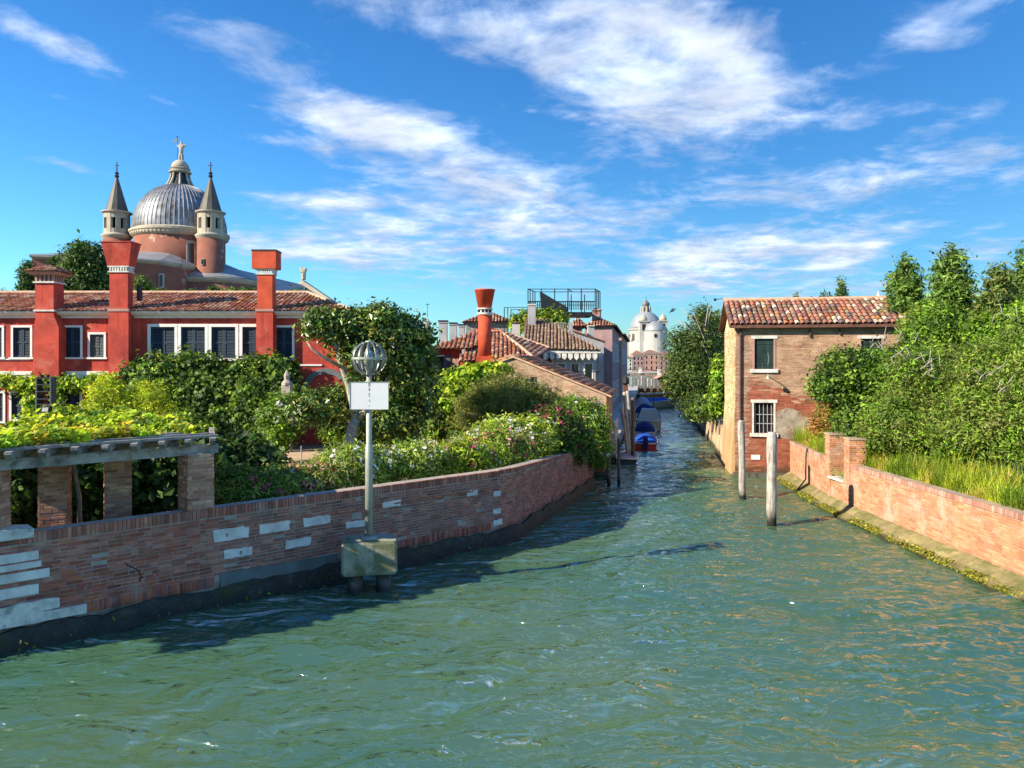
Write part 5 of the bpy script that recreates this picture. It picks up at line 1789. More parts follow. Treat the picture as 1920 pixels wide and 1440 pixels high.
for u in range(1024, 1061, 3):
    part('baluster', MB().box(gx_(u, TY - .8) - .02, gx_(u, TY - .8) + .02, TY - .82, TY - .78, ZV(624.5, TY - .8), ZV(606.5, TY - .8)), 'weathered_wood', tr_)
part('hand_rail', MB().box(gx_(1022, TY - .8), gx_(1061, TY - .8), TY - .84, TY - .76, ZV(606.5, TY - .8), ZV(604.5, TY - .8)), 'weathered_wood', tr_)
part('support', MB().box(gx_(950), gx_(1064), TY + .2, TY + 4, 1, ZV(630.5, TY)), 'grey_stucco', tr_)
tv = thing('terrace_vine', (gx_(1000), TY + 1, ZV(630, TY)), 'green vine growing over the roof terrace frame', 'vine')
crown('foliage', tv, [(P(980, 605, TY + 1), (1.0, .7, .9)), (P(1012, 600, TY + 1), (.9, .7, .8)), (P(1040, 600, TY + .6), (1.1, .7, .85)), (P(1030, 622, TY), (1.0, .5, .5))], 330, 12, .5, .17, LIME + GREEN, .7, seed=71)
limbs('stem', tv, [([P(1000, 630, TY + 1), P(1003, 605, TY + 1)], [.05, .03])])
# upper platform
UY = 63
up_ = thing('upper_platform', (XU(1060, UY), UY, 1), 'high black steel platform with open frame and slanting stair cover', 'platform')
ux = lambda u, Y=UY: XU(u, Y)
fl0, fl1 = ZV(592, UY), ZV(585, UY)
part('floor', MB().box(ux(1064), ux(1111), UY, UY + 3, fl0, fl1), 'steel_dark', up_)
part('floor', MB().box(ux(990), ux(1064), UY, UY + 3, ZV(584, UY), ZV(581, UY)), 'steel_dark', up_)
for (u, Y) in [(990, UY), (1015, UY), (1040, UY), (1065, UY), (1090, UY), (1116, UY), (994, UY + .8), (999, UY + 1.6), (1003, UY + 2.4), (1119, UY + .8), (1122, UY + 1.6), (1125, UY + 2.4), (1071, UY + 3), (1096, UY + 3)]:
    part('post', MB().box(ux(u, Y) - .04, ux(u, Y) + .04, Y - .04, Y + .04, ZV(588, UY), ZV(541, UY) if Y < UY + 2.9 else ZV(546, UY)), 'steel_dark', up_)
for (a, b) in (((990, UY), (1116, UY)), ((1003, UY + 2.4), (1125, UY + 2.4)), ((990, UY), (1003, UY + 2.4)), ((1116, UY), (1125, UY + 2.4)), ((1065, UY), (1073, UY + 2.4))):
    part('top_bar', MB().tube([(ux(*a), a[1], ZV(542, UY)), (ux(*b), b[1], ZV(542, UY))], .04, 4), 'steel_dark', up_)
for u in range(992, 1117, 4):
    part('baluster', MB().box(ux(u) - .035, ux(u) + .035, UY - .03, UY + .03, ZV(581, UY) + .002, ZV(566.5, UY)), 'steel_dark', up_)
part('hand_rail', MB().box(ux(990), ux(1117), UY - .05, UY + .05, ZV(566.5, UY), ZV(564.5, UY)), 'steel_dark', up_)
part('mid_rail', MB().box(ux(990), ux(1117), UY - .045, UY + .045, ZV(572.5, UY), ZV(571.5, UY)), 'steel_dark', up_)
part('stair_cover', MB().prism([(ux(1013), UY - .3, ZV(547, UY)), (ux(1064), UY - .3, ZV(577, UY)), (ux(1064), UY - .3, ZV(580, UY)), (ux(1016), UY - .3, ZV(580, UY))], (0, 1.6, 0)), 'steel_dark', up_)
part('support', MB().box(ux(1000), ux(1068), UY + .5, UY + 3, 1, ZV(584.2, UY)), 'grey_stucco', up_)
# blue-grey house with sloping parapet, pink houses along the quay
bh = thing('bluegrey_house', (XU(1088, 56), 56, 1), 'plain blue grey side wall with sloping parapet beside the pale house', 'house')
Yb = 56
q = [(1066, 606), (1072, 604), (1074, 622), (1100, 640), (1110, 642)]
part('wall', MB().prism([(XU(1066, Yb), Yb, 1), (GF(Yb) - .3, Yb, 1), (GF(Yb) - .3, Yb, ZV(642, Yb)), (XU(1074, Yb), Yb, ZV(622, Yb)), (XU(1073, Yb), Yb, ZV(605, Yb)), (XU(1066, Yb), Yb, ZV(605, Yb))], (.5, 5.5, 0)), 'grey_stucco', bh)
part('coping', MB().prism([(XU(1074, Yb), Yb - .1, ZV(622, Yb)), (GF(Yb) - .2, Yb - .1, ZV(642, Yb)), (GF(Yb) - .2, Yb - .1, ZV(639.5, Yb)), (XU(1074, Yb), Yb - .1, ZV(619.5, Yb))], (.5, 5.6, 0)), 'tile_bed', bh)
part('door', MB().box(XU(1096, Yb), XU(1104, Yb), Yb - .05, Yb + .01, 1.0, 5.2), 'steel_dark', bh)
tc_ = part('chimney', MB().box(XU(1103, 57), XU(1114, 57), 57, 57.8, 5, ZV(612, 57)), 'grey_stucco', bh)
part('cap', MB().box(XU(1102, 57), XU(1115, 57), 56.9, 57.9, ZV(612, 57), ZV(610, 57)), 'pale_stucco', tc_)
rows = lambda d, zs, n, w=.8, h=1.5: [(d * (i + .5) / n - w / 2, d * (i + .5) / n + w / 2, z, z + h) for z in zs for i in range(n)]
F1 = Fr(GF(63) - 2.3, 63, -10.1)
ph = simple_house('pink_house', 'tall pink house with shuttered side on the quay and square chimney', F1, 2.3, 16, 1, ZV(612, 63), 'mauve_stucco', side=rows(16, (2.0, 5.4), 5), wk='shutters', roof=(ZV(600, 66), .3))
pc_ = part('chimney', MB().box(XU(1112, 64), XU(1127, 64), 64, 64.8, ZV(615, 64), ZV(582, 64)), 'pink_stucco', ph)
part('cap', MB().frustum(Fr(XU(1119.5, 64), 64.4, 0), 0, 0, .9, .95, ZV(582, 64), .3, .3, ZV(577, 64)), 'pink_stucco', pc_)
F2_ = Fr(XU(1074, 68), 68, -3)
ps = simple_house('salmon_house', 'salmon wall with sloping roof just below the steel platform', F2_, GF(66) - 2.6 - XU(1074, 68), 5, 1, ZV(612, 68), 'pink_stucco', roof=(ZV(598, 70), .3))
F3_ = Fr(GF(80) - 4, 80, -10.1)
p2 = simple_house('brown_house', 'brownish pink house further along the quay past the tall pink one', F3_, 4.2, 26, 1, ZV(628, 80), 'pink_stucco', side=rows(26, (2.0, 5.2), 7), wk='shutters', roof=(ZV(618, 82), .35))
F4_ = Fr(XU(1139, 108), 108, -10.1)
p3 = simple_house('beige_house', 'small beige house with brick base where the quay meets the footbridge', F4_, XU(1167, 108) - XU(1139, 108), 9, 1.0, ZV(655, 108), 'beige_stucco', holes=[(.9, 1.7, 4.4, 6.2), (.85, 1.65, 1.9, 2.7)], wm='limestone', roof=(ZV(645, 110), .4))
part('brick_base', MB().fbox(F4_, -.03, 2.2, -.05, .01, 1.0, 1.75), 'orange_stucco', p3)

# ================================================================== BRICK HOUSE ON THE RIGHT
FH = Fr(10.15, 34.0, -10)
HW, HD, HE, HR = 7.75, 4.4, 6.72, 7.95
bhse = thing('brick_house', FH.p(HW / 2, HD / 2, 0), 'old two storey brick house with tiled roof standing in the canal', 'house')
hx = lambda u: (XU(u, 33.75) - 10.15) / math.cos(FH.a)
hz = lambda v: ZV(v, 33.8)
wins = [(hx(1416), hx(1450), hz(692), hz(635)), (hx(1415), hx(1450), hz(812), hz(755)), (hx(1601), hx(1636), hz(692), hz(636))]
part('wall', facade(MB(), FH, .012, HW, -.4, HE, wins, y=.007, depth=.24).quad(FH.p(HW, .014, -.4), FH.p(HW, HD, -.4), FH.p(HW, HD, HE), FH.p(HW, .014, HE)).add([FH.p(HW, .014, HE), FH.p(HW, HD, HE), FH.p(HW, HD / 2, HR)], [(0, 1, 2)]).quad(FH.p(0, HD, -.4), FH.p(HW, HD, -.4), FH.p(HW, HD, HE), FH.p(0, HD, HE)), 'mortar_house', bhse)


def hpal(s, z, rg):
    # sun-bleached tan above, crumbling dark red lower down where the face has spalled
    edge = 3.9 + .35 * math.sin(s * 1.7) + rg.uniform(-.3, .3) - (0.6 if s < .6 else 0)
    if s < .55:
        return rg.choice([(.34, .22, .16), (.38, .26, .2), (.30, .17, .12)])
    if z < edge:
        return tone([(.20, .055, .035), (.26, .07, .04), (.30, .085, .048), (.35, .12, .065), (.42, .22, .14)], s, z, 1.6, 6.0, 3.0)
    return tone([(.27, .14, .085), (.35, .20, .125), (.40, .25, .16), (.42, .28, .18), (.47, .34, .235)], s, z, 1.3, 4.5, 1.0)


def hskip(s, z, h):
    if any(a - h - .08 < s < b + h + .08 and c - .10 < z < d + .10 for a, b, c, d in wins):
        return True
    return 1.75 < s < 3.3 + .2 * math.sin(z * 5) and 1.75 + .3 * abs(s - 2.4) < z < 3.1 - .25 * abs(s - 2.3)


l = brick_run(FH.p(0, 0), FH.p(HW, 0), .15, HE - .02, hpal, skip=hskip, jit=.005, vary=.34, halves=.15, seed=401, corr=.8, BL=.31, J=.010)
l = [b for b in l if not (b[0].z < 4.0 and random.random() < .05)]
ls = brick_run(FH.p(0, HD), FH.p(0, 0), 3.0, HE, [(.56, .44, .24), (.52, .39, .20), (.60, .50, .31), (.50, .34, .18)], jit=.004, seed=402, halves=.12, corr=.8, vary=.3, BL=.3, J=.010)
lay_bricks(bhse, l, 'brick_old', 300)
lay_bricks(bhse, ls, 'brick_old', 0, rest='side_brick_courses')
sp_ = MB().prism([FH.p(.012, HD, -.4), FH.p(.012, 0.02, -.4), FH.p(.012, .02, HE), FH.p(.012, HD / 2, HR), FH.p(.012, HD, HE)], FH.ex * .2)
part('side_wall', sp_, 'limewash', bhse)
sk = MB()
for i in range(9):
    y0, y1 = HD * i / 9, HD * (i + 1) / 9
    sk.add([FH.p(-.2 + .03 * math.sin(i), y0, -.4), FH.p(-.2 + .03 * math.sin(i + 1), y1, -.4), FH.p(-.012, y1, 3.05 + .2 * math.sin((i + 1) * 2.1)), FH.p(-.012, y0, 3.05 + .2 * math.sin(i * 2.1))], [(1, 0, 3, 2)])
sk.add([FH.p(-.2, 0, -.4), FH.p(.02, 0, -.4), FH.p(-.012, 0, 3.05)], [(0, 1, 2)])
part('battered_base', sk, 'limewash', bhse, True)
for wi, (a, b, c, d) in enumerate(wins):
    F_ = FH
    lint = part('window', MB().fbox(F_, a - .14, b + .16, -.03, .05, d, d + .14), 'limestone', bhse)
    part('sill', MB().fbox(F_, a - .18, b + .18, -.09, .05, c - .16, c), 'limestone', lint)
    part('jamb', MB().fbox(F_, a - .08, a, -.018, .05, c, d), 'limestone' if wi == 1 else 'pink_stucco', lint)
    part('jamb', MB().fbox(F_, b, b + .08, -.018, .05, c, d), 'limestone' if wi == 1 else 'pink_stucco', lint)
    if wi != 1:
        xm = (a + b) / 2
        for (p, q) in ((a + .01, xm - .005), (xm + .005, b - .01)):
            part('shutter', MB().fbox(F_, p, q, .07, .11, c, d - .02), 'shutter_green', lint)
        for zz in (c + .2, d - .25):
            part('shutter_rail', MB().fbox(F_, a + .012, b - .012, .05, .068, zz, zz + .07), 'shutter_green', lint)
    else:
        part('room_dark', MB().fbox(F_, a, b, .2, .25, c, d), 'dark_room', lint)
        for i in range(5):
            xx = a + (b - a) * (i + .5) / 5
            part('window_bar', MB().tube([F_.p(xx, .10, c), F_.p(xx, .10, d)], .012, 6), 'cover_grey', lint)
        for kk in (.3, .6):
            part('window_bar', MB().fbox(F_, a, b, .083, .089, c + (d - c) * kk, c + (d - c) * kk + .025), 'cover_grey', lint)
part('plaster_patch', MB().prism([FH.p(1.75, .03, 1.75), FH.p(2.5, .03, 1.68), FH.p(3.15, .03, 1.95), FH.p(3.3, .03, 2.4), FH.p(2.9, .03, 2.9), FH.p(2.3, .03, 3.1), FH.p(1.8, .03, 2.9)], FH.ey * -.034), 'old_plaster', bhse)
part('plaque', MB().fbox(FH, hx(1410), hx(1426), -.03, .0, hz(862), hz(853)), 'sign_white', bhse)
part('down_pipe', MB().tube([FH.p(.26, -.12, HE - .08), FH.p(.24, -.06, HE - .35), FH.p(.22, -.06, 1.0), FH.p(.30, -.07, .75)], .045, 10), 'tile_bed', bhse, True)
part('gutter', MB().fbox(FH, -.25, HW + .2, -.33, -.22, HE - .04, HE + .05), 'tile_bed', bhse)
lb = part('wall_lamp', MB().tube([FH.p(1.36, 0, 4.55), FH.p(1.36, -.5, 4.6), FH.p(1.36, -.62, 4.55)], .02, 8).lathe(FH.p(1.36, -.62, 4.40), [(.10, 0), (.08, .12), (.03, .17)], 12), 'pole_metal', bhse)
part('rafter_tails', MB().fbox(FH, hx(1512), hx(1512) + .05, -.10, 0, HE - .45, HE - .05).fbox(FH, hx(1563), hx(1563) + .05, -.10, 0, HE - .35, HE - .05), 'tile_bed', bhse, kind='stuff')
rb = MB()
e0, e1 = FH.p(-.28, -.28, HE), FH.p(HW + .2, -.28, HE)
t0, t1 = FH.p(-.28, HD / 2, HR + .05), FH.p(HW + .2, HD / 2, HR + .05)
b0, b1 = FH.p(-.28, HD + .28, HE), FH.p(HW + .2, HD + .28, HE)
rb.prism([e0, t0, b0, b0 + Vector((0, 0, .1)), t0 + Vector((0, 0, .12)), e0 + Vector((0, 0, .1))], e1 - e0)
rr = part('roof', rb, 'tile_bed', bhse)
quad_tiles(rr, e0 + Vector((0, 0, .10)), e1 + Vector((0, 0, .10)), t1 + Vector((0, 0, .12)), t0 + Vector((0, 0, .12)), seed=81, singles=300, pitch=.235, expo=.36, rad=.105,
           pal=[(.33, .135, .085), (.28, .11, .07), (.22, .11, .08), (.40, .26, .19), (.15, .085, .07), (.46, .36, .29), (.32, .15, .10), (.20, .14, .12), (.36, .13, .07)])
part('ridge', MB().tube([t0 + Vector((0, 0, .16)), (t0 + t1) / 2 + Vector((0, 0, .14)), t1 + Vector((0, 0, .16))], .11, 8), 'ridge_mortar', rr)
part('chimney', MB().fbox(FH, HW - 1.0, HW - .2, HD / 2 + .1, HD / 2 + .7, HR - .2, HR + .25), 'pink_stucco', bhse)
ls_ = MB()
for i in range(8):
    x0 = -.1 + i * .34
    w = .3 + .1 * random.random()
    ls_.frustum(FH, x0 + w / 2, -.14, w, .5, -.5, w * .9, .38, .12 + .08 * random.random())
part('base_stones', ls_, 'limestone_rough', bhse, kind='stuff')
al = thing('arm_lamp', P(1358, 690, 52), 'thin pole with level arm and small lamp beside the brick house roof', 'lamp')
part('pole', MB().tube([P(1358, 690, 52), P(1358, 559, 52)], .035, 6), 'iron', al)
part('arm', MB().tube([P(1358, 560, 52), P(1341, 561.5, 52)], .025, 6), 'iron', al)
part('lamp_head', MB().tube([P(1342.5, 561.4, 52), P(1339, 562.4, 52)], .09, 8), 'iron', al)

# ================================================================== MOORING POLES


def mooring(x, y, top, r, label, m='mooring_wood', lean=(0, 0), group='wooden mooring poles'):
    o = thing('mooring_pole', (x, y, -1.0), label, 'pole', group)
    rg = random.Random(int(x * 100))
    pts, rad = [], []
    for i in range(9):
        t_ = i / 8
        pts.append((x + lean[0] * t_ + rg.uniform(-.01, .01), y + lean[1] * t_ + rg.uniform(-.01, .01), -1.0 + (top + 1.0) * t_))
        rad.append(r * (1 + .06 * math.sin(i * 2.1)) * (1.0 if i < 8 else .72))
    pts.insert(8, tuple(Vector(pts[7]).lerp(Vector(pts[8]), .82)))
    rad.insert(8, r * 1.02)
    part('shaft', MB().tube(pts, rad, 14), m, o, True)
    return o


mooring(XU(1447, 23.4), 23.4, ZV(810, 23.4), .155, 'thick pale weathered mooring pole nearest the gate in the orange wall')
mooring(XU(1393, 28.0), 28.0, ZV(788, 28.0), .125, 'slimmer pale mooring pole in front of the brick house corner', lean=(-.06, 0))
mooring(XU(1141, 31.0), 31.0, ZV(828, 31.0), .075, 'dark thin mooring pole at the end of the garden wall', 'mooring_dark')
mooring(XU(1160, 31.4), 31.4, ZV(822, 31.4), .065, 'dark thin mooring pole standing just off the shed corner', 'mooring_dark')
mooring(XU(1187, 38.0), 38.0, ZV(745, 38.0), .10, 'tall brown pole beside the blue covered boats', 'mooring_dark')
mooring(XU(1184, 40.0), 40.0, ZV(735, 40.0), .10, 'tall grey leaning pole in the tied cluster by the quay', lean=(-.35, .2))
mooring(XU(1192, 42.0), 42.0, ZV(733, 42.0), .10, 'grey pole at the back of the tied cluster', lean=(-.45, .2))
mooring(XU(1184, 39.0), 39.0, ZV(765, 39.0), .085, 'most slanted grey pole of the tied cluster', lean=(-.50, .1))
mooring(XU(1226, 66.0), 66.0, ZV(730, 66.0), .06, 'dark thin pole standing before the beige boat with blue cover', 'mooring_dark')
lp_ = thing('quay_post', (XU(1173, 44), 44, 1.0), 'dark red post with lamp on the quay edge', 'post')
part('post', MB().box(XU(1173, 44) - .13, XU(1173, 44) + .13, 43.9, 44.15, 1.0, ZV(722, 44)), 'tile_bed', lp_)
part('lamp_head', MB().lathe((XU(1173, 44), 44, ZV(722, 44)), [(.10, 0), (.22, .12), (.2, .4), (.05, .55)], 8), 'iron', lp_)
for k in range(3):
    y = 40.2 + k * 1.3
    x = lbank(y) - .22
    bo_ = thing('quay_bollard', (x, y, 1.02), ['front white stone bollard on the quay beside the shed', 'middle white stone bollard on the quay', 'rear white stone bollard on the quay'][k], 'bollard', 'quay bollards')
    part('post', MB().lathe((x, y, 1.02), [(.12, 0), (.10, .1), (.09, .75), (.12, .8), (.12, .9), (.06, .98)], 14), 'limestone', bo_)

# ================================================================== BOATS


def make_boat(name, label, x, y, L, Wd, H, hull, cover, rz, deck='boat_white', cabin=None, motor=True, group='boats moored along the quay', cov=(.08, .95, .38), stripe=None):
    b = thing(name, (x, y, 0), label, 'boat', group, rz)
    n = 14
    vs = []
    for i in range(n + 1):
        t_ = i / n
        w = Wd / 2 * (1 - max(0, (t_ - .45) / .55) ** 2.3) * (.88 + .12 * min(1, t_ * 4))
        sh = H * (1 + .35 * t_ ** 2)
        yy_ = -L / 2 + L * t_ + (.25 if i == n else 0)
        for (k, z) in ((0, -.25), (.72, -.18), (.92, .1), (1.0, sh)):
            vs.append((-w * k, yy_, z))
        for (k, z) in ((1.0, sh), (.92, .1), (.72, -.18)):
            vs.append((w * k, yy_, z))
    fs = []
    for i in range(n):
        for k in range(6):
            fs.append((i * 7 + k, i * 7 + k + 1, i * 7 + 8 + k, i * 7 + 7 + k))
        fs.append((i * 7 + 6, i * 7, i * 7 + 7, i * 7 + 13))
    fs.append((0, 6, 5, 4, 3, 2, 1))
    part('hull', MB().add(vs, fs), hull, b, False, local=True)
    g = MB()
    for sgn in (-1, 1):
        pts = []
        for i in range(n + 1):
            j = i * 7 + (3 if sgn < 0 else 4)
            p = vs[j]
            pts.append((p[0], p[1], p[2] + .01))
        g.tube(pts, .04, 6)
    g.tube([vs[3], vs[4]], .04, 6)
    part('gunwale', g, deck, b, True, local=True)
    t0, t1, hh = cov
    cv, cf = [], []
    m_ = 12
    for i in range(m_ + 1):
        t_ = t0 + (t1 - t0) * i / m_
        w = Wd / 2 * (1 - max(0, (t_ - .45) / .55) ** 2.3) * .99
        sh = H * (1 + .35 * t_ ** 2) + .03
        prof_h = hh * (math.sin(min(1, (i + .6) / 3.5) * math.pi / 2)) * (1 - .55 * (i / m_) ** 2)
        for k in range(9):
            s = -1 + k / 4
            sag = .035 * math.sin(i * 2.4 + k) if 0 < k < 8 else 0
            cv.append((w * s * 1.02, -L / 2 + L * t_, sh + prof_h * (1 - abs(s) ** 2.2) + sag - (.05 if k in (0, 8) else 0)))
    for i in range(m_):
        for k in range(8):
            cf.append((i * 9 + k, i * 9 + k + 1, i * 9 + 10 + k, i * 9 + 9 + k))
    cf.append(tuple(range(8, -1, -1)))
    part('cover', MB().add(cv, cf), cover, b, True, local=True)
    if cabin:
        cm, y0, y1, hc = cabin
        w = Wd * .46
        vs_ = [(-w, y0, H), (w, y0, H), (w, y1, H), (-w, y1, H), (-w * .62, y0 + .25, H + hc), (w * .62, y0 + .25, H + hc), (w * .6, y1 - .3, H + hc), (-w * .6, y1 - .3, H + hc)]
        part('cabin_cover', MB().add(vs_, [(4, 5, 6, 7), (0, 1, 5, 4), (1, 2, 6, 5), (2, 3, 7, 6), (3, 0, 4, 7)]), cm, b, False, local=True)
    if motor:
        mo = part('outboard', MB().frustum(Fr(0, -L / 2 - .18, 0), 0, 0, .2, .2, .1, .3, .42, .55).frustum(Fr(0, -L / 2 - .18, 0), 0, 0, .3, .42, .55, .22, .3, H + .45), 'cover_navy' if motor == 'blue' else 'boat_dark', b, False, local=True)
        part('motor_leg', MB().fbox(Fr(0, -L / 2 - .16, 0), -.05, .05, -.1, .1, -.4, .1), 'boat_dark', mo, local=True)
    return b


def bz(y, off):
    return lbank(y) + off


rzc = R(-10)
make_boat('motor_boat', 'small red boat with blue cover and outboard motor, nearest of the moored row', XU(1212, 45.5), 45.8, 4.2, 1.42, .42, 'boat_red', 'cover_blue', rzc, motor='blue', cov=(.1, .97, .32))
make_boat('motor_boat', 'white boat with rounded dark blue cover behind the red boat', XU(1210, 52), 52.2, 4.4, 1.5, .5, 'boat_white', 'cover_navy', rzc, motor='blue', cov=(.02, .9, .62))
make_boat('cabin_boat', 'cream boat with pale grey cabin cover and navy hood', XU(1221, 59), 60.0, 5.2, 2.0, .72, 'boat_cream', 'cover_navy', rzc, motor=False, cabin=('cover_grey', -2.5, .2, .85), cov=(.45, .97, .95))
make_boat('motor_boat', 'boat under a navy cover beyond the cream cabin boat', XU(1211, 70), 70.5, 5.0, 1.9, .6, 'boat_white', 'cover_navy', rzc, motor=False, cov=(.02, .95, .8))
make_boat('motor_boat', 'boat under a lilac grey cover close to the quay', XU(1204, 84), 84, 5, 1.9, .6, 'boat_white', 'cover_lilac', rzc, motor=False, cov=(.02, .9, .9))
make_boat('motor_boat', 'cream boat with bright blue cover pointing across the canal', XU(1230, 88), 88, 5.2, 2.0, .75, 'boat_cream', 'cover_blue', R(-62), motor=False, cov=(.05, .85, .42))
make_boat('wooden_boat', 'orange wooden boat at the far end of the moored row', XU(1228, 112), 112, 6, 2.0, .7, 'boat_wood', 'boat_wood', R(-70), motor=False, cov=(.1, .5, .1))
make_boat('dinghy', 'small dark dinghy tied beside the quay steps', XU(1176, 38.8), 38.8, 2.6, 1.1, .3, 'boat_dark', 'cover_lilac', rzc, motor=False, cov=(.1, .5, .1))

# ================================================================== BRIDGE, FAR SHORE
br = thing('arched_footbridge', (XU(1200, 146), 146, 0), 'arched stone footbridge across the mouth of the side canal', 'bridge')
xs_ = np.linspace(XU(1150, 146), XU(1262, 146), 25)
xc = XU(1198, 146)
und, ovr = [], []
for x in xs_:
    d = (x - xc)
    zt = 3.45 - .028 * d * d * .9
    zu = 3.0 - .052 * d * d
    ovr.append((x, max(zt, 1.2)))
    und.append((x, max(zu, -.3)))
mb = MB()
for i in range(24):
    mb.prism([(und[i][0], 145, und[i][1]), (und[i + 1][0], 145, und[i + 1][1]), (ovr[i + 1][0], 145, ovr[i + 1][1]), (ovr[i][0], 145, ovr[i][1])], (0, 2.6, 0))
part('arch_span', mb, 'bridge_stone', br)
for u in (1173.5, 1200.5, 1236):
    x = XU(u, 145)
    z = 3.45 - .0252 * (x - xc) ** 2
    part('pillar', MB().box(x - .28, x + .28, 144.75, 145.25, z, z + .95).box(x - .36, x + .36, 144.67, 145.33, z + .95, z + 1.1), 'limestone', br)
for yy in (145.05, 147.4):
    part('hand_rail', MB().tube([(x, yy, max(3.45 - .0252 * (x - xc) ** 2, 1.2) + .8) for x in xs_], .05, 6), 'iron', br)
ft_ = thing('timber_jetty', (XU(1210, 138), 138, 0), 'long dark timber boom lying across the canal before the arched bridge', 'jetty')
part('deck', MB().box(XU(1166, 138), XU(1290, 138), 137.4, 138.6, .05, .75), 'tile_bed', ft_)
for u in range(1172, 1280, 12):
    part('pile', MB().box(XU(u, 138) - .15, XU(u, 138) + .15, 137.0, 137.3, -.5, 1.3), 'mooring_dark', ft_)
for k, u in enumerate((1170, 1178, 1184, 1192, 1197, 1203, 1209, 1215, 1222, 1229)):
    y = 156 + 6 * (k % 3)
    mooring(XU(u, y), y, 1.9 + .25 * ((k * 7) % 4), .14, ['first', 'second', 'third', 'fourth', 'fifth', 'sixth', 'seventh', 'eighth', 'ninth', 'tenth'][k] + ' wooden post from the left under the arched bridge', 'mooring_dark' if k % 3 == 0 else 'mooring_wood', group='posts under the arched bridge')
bh_ = thing('boat_shed', (XU(1262, 140), 141, 0), 'dark low boat shed with reddish roof behind the dark tree', 'shed')
part('wall', MB().box(XU(1242, 141), XU(1290, 141), 141, 144.5, 0, 2.6), 'tile_bed', bh_)
part('roof', MB().prism([(XU(1230, 141), 140.5, 2.5), (XU(1252, 141), 140.5, 3.7), (XU(1292, 141), 140.5, 3.7), (XU(1292, 141), 140.5, 3.4), (XU(1252, 141), 140.5, 3.4)], (0, 4.4, 0)), 'pink_stucco', bh_)
FYY = 440
fars = [(1120, 1148, 668, 'beige_stucco', 'far beige waterfront house hidden behind the quay houses', 664), (1149, 1186, 672, 'pale_stucco', 'white waterfront house across the wide canal', 663), (1187, 1207, 667, 'mauve_stucco', 'purplish waterfront house beneath the white domed church', 657),
        (1208, 1236, 664, 'pink_stucco', 'long lilac waterfront palace right of the purplish one', 656), (1236.5, 1262, 667, 'mauve_stucco', 'waterfront house partly behind the dark tree', 659), (1263, 1300, 668, 'beige_stucco', 'waterfront house behind the dark tree', 660)]
for (u0, u1, v0, m_, lab, vr) in fars:
    x0, x1 = XU(u0, FYY), XU(u1, FYY)
    F_ = Fr(x0, FYY, 0)
    h = thing('waterfront_house', (x0, FYY, 1.4), lab, 'house', 'houses on the far waterfront')
    zt = ZV(v0, FYY)
    w = x1 - x0
    n = max(3, int(w / 2.3))
    hs = []
    for fl in range(3):
        zb = 2.0 + fl * (zt - 2.2) / 3
        for i in range(n):
            xx = w * (i + .5) / n
            hs.append((xx - .45, xx + .45, zb + .5, zb + .5 + (zt - 2.2) / 3 * .62))
    mb = facade(MB(), F_, 0, w, 1.4, zt, hs, depth=.4)
    mb.quad(F_.p(w, 0, 1.4), F_.p(w, 12, 1.4), F_.p(w, 12, zt), F_.p(w, 0, zt)).quad(F_.p(0, 0, 1.4), F_.p(0, 12, 1.4), F_.p(0, 12, zt), F_.p(0, 0, zt))
    part('wall', mb, m_, h)
    for q in hs:
        part('window', MB().fbox(F_, q[0], q[1], .38, .42, q[2], q[3]), 'shutter_green', h)
    part('cornice', MB().fbox(F_, -.2, w + .2, -.3, .2, zt, zt + .4), 'limestone', h)
    zr = ZV(vr, FYY + 6)
    rb = MB()
    rb.add([F_.p(-.4, -.5, zt + .41), F_.p(w + .4, -.5, zt + .41), F_.p(w + .4, 12.5, zt + .41), F_.p(-.4, 12.5, zt + .41), F_.p(min(5, w * .4), 6, zr), F_.p(w - min(5, w * .4), 6, zr)], [(0, 1, 5, 4), (1, 2, 5), (2, 3, 4, 5), (3, 0, 4)])
    part('roof', rb, 'far_tiles', h)
# white domed basilica
SY = 520
sX = XU(1211, SY)
sal = thing('white_basilica', (sX, SY, 1.4), 'distant white basilica with large pale dome and smaller domed towers', 'church')
s_ = lambda v: ZV(v, SY)
sc = Vector((sX, SY, 0))
part('drum', MB().lathe(sc, [(13.2, 1.4), (13.2, s_(640)), (11.5, s_(639)), (11.3, s_(620))], 32), 'salute_stone', sal)
part('drum_cornice', MB().lathe(sc, [(11.3, s_(621)), (12.2, s_(619)), (12.2, s_(617)), (10.8, s_(616))], 32), 'salute_stone', sal)
part('dome', MB().lathe(sc, [(10.9 * math.cos(a), s_(616.2) + 12.0 * math.sin(a)) for a in np.linspace(0, 1.38, 14)], 32), 'salute_lead', sal, True)
lt_ = part('lantern', MB().lathe(sc, [(3.4, s_(586)), (2.4, s_(583)), (2.2, s_(573)), (2.9, s_(572)), (2.7, s_(570)), (2.2, s_(567)), (.9, s_(564)), (.35, s_(562)), (.35, s_(556))], 16), 'lead', sal, True)
for i in range(8):
    a = 2 * math.pi * i / 8
    part('pinnacle', MB().lathe(sc + Vector((3.2 * math.cos(a), 3.2 * math.sin(a), 0)), [(.6, s_(586)), (.5, s_(578)), (.1, s_(574))], 6), 'church_stone', lt_)
for i in range(16):
    a = 2 * math.pi * (i + .5) / 16
    part('volute', MB().frustum(Fr(sX + 12.6 * math.cos(a), SY + 12.6 * math.sin(a), math.degrees(a)), 0, 0, 3.6, 1.3, s_(640), 1.0, .9, s_(626)), 'salute_stone', sal)
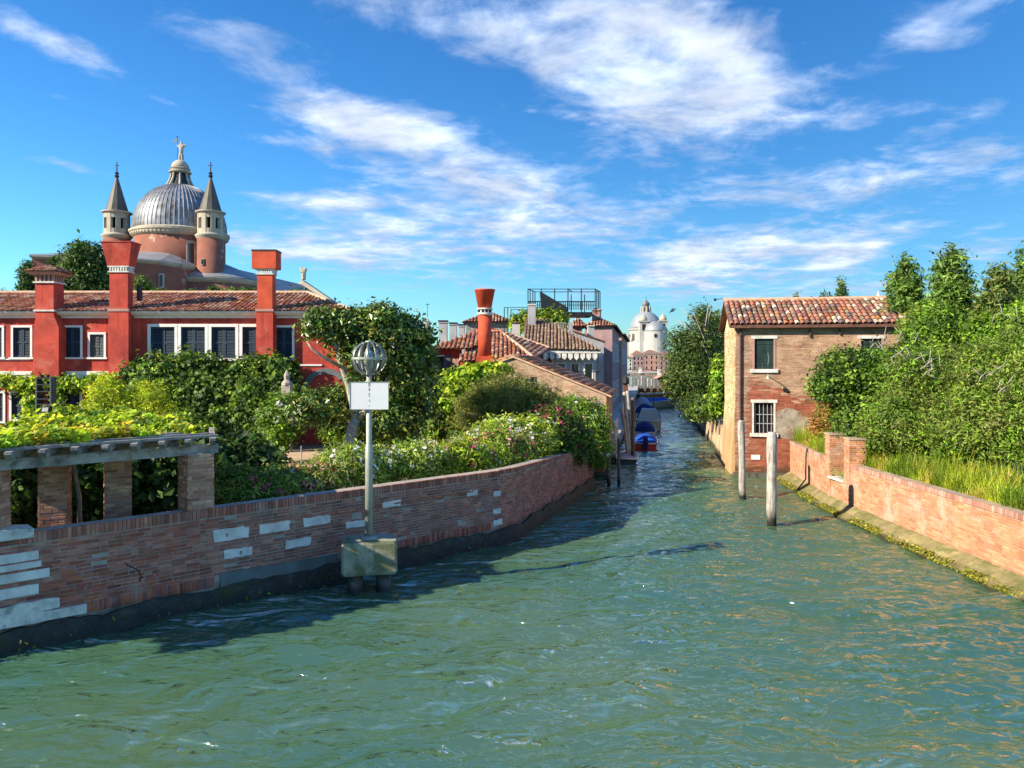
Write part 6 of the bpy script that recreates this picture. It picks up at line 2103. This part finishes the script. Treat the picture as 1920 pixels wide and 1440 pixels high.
for (u, Y, r, vt) in ((1206, 506, 2.9, 588), (1243, 512, 2.6, 587)):
    t_ = Vector((XU(u, Y), Y, 0))
    tz = lambda v: ZV(v, Y)
    tw = part('bell_tower', MB().frustum(Fr(t_.x, t_.y, 0), 0, 0, r * 2, r * 2, 1.4, r * 2, r * 2, tz(vt + 16)), 'salute_stone', sal)
    part('belfry_opening', MB().fbox(Fr(t_.x, t_.y, 0), -r * .4, r * .4, -r - .06, -r - .01, tz(vt + 32), tz(vt + 20)), 'dark_room', tw)
    part('tower_cornice', MB().frustum(Fr(t_.x, t_.y, 0), 0, 0, r * 2.5, r * 2.5, tz(vt + 16), r * 2.5, r * 2.5, tz(vt + 14)), 'salute_stone', tw)
    part('tower_cupola', MB().lathe(t_, [(r * .95, tz(vt + 14)), (r * 1.0, tz(vt + 11)), (r * .8, tz(vt + 7)), (r * .25, tz(vt + 3)), (.15, tz(vt + 1)), (.15, tz(vt - 3))], 16), 'church_stone', tw, True)
c2_ = Vector((XU(1228, 505), 505, 0))
part('choir_dome', MB().lathe(c2_, [(7.5 * math.cos(a) + .1, ZV(622, 505) + 7.2 * math.sin(a)) for a in np.linspace(0, 1.45, 10)], 24), 'lead_roof', sal, True)
part('choir', MB().lathe(c2_, [(8.2, 1.4), (8.2, ZV(641, 505)), (7.6, ZV(640.8, 505)), (7.6, ZV(622, 505))], 24), 'salute_stone', sal)
part('choir_window', MB().box(c2_.x - 2.0, c2_.x - .4, 497.0, 497.36, ZV(633, 505), ZV(627, 505)), 'dark_room', sal)
for k in range(3):
    part('chapel_front', MB().prism([(sX - 17 - k * 2.2, SY - 4 + k * 3, 1.4), (sX - 12 - k * 2.2, SY - 4 + k * 3, 1.4), (sX - 12 - k * 2.2, SY - 4 + k * 3, s_(640 + k * 3)), (sX - 14.5 - k * 2.2, SY - 4 + k * 3, s_(633 + k * 3)), (sX - 17 - k * 2.2, SY - 4 + k * 3, s_(640 + k * 3))], (0, 4, 0)), 'salute_stone', sal)
# far bell tower and spire
bt = thing('far_bell_tower', (XU(801, 360), 360, 1), 'small distant bell tower with aerial just right of the magnolia crown', 'tower')
tz = lambda v: ZV(v, 360)
tx = XU(801, 360)
part('shaft', MB().box(tx - 1.5, tx + 1.5, 360, 363, 1, tz(625)), 'church_brick', bt)
part('belfry', MB().lathe((tx, 361.5, 0), [(2.0, tz(625)), (2.0, tz(623)), (1.4, tz(622)), (1.4, tz(608)), (1.8, tz(607)), (1.5, tz(604)), (.7, tz(600)), (.25, tz(597)), (.1, tz(594))], 12), 'church_stone', bt)
part('aerial', MB().tube([(tx, 361.5, tz(596)), (tx, 361.5, tz(567))], .12, 5).box(tx - .9, tx + .9, 361.4, 361.6, tz(571), tz(570)), 'iron', bt)
fsx = XU(1647, 300)
fs_ = thing('far_spire', (fsx, 300, 1), 'pale far church spire above the brick house roof', 'spire')
part('spire', MB().lathe((fsx, 300, 0), [(2.2, 1), (2.2, ZV(572, 300)), (1.5, ZV(566, 300)), (.1, ZV(546, 300))], 10), 'limestone', fs_)
# gull
gp_ = P(1260, 583, 70)
skin('bird', [gp_, gp_ + Vector((-.28, 0, -.16)), gp_ + Vector((.22, 0, .02)), gp_ + Vector((.06, -.1, .10)), gp_ + Vector((.42, 0, .12)), gp_ + Vector((-.02, .05, .2)), gp_ + Vector((.38, .1, .24))],
     [(0, 1), (0, 2), (0, 3), (3, 4), (0, 5), (5, 6)], [.08, .03, .05, .05, .015, .05, .015], 'feather', None)
tag(bpy.data.objects['bird'], 'small dark bird in flight left of the dark canal tree', 'bird')

# ================================================================== PLANTS
OLEA = [(.115, .18, .035), (.15, .21, .045), (.085, .14, .03), (.19, .24, .06)]


def ell(u, v, Y, ru, rv, dy=None):
    k = Y / FPX
    return (P(u, v, Y), (ru * k, (dy if dy is not None else ru * k * .8), rv * k))


def plant(name, label, cat, blobs, clumps, per, rcl, size, pal, group=None, stem=True, flowers=(), m='leaf', seed=0, aspect=.45, gz=1.0, shell=.5, spiky=0.0, hang=0.0, keep=None, part_name='foliage', flat=.8, up=.35, bottom=-.9):
    c = sum((Vector(b[0]) for b in blobs), Vector()) / len(blobs)
    o = thing(name, (c.x, c.y, gz), label, cat, group)
    crown(part_name, o, blobs, clumps, per, rcl, size, pal, aspect, m, seed, shell, spiky=spiky, hang=hang, keep=keep, flat=flat, up=up, bottom=bottom)
    for k, (n, fper, fr, fs, fp) in enumerate(flowers):
        blossoms(o, blobs, n, fper, fr, fs, fp, seed + 13 * k)
    if stem:
        h = max(.3, c.z - gz)
        limbs('stem', o, [([(c.x, c.y, gz - .1), (c.x + .05, c.y, gz + h * .6), (c.x - .05, c.y + .05, gz + h)], [.06, .05, .02])])
    return o


# ---- oleander row along the garden wall
ROW = 'flowering bushes along the garden wall'
PK = lambda n: (n * 2, 8, .15, .085, PINKF)
WH_ = lambda n: (int(n * 2), 8, .15, .085, WHITEF)
RO = lambda n: (n * 2, 9, .18, .09, ROSEF)
plant('oleander_bush', 'dark green bush with red flowers hard against the last pergola pier', 'bush', [ell(440, 914, 17.2, 40, 34), ell(485, 918, 17.6, 38, 26)], 240, 34, .28, .10, GREEN + OLIVE, ROW, flowers=[RO(7), PK(6)], seed=101, spiky=.6, aspect=.24)
plant('oleander_bush', 'low bush with pink flower heads below the gravel path', 'bush', [ell(545, 906, 18.6, 52, 26), ell(595, 900, 19.0, 38, 26)], 240, 34, .28, .10, OLEA + OLIVE, ROW, flowers=[PK(26)], seed=102, spiky=.6, aspect=.24)
plant('oleander_bush', 'pale green bush with white flowers behind the beacon pole', 'bush', [ell(650, 875, 20.0, 55, 38), ell(700, 876, 20.4, 40, 34)], 300, 34, .28, .10, OLEA, ROW, flowers=[WH_(36), PK(3)], seed=103, spiky=.6, aspect=.24)
plant('oleander_bush', 'pale green bush with white flowers just right of the beacon pole', 'bush', [ell(765, 870, 21.2, 50, 36), ell(805, 868, 21.6, 36, 32)], 260, 34, .28, .10, OLEA, ROW, flowers=[WH_(26), PK(3)], seed=104, spiky=.6, aspect=.24)
plant('oleander_bush', 'yellow green bush with few pink flowers above the wall bend', 'bush', [ell(860, 862, 22.6, 48, 36), ell(900, 862, 23.2, 34, 30)], 260, 34, .28, .11, OLEA + LIME, ROW, flowers=[PK(14), WH_(8)], seed=105, spiky=.6, aspect=.24)
plant('oleander_bush', 'light green bush crowned with red pink blossom in mid wall', 'bush', [ell(935, 842, 24.6, 38, 34), ell(975, 850, 25.0, 32, 28)], 220, 34, .28, .11, OLEA, ROW, flowers=[PK(26), RO(4)], seed=106, spiky=.6, aspect=.24)
plant('oleander_bush', 'large rounded bush topped with creamy white blossom', 'bush', [ell(955, 820, 26.6, 70, 34), ell(1000, 825, 26.8, 45, 40), ell(905, 830, 26.4, 40, 25)], 420, 36, .32, .12, OLEA + LIME, ROW, flowers=[WH_(70)], seed=107, spiky=.6, aspect=.24)
plant('oleander_bush', 'dark bush with purple red blossom near the shed', 'bush', [ell(1040, 810, 27.8, 48, 46), ell(1075, 830, 28.2, 36, 40)], 340, 36, .32, .12, DEEP + GREEN, ROW, flowers=[RO(48)], seed=108, spiky=.6, aspect=.24)
plant('oleander_bush', 'tall green bush with white blossom at the canal corner of the wall', 'bush', [ell(1100, 800, 30.2, 38, 48), ell(1120, 845, 30.0, 22, 40), ell(1070, 770, 30.6, 26, 24)], 380, 36, .34, .12, GREEN + BRIGHT, ROW, flowers=[WH_(30), PK(4)], seed=109, spiky=.5, aspect=.26)
plant('tamarisk_bush', 'big feathery olive bush in front of the brick shed gable', 'bush', [ell(950, 752, 31.2, 70, 48), ell(1010, 762, 31.0, 50, 38), ell(895, 775, 31.0, 45, 42)], 700, 40, .36, .10, OLIVE + [(.13, .16, .05)], seed=110, spiky=.7, aspect=.2)
plant('ivy_patch', 'bright ivy climbing the left end of the shed gable', 'ivy', [ell(872, 715, 33.2, 30, 22), ell(905, 700, 33.3, 34, 14), ell(855, 760, 32.8, 30, 40), ell(835, 730, 33.2, 26, 30), ell(935, 690, 33.35, 24, 8)], 380, 26, .34, .13, BRIGHT + LIME, seed=111, aspect=.75)
plant('ivy_patch', 'dull ivy hanging down the shed wall behind the magnolia', 'ivy', [ell(850, 815, 32.2, 32, 30), ell(815, 790, 32.6, 30, 45)], 200, 26, .34, .13, OLIVE + GREEN, seed=112, aspect=.7)

# ---- magnolia
mg = thing('magnolia_tree', P(652, 880, 27), 'spreading magnolia with pale forked trunk and glossy leaves behind the beacon', 'tree')
k27 = 27 / FPX
limbs('trunk', mg, [([P(652, 890, 27), P(655, 835, 27), P(661, 805, 27), P(668, 785, 27)], [.26, .24, .21, .20]),
                    ([P(667, 788, 27), P(661, 755, 27), P(653, 720, 27), P(642, 690, 26.8), P(630, 650, 26.7), P(612, 622, 26.6)], [.15, .13, .12, .10, .08, .04]),
                    ([P(668, 790, 27), P(690, 765, 26.9), P(710, 740, 26.8), P(735, 700, 26.9), P(750, 640, 27)], [.15, .13, .12, .09, .05]),
                    ([P(667, 780, 27), P(680, 740, 27.3), P(690, 690, 27.5), P(700, 620, 27.4)], [.12, .10, .09, .05]),
                    ([P(640, 688, 26.8), P(610, 672, 26.2), P(585, 655, 26.0), P(575, 640, 26)], [.07, .05, .035, .02]),
                    ([P(630, 655, 26.7), P(650, 620, 26.6), P(660, 600, 26.6)], [.06, .04, .02])], 'bark_pale', 9)
mbl = [ell(715, 655, 27.4, 85, 62), ell(650, 612, 27.2, 60, 32), ell(600, 612, 26.6, 34, 26), ell(755, 710, 27.6, 60, 80), ell(705, 740, 27.8, 62, 45), ell(590, 765, 26.4, 42, 28), ell(655, 752, 28.2, 42, 32), ell(775, 640, 27.8, 34, 40), ell(720, 600, 27.4, 50, 22), ell(735, 785, 27.4, 55, 36)]
crown('crown', mg, mbl, 1350, 34, .42, .125, MAGN + [(.03, .06, .012), (.04, .075, .014)], .42, 'leaf_gloss', 121, .62, spiky=.7)

# ---- planting against the villa
iv = [ell(265 + 42 * i, 700 + 9 * math.sin(i * 2), 37.3, 34, 28, .35) for i in range(7)] + [ell(270 + 45 * i, 745, 36.9, 36, 36, .5) for i in range(7)] + [ell(330 + 45 * i, 800, 36.2, 34, 34, .5) for i in range(5)] + [ell(470, 770, 35.2, 30, 60, .5), ell(330, 690, 37.2, 8, 14, .15), ell(292, 668, 37.4, 6, 12, .12), ell(500, 705, 36.9, 40, 26, .4), ell(540, 700, 37.2, 14, 24, .3)]
plant('wall_creeper', 'dense dark green creeper covering the lower villa wall', 'creeper', iv, 1500, 24, .45, .15, GREEN + DEEP + [(.09, .15, .03)], seed=131, aspect=.75)
plant('villa_vine', 'yellow green vine running under the villa string course', 'vine', [ell(20 + 16 * i, 718 + 4 * math.sin(i), 37.6, 14, 11, .22) for i in range(-2, 14)] + [ell(58, 745 + 14 * i, 37.5, 11, 12, .2) for i in range(5)] + [ell(108, 745, 37.5, 9, 22, .2)], 420, 18, .34, .13, LIME + BRIGHT, seed=132, aspect=.75)
plant('yellow_shrub', 'left one of two bright yellow green shrubs before the villa', 'shrub', [ell(200, 740, 33.5, 32, 34), ell(185, 770, 33.2, 26, 26), ell(215, 770, 33.4, 24, 24)], 300, 40, .36, .085, LIME + [(.30, .34, .02), (.25, .31, .02)], 'yellow green shrubs', seed=133, aspect=.3, spiky=.6, up=.6)
plant('yellow_shrub', 'right one of two bright yellow green shrubs before the villa', 'shrub', [ell(275, 748, 34, 36, 30), ell(300, 770, 33.8, 28, 24), ell(255, 772, 33.6, 22, 22)], 300, 40, .36, .085, LIME + [(.28, .32, .02), (.22, .28, .02)], 'yellow green shrubs', seed=134, aspect=.3, spiky=.6, up=.6)
plant('oleander_bush', 'white flowering bush left of the magnolia trunk', 'bush', [ell(525, 790, 30.5, 36, 44), ell(515, 825, 30.2, 30, 28), ell(548, 765, 30.8, 24, 24)], 360, 26, .34, .13, GREEN + BRIGHT, flowers=[(46, 6, .16, .10, WHITEF)], seed=135, spiky=.4, aspect=.32)
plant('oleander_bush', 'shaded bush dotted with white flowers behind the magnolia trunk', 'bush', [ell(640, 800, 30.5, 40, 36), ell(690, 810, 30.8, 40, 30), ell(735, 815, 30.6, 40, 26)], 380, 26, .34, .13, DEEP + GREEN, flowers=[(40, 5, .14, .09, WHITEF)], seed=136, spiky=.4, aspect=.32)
plant('fern_clump', 'low light green clump at the foot of the creeper', 'fern', [ell(432, 836, 35.2, 20, 14), ell(460, 840, 35.0, 20, 11)], 110, 26, .26, .11, GREEN + LIME, seed=137, spiky=.8, aspect=.2)
plant('garden_shrub', 'dark shrub mass filling the garden behind the pergola', 'shrub', [ell(250, 815, 24, 80, 22), ell(130, 800, 26, 90, 30), ell(330, 812, 25, 60, 24)], 520, 24, .4, .13, GREEN + LIME, seed=138, aspect=.5)
st_ = thing('garden_stake', P(565, 880, 24), 'thin pale stake standing in the gravel path', 'stake')
part('shaft', MB().tube([P(565, 900, 24), P(565, 836, 24)], .025, 6), 'mooring_wood', st_)
ur = thing('stone_lantern', P(538, 770, 34.5), 'small stone lantern pillar half hidden by the creeper', 'lantern')
uc = P(538, 770, 34.5)
part('pillar', MB().box(uc.x - .2, uc.x + .2, uc.y - .2, uc.y + .2, 1.0, ZV(722, 34.5)), 'twig_grey', ur)
part('lantern_top', MB().lathe((uc.x, uc.y, 0), [(.26, ZV(722, 34.5)), (.26, ZV(718, 34.5)), (.12, ZV(712, 34.5)), (.15, ZV(704, 34.5)), (.04, ZV(694, 34.5))], 8), 'twig_grey', ur)
tn = thing('green_tent', P(618, 838, 31), 'small teal ridge cover near the magnolia foot', 'cover')
part('cover', MB().prism([P(606, 850, 31), P(630, 850, 31), P(622, 826, 31)], (0, .8, 0)), 'shutter_green', tn)


# ---- trees behind the villa
def cypress(u, v0, v1, Y, ru, label, seed, pal=DEEP, n=420, size=.2, group='evergreens behind the villa'):
    o = thing('cypress_tree', (XU(u, Y), Y, 1.0), label, 'tree', group)
    k = Y / FPX
    bl_ = []
    for i in range(6):
        t_ = (i + .5) / 6
        v = v1 + (v0 - v1) * t_
        bl_.append(ell(u + random.uniform(-1.5, 1.5), v, Y, ru * (1.05 - .75 * t_ ** 1.6), (v1 - v0) / 6 * .8))
    crown('crown', o, bl_, n, 16, .5 * max(1, Y / 70), size, pal, .4, seed=seed, spiky=.4, up=.1)
    limbs('trunk', o, [([(XU(u, Y), Y, 1), (XU(u, Y), Y, ZV(v0 + 8, Y))], [.25, .04])])
    return o


cypress(50, 494, 580, 78, 20, 'narrow cypress at the far left behind the villa roof', 141)
cypress(103, 486, 575, 82, 16, 'slim dark tree top beside the small capped chimney', 142)
o = thing('stone_pine', (XU(158, 74), 74, 1), 'big dense rounded evergreen between the first two villa chimneys', 'tree', 'evergreens behind the villa')
crown('crown', o, [ell(158, 490, 74, 40, 36), ell(170, 520, 74, 40, 40), ell(135, 535, 74, 30, 40), ell(185, 545, 74, 30, 34)], 900, 20, .8, .24, DEEP + [(.035, .075, .02)], .45, seed=143, shell=.6)
limbs('trunk', o, [([(XU(158, 74), 74, 1), (XU(160, 74), 74, 13)], [.4, .15])])
for k, (u, v, ru, rv, Y, lab) in enumerate(((266, 540, 18, 22, 88, 'dark bushy tree top right of the flared chimney'), (298, 556, 12, 10, 86, 'light green tree top at the foot of the church wall'), (405, 552, 18, 12, 84, 'round tree top under the right bell turret'), (438, 553, 14, 10, 86, 'low tree top below the church apse'),
                                            (466, 553, 12, 10, 84, 'small tree top just left of the box topped chimney'), (552, 562, 24, 18, 76, 'green tree top at the right end of the villa roof'), (358, 556, 12, 8, 84, 'tiny tree top below the church wall middle'), (8, 560, 14, 14, 90, 'pale tree top at the left edge above the villa roof'))):
    o = thing('garden_tree', (XU(u, Y), Y, 1), lab, 'tree', 'tree tops behind the villa')
    crown('crown', o, [ell(u, v, Y, ru, rv), ell(u + ru * .4, v + rv * .8, Y, ru * .8, rv)], 150, 16, .6, .2, DEEP + GREEN, .45, seed=150 + k)
    limbs('trunk', o, [([(XU(u, Y), Y, 1), (XU(u, Y), Y, ZV(v, Y))], [.2, .08])])

# ---- trees on the right bank of the side canal
t1 = thing('canal_tree', (14.6, 48, 1.3), 'dark drooping tree leaning over the side canal', 'tree')
crown('crown', t1, [ell(1312, 640, 48, 30, 48), ell(1280, 660, 48, 34, 40), ell(1300, 715, 47, 46, 46), ell(1330, 690, 49, 34, 60), ell(1270, 720, 47, 24, 28), ell(1308, 765, 45.5, 26, 26), ell(1318, 600, 48.5, 18, 24)], 1100, 22, .6, .15, [(.05, .085, .022), (.035, .065, .018), (.075, .11, .03), (.025, .05, .015)], .3, seed=161, spiky=.5, hang=.3)
limbs('trunk', t1, [([(14.2, 48.4, 1.0), (13.6, 48.2, 4), (12.6, 48, 7.5)], [.3, .22, .06])])
for k, (a, b, c) in enumerate((((1330, 640), (1300, 600), (1276, 578)), ((1320, 630), (1325, 595), (1331, 558)), ((1318, 640), (1290, 615), (1270, 600)), ((1325, 620), (1330, 590), (1338, 572)), ((1310, 660), (1322, 640), (1300, 585)), ((1300, 620), (1285, 604), (1268, 604)), ((1335, 690), (1325, 660), (1315, 640)), ((1302, 705), (1318, 725), (1330, 745)))):
    limbs('bare_branch', t1, [([P(*a, 47.4), P(*b, 47.2), P(*c, 47.1)], [.05, .035, .012])], 'twig_grey', 5)
t2 = thing('canal_tree', (17.5, 58, 1.3), 'bushier tree between the leaning tree and the brick house', 'tree')
crown('crown', t2, [ell(1345, 625, 56, 26, 34), ell(1352, 670, 56, 26, 50), ell(1340, 720, 55, 26, 50)], 420, 20, .7, .19, [(.06, .09, .03), (.085, .115, .04), (.05, .075, .025)], .4, seed=162, spiky=.3)
limbs('trunk', t2, [([(16.0, 57, 1), (15.6, 56.6, 7)], [.25, .08])])
plant('ivy_column', 'bright green climber beside the brick house canal corner', 'climber', [ell(1350, 700, 41, 11, 34), ell(1348, 745, 41, 13, 36)], 160, 22, .35, .13, BRIGHT, seed=163, gz=1.3, aspect=.7)
plant('bank_bush', 'dark bush hanging over the plastered canal bank', 'bush', [ell(1325, 765, 43, 26, 18), ell(1345, 768, 41.5, 18, 16)], 170, 22, .4, .13, DEEP + GREEN, seed=164, gz=1.3)
for k in range(7):
    y = 66 + k * 11
    x = rbank(y) + 3.5
    o = thing('bank_tree', (x, y, 1.3), ['first', 'second', 'third', 'fourth', 'fifth', 'sixth', 'seventh'][k] + ' tree along the right bank past the leaning canal tree', 'tree', 'trees lining the right bank')
    crown('crown', o, [((x, y, 4.6 + (k % 3) * .6), (2.3, 2.6, 2.4)), ((x + 1.5, y + 1, 6.0), (1.6, 1.6, 1.5))], 140, 18, .9, .26, DEEP + GREEN, .45, seed=170 + k)
    limbs('trunk', o, [([(x, y, 1.2), (x, y, 4.5)], [.2, .1])])

# ---- orchard on the right
OG = 'big shrubs behind the orchard wall'
plant('pittosporum_shrub', 'bright green shrub nearest the brick house with rounded leafy pads', 'shrub', [ell(1590, 705, 27.5, 52, 50), ell(1560, 725, 27.2, 34, 36), ell(1645, 694, 28.5, 44, 28), ell(1615, 780, 27.2, 56, 56), ell(1660, 710, 27.8, 48, 52)], 820, 50, .44, .092, BRIGHT + GREEN + DEEP, OG, seed=181, gz=1.3, aspect=.45, spiky=.4)
plant('tamarisk_shrub', 'greyish olive shrub mass in the middle of the orchard', 'shrub', [ell(1720, 720, 25.5, 60, 56), ell(1690, 800, 25, 66, 66), ell(1760, 810, 24.5, 64, 66), ell(1770, 700, 25.8, 56, 50)], 800, 66, .50, .085, OLIVE + GREEN + BRIGHT, OG, seed=182, gz=1.3, aspect=.3, spiky=.5)
plant('tamarisk_shrub', 'tall olive green shrub mass at the right edge', 'shrub', [ell(1850, 720, 23.5, 64, 70), ell(1900, 800, 22.5, 70, 80), ell(1830, 815, 23, 64, 70), ell(1905, 680, 23.8, 50, 56), ell(1960, 740, 22, 70, 110)], 950, 66, .50, .085, OLIVE + GREEN + BRIGHT + [(.12, .16, .045)], OG, seed=183, gz=1.3, aspect=.3, spiky=.5)
plant('pittosporum_shrub', 'bright rounded shrub rising above the house eaves', 'shrub', [ell(1750, 615, 30, 54, 40), ell(1722, 645, 29.5, 36, 34), ell(1800, 640, 30, 46, 36)], 620, 34, .40, .095, BRIGHT + GREEN, OG, seed=184, gz=1.3, aspect=.45, spiky=.4)
plant('pittosporum_shrub', 'green shrub crown high at the right edge under the conifers', 'shrub', [ell(1870, 630, 28, 50, 36), ell(1925, 620, 28, 50, 50)], 420, 28, .42, .13, GREEN + BRIGHT, OG, seed=185, gz=1.3, aspect=.45, spiky=.4)
plant('dry_shrub', 'reddish brown dry shrub by the house wall', 'shrub', [ell(1545, 790, 29.5, 26, 26), ell(1575, 785, 29, 24, 24)], 150, 24, .3, .09, [(.22, .12, .05), (.26, .17, .07), (.15, .13, .04)], seed=186, gz=1.3, aspect=.3, spiky=.6)
tw_ = thing('dead_branches', P(1690, 720, 25), 'bare grey branches tangled in the orchard shrubs', 'branches')
rg_ = random.Random(4)
for k in range(46):
    u, v = rg_.choice([(1690, 650), (1650, 660), (1740, 690), (1700, 680), (1900, 700), (1880, 590), (1860, 720)])
    u += rg_.uniform(-35, 35)
    v += rg_.uniform(-18, 25)
    a = rg_.uniform(-2.6, -.4)
    Lb = rg_.uniform(14, 38)
    Yb_ = 23.3 if u < 1800 else 21.6
    if v < 640:
        Yb_ = 26
    if u < 1670:
        Yb_ = 25.6
    limbs('branch', tw_, [([P(u, v, Yb_), P(u + Lb * .5 * math.cos(a) + rg_.uniform(-4, 4), v + Lb * .5 * math.sin(a), Yb_ - .1), P(u + Lb * math.cos(a), v + Lb * math.sin(a), Yb_ - .05)], [.02, .014, .006])], 'twig_grey', 4)


def conifer(u, v0, v1, Y, ru, label, seed, pal, group='conifers at the right', n=520, size=.17):
    o = thing('conifer_tree', (XU(u, Y), Y, 1.3), label, 'tree', group)
    k = Y / FPX
    bl_ = []
    rg = random.Random(seed)
    for i in range(11):
        t_ = (i + .5) / 11
        v = v1 + (v0 - v1) * t_
        w = ru * (1.0 - t_) ** .75 + ru * .06
        for s in (-1, 1):
            bl_.append(ell(u + s * w * rg.uniform(.25, .6), v + rg.uniform(-4, 4), Y + rg.uniform(-.5, .5), w * rg.uniform(.5, .75), (v1 - v0) / 11 * rg.uniform(.55, .9)))
    crown('crown', o, bl_, n, 20, .42, size, pal, .3, seed=seed, spiky=.6, up=.5, shell=.4)
    limbs('trunk', o, [([(XU(u, Y), Y, 1.2), (XU(u, Y), Y, ZV(v0 + 3, Y))], [.22, .03])])


CON = [(.065, .125, .03), (.085, .15, .035), (.045, .09, .025), (.11, .17, .05)]
conifer(1700, 484, 640, 34, 46, 'pointed conifer left of the tallest one', 191, CON, n=620)
conifer(1783, 466, 660, 33, 66, 'tallest pointed conifer above the orchard', 192, CON, n=900)
conifer(1872, 505, 650, 31, 52, 'leafy conifer crown right of the tallest one', 193, CON + OLIVE, n=620)
conifer(1925, 470, 650, 34, 50, 'conifer cut by the right edge', 194, CON, n=520)
conifer(1578, 521, 600, 60, 14, 'thin conifer tip behind the brick house roof', 195, CON, 'tree tips behind the brick house', 120, .2)
conifer(1550, 546, 600, 62, 12, 'small round tree tip behind the brick house roof', 196, DEEP, 'tree tips behind the brick house', 100, .2)
conifer(1492, 548, 600, 60, 10, 'sparse grey tree tip behind the brick house roof', 197, OLIVE, 'tree tips behind the brick house', 40, .18)
conifer(1523, 556, 600, 62, 8, 'tiny dark tree tip behind the brick house roof', 198, DEEP, 'tree tips behind the brick house', 50, .18)


# ---- tall grass behind the right wall
def grass(name, n, sampler, h, w, pal, seed, parent=None):
    rg = np.random.default_rng(seed)
    base = sampler(rg, n)
    n = len(base)
    ang = rg.random(n) * 2 * math.pi
    lean = (.2 + .95 * rg.random(n) ** 1.5)
    H = h * (.4 + .7 * rg.random(n)) * (.85 + .3 * np.sin(base[:, 1] * 1.9 + base[:, 0]) * np.sin(base[:, 1] * .7 + 1))
    H[rg.random(n) < .04] *= 1.5
    dirv = np.column_stack([np.cos(ang), np.sin(ang), np.zeros(n)])
    side = np.column_stack([-np.sin(ang), np.cos(ang), np.zeros(n)])
    V = np.zeros((n, 6, 3))
    for j, (f, bend, ww) in enumerate(((0, 0, 1.0), (.6, .22, .8), (1.0, .75, .12))):
        c = base + dirv * (H * lean * bend)[:, None] + np.column_stack([np.zeros(n), np.zeros(n), H * f * (1 - .25 * lean * f)])
        V[:, j * 2] = c + side * (w * ww / 2)
        V[:, j * 2 + 1] = c - side * (w * ww / 2)
    Fq = np.array([(0, 1, 3, 2), (2, 3, 5, 4)])
    F = (np.arange(n)[:, None, None] * 6 + Fq[None]).reshape(-1, 4)
    cid = (np.floor(base[:, 0] * 2).astype(int) * 100 + np.floor(base[:, 1] * 2).astype(int))
    cid -= cid.min()
    cols = leaf_cols(n, cid, pal, seed, .25, .2)
    me = mesh_np(name, V.reshape(-1, 3), F, np.repeat(cols, 6, axis=0))
    me.materials.append(MATS['leaf'])
    o = bpy.data.objects.new(name, me)
    o['kind'] = 'stuff'
    o['label'] = 'tall yellow green grass growing behind the orange wall'
    o['category'] = 'grass'
    COL.objects.link(o)


def gs(rg, n):
    y = 8 + 25 * rg.random(n) ** .8
    x = 11.75 + .75 * np.clip((y - 28) / 5, 0, 1) + 2.8 * rg.random(n) ** 1.4
    z = np.full(n, 1.3)
    gap = (y > 25.3) & (y < 26.9) & (x < 12.4)
    p = np.column_stack([x, y, z])
    return p[~gap]


grass('tall_grass', 42000, gs, 1.0, .026, [(.14, .20, .018), (.19, .235, .022), (.10, .165, .016), (.24, .22, .05), (.08, .13, .014)], 201)
ag = thing('spiky_plant', (11.62, 26.0, 1.05), 'spiky grey green plant growing in the gate gap', 'plant')
mb = MB()
rg_ = random.Random(9)
for i in range(22):
    a = rg_.uniform(0, 6.28)
    l_ = rg_.uniform(.35, .75)
    el2 = rg_.uniform(.3, 1.2)
    b0 = Vector((11.52, 26.0, 1.1))
    d = Vector((math.cos(a) * math.cos(el2), math.sin(a) * math.cos(el2), math.sin(el2)))
    s = d.cross(Vector((0, 0, 1))).normalized() * .022
    tip = b0 + d * l_ + Vector((0, 0, -.12 * l_))
    mid = b0 + d * l_ * .5
    mb.add([b0 - s * .6, b0 + s * .6, mid + s, tip, mid - s], [(0, 1, 2, 3, 4)], (.22, .27, .12))
part('blades', mb, 'leaf', ag, kind='stuff')
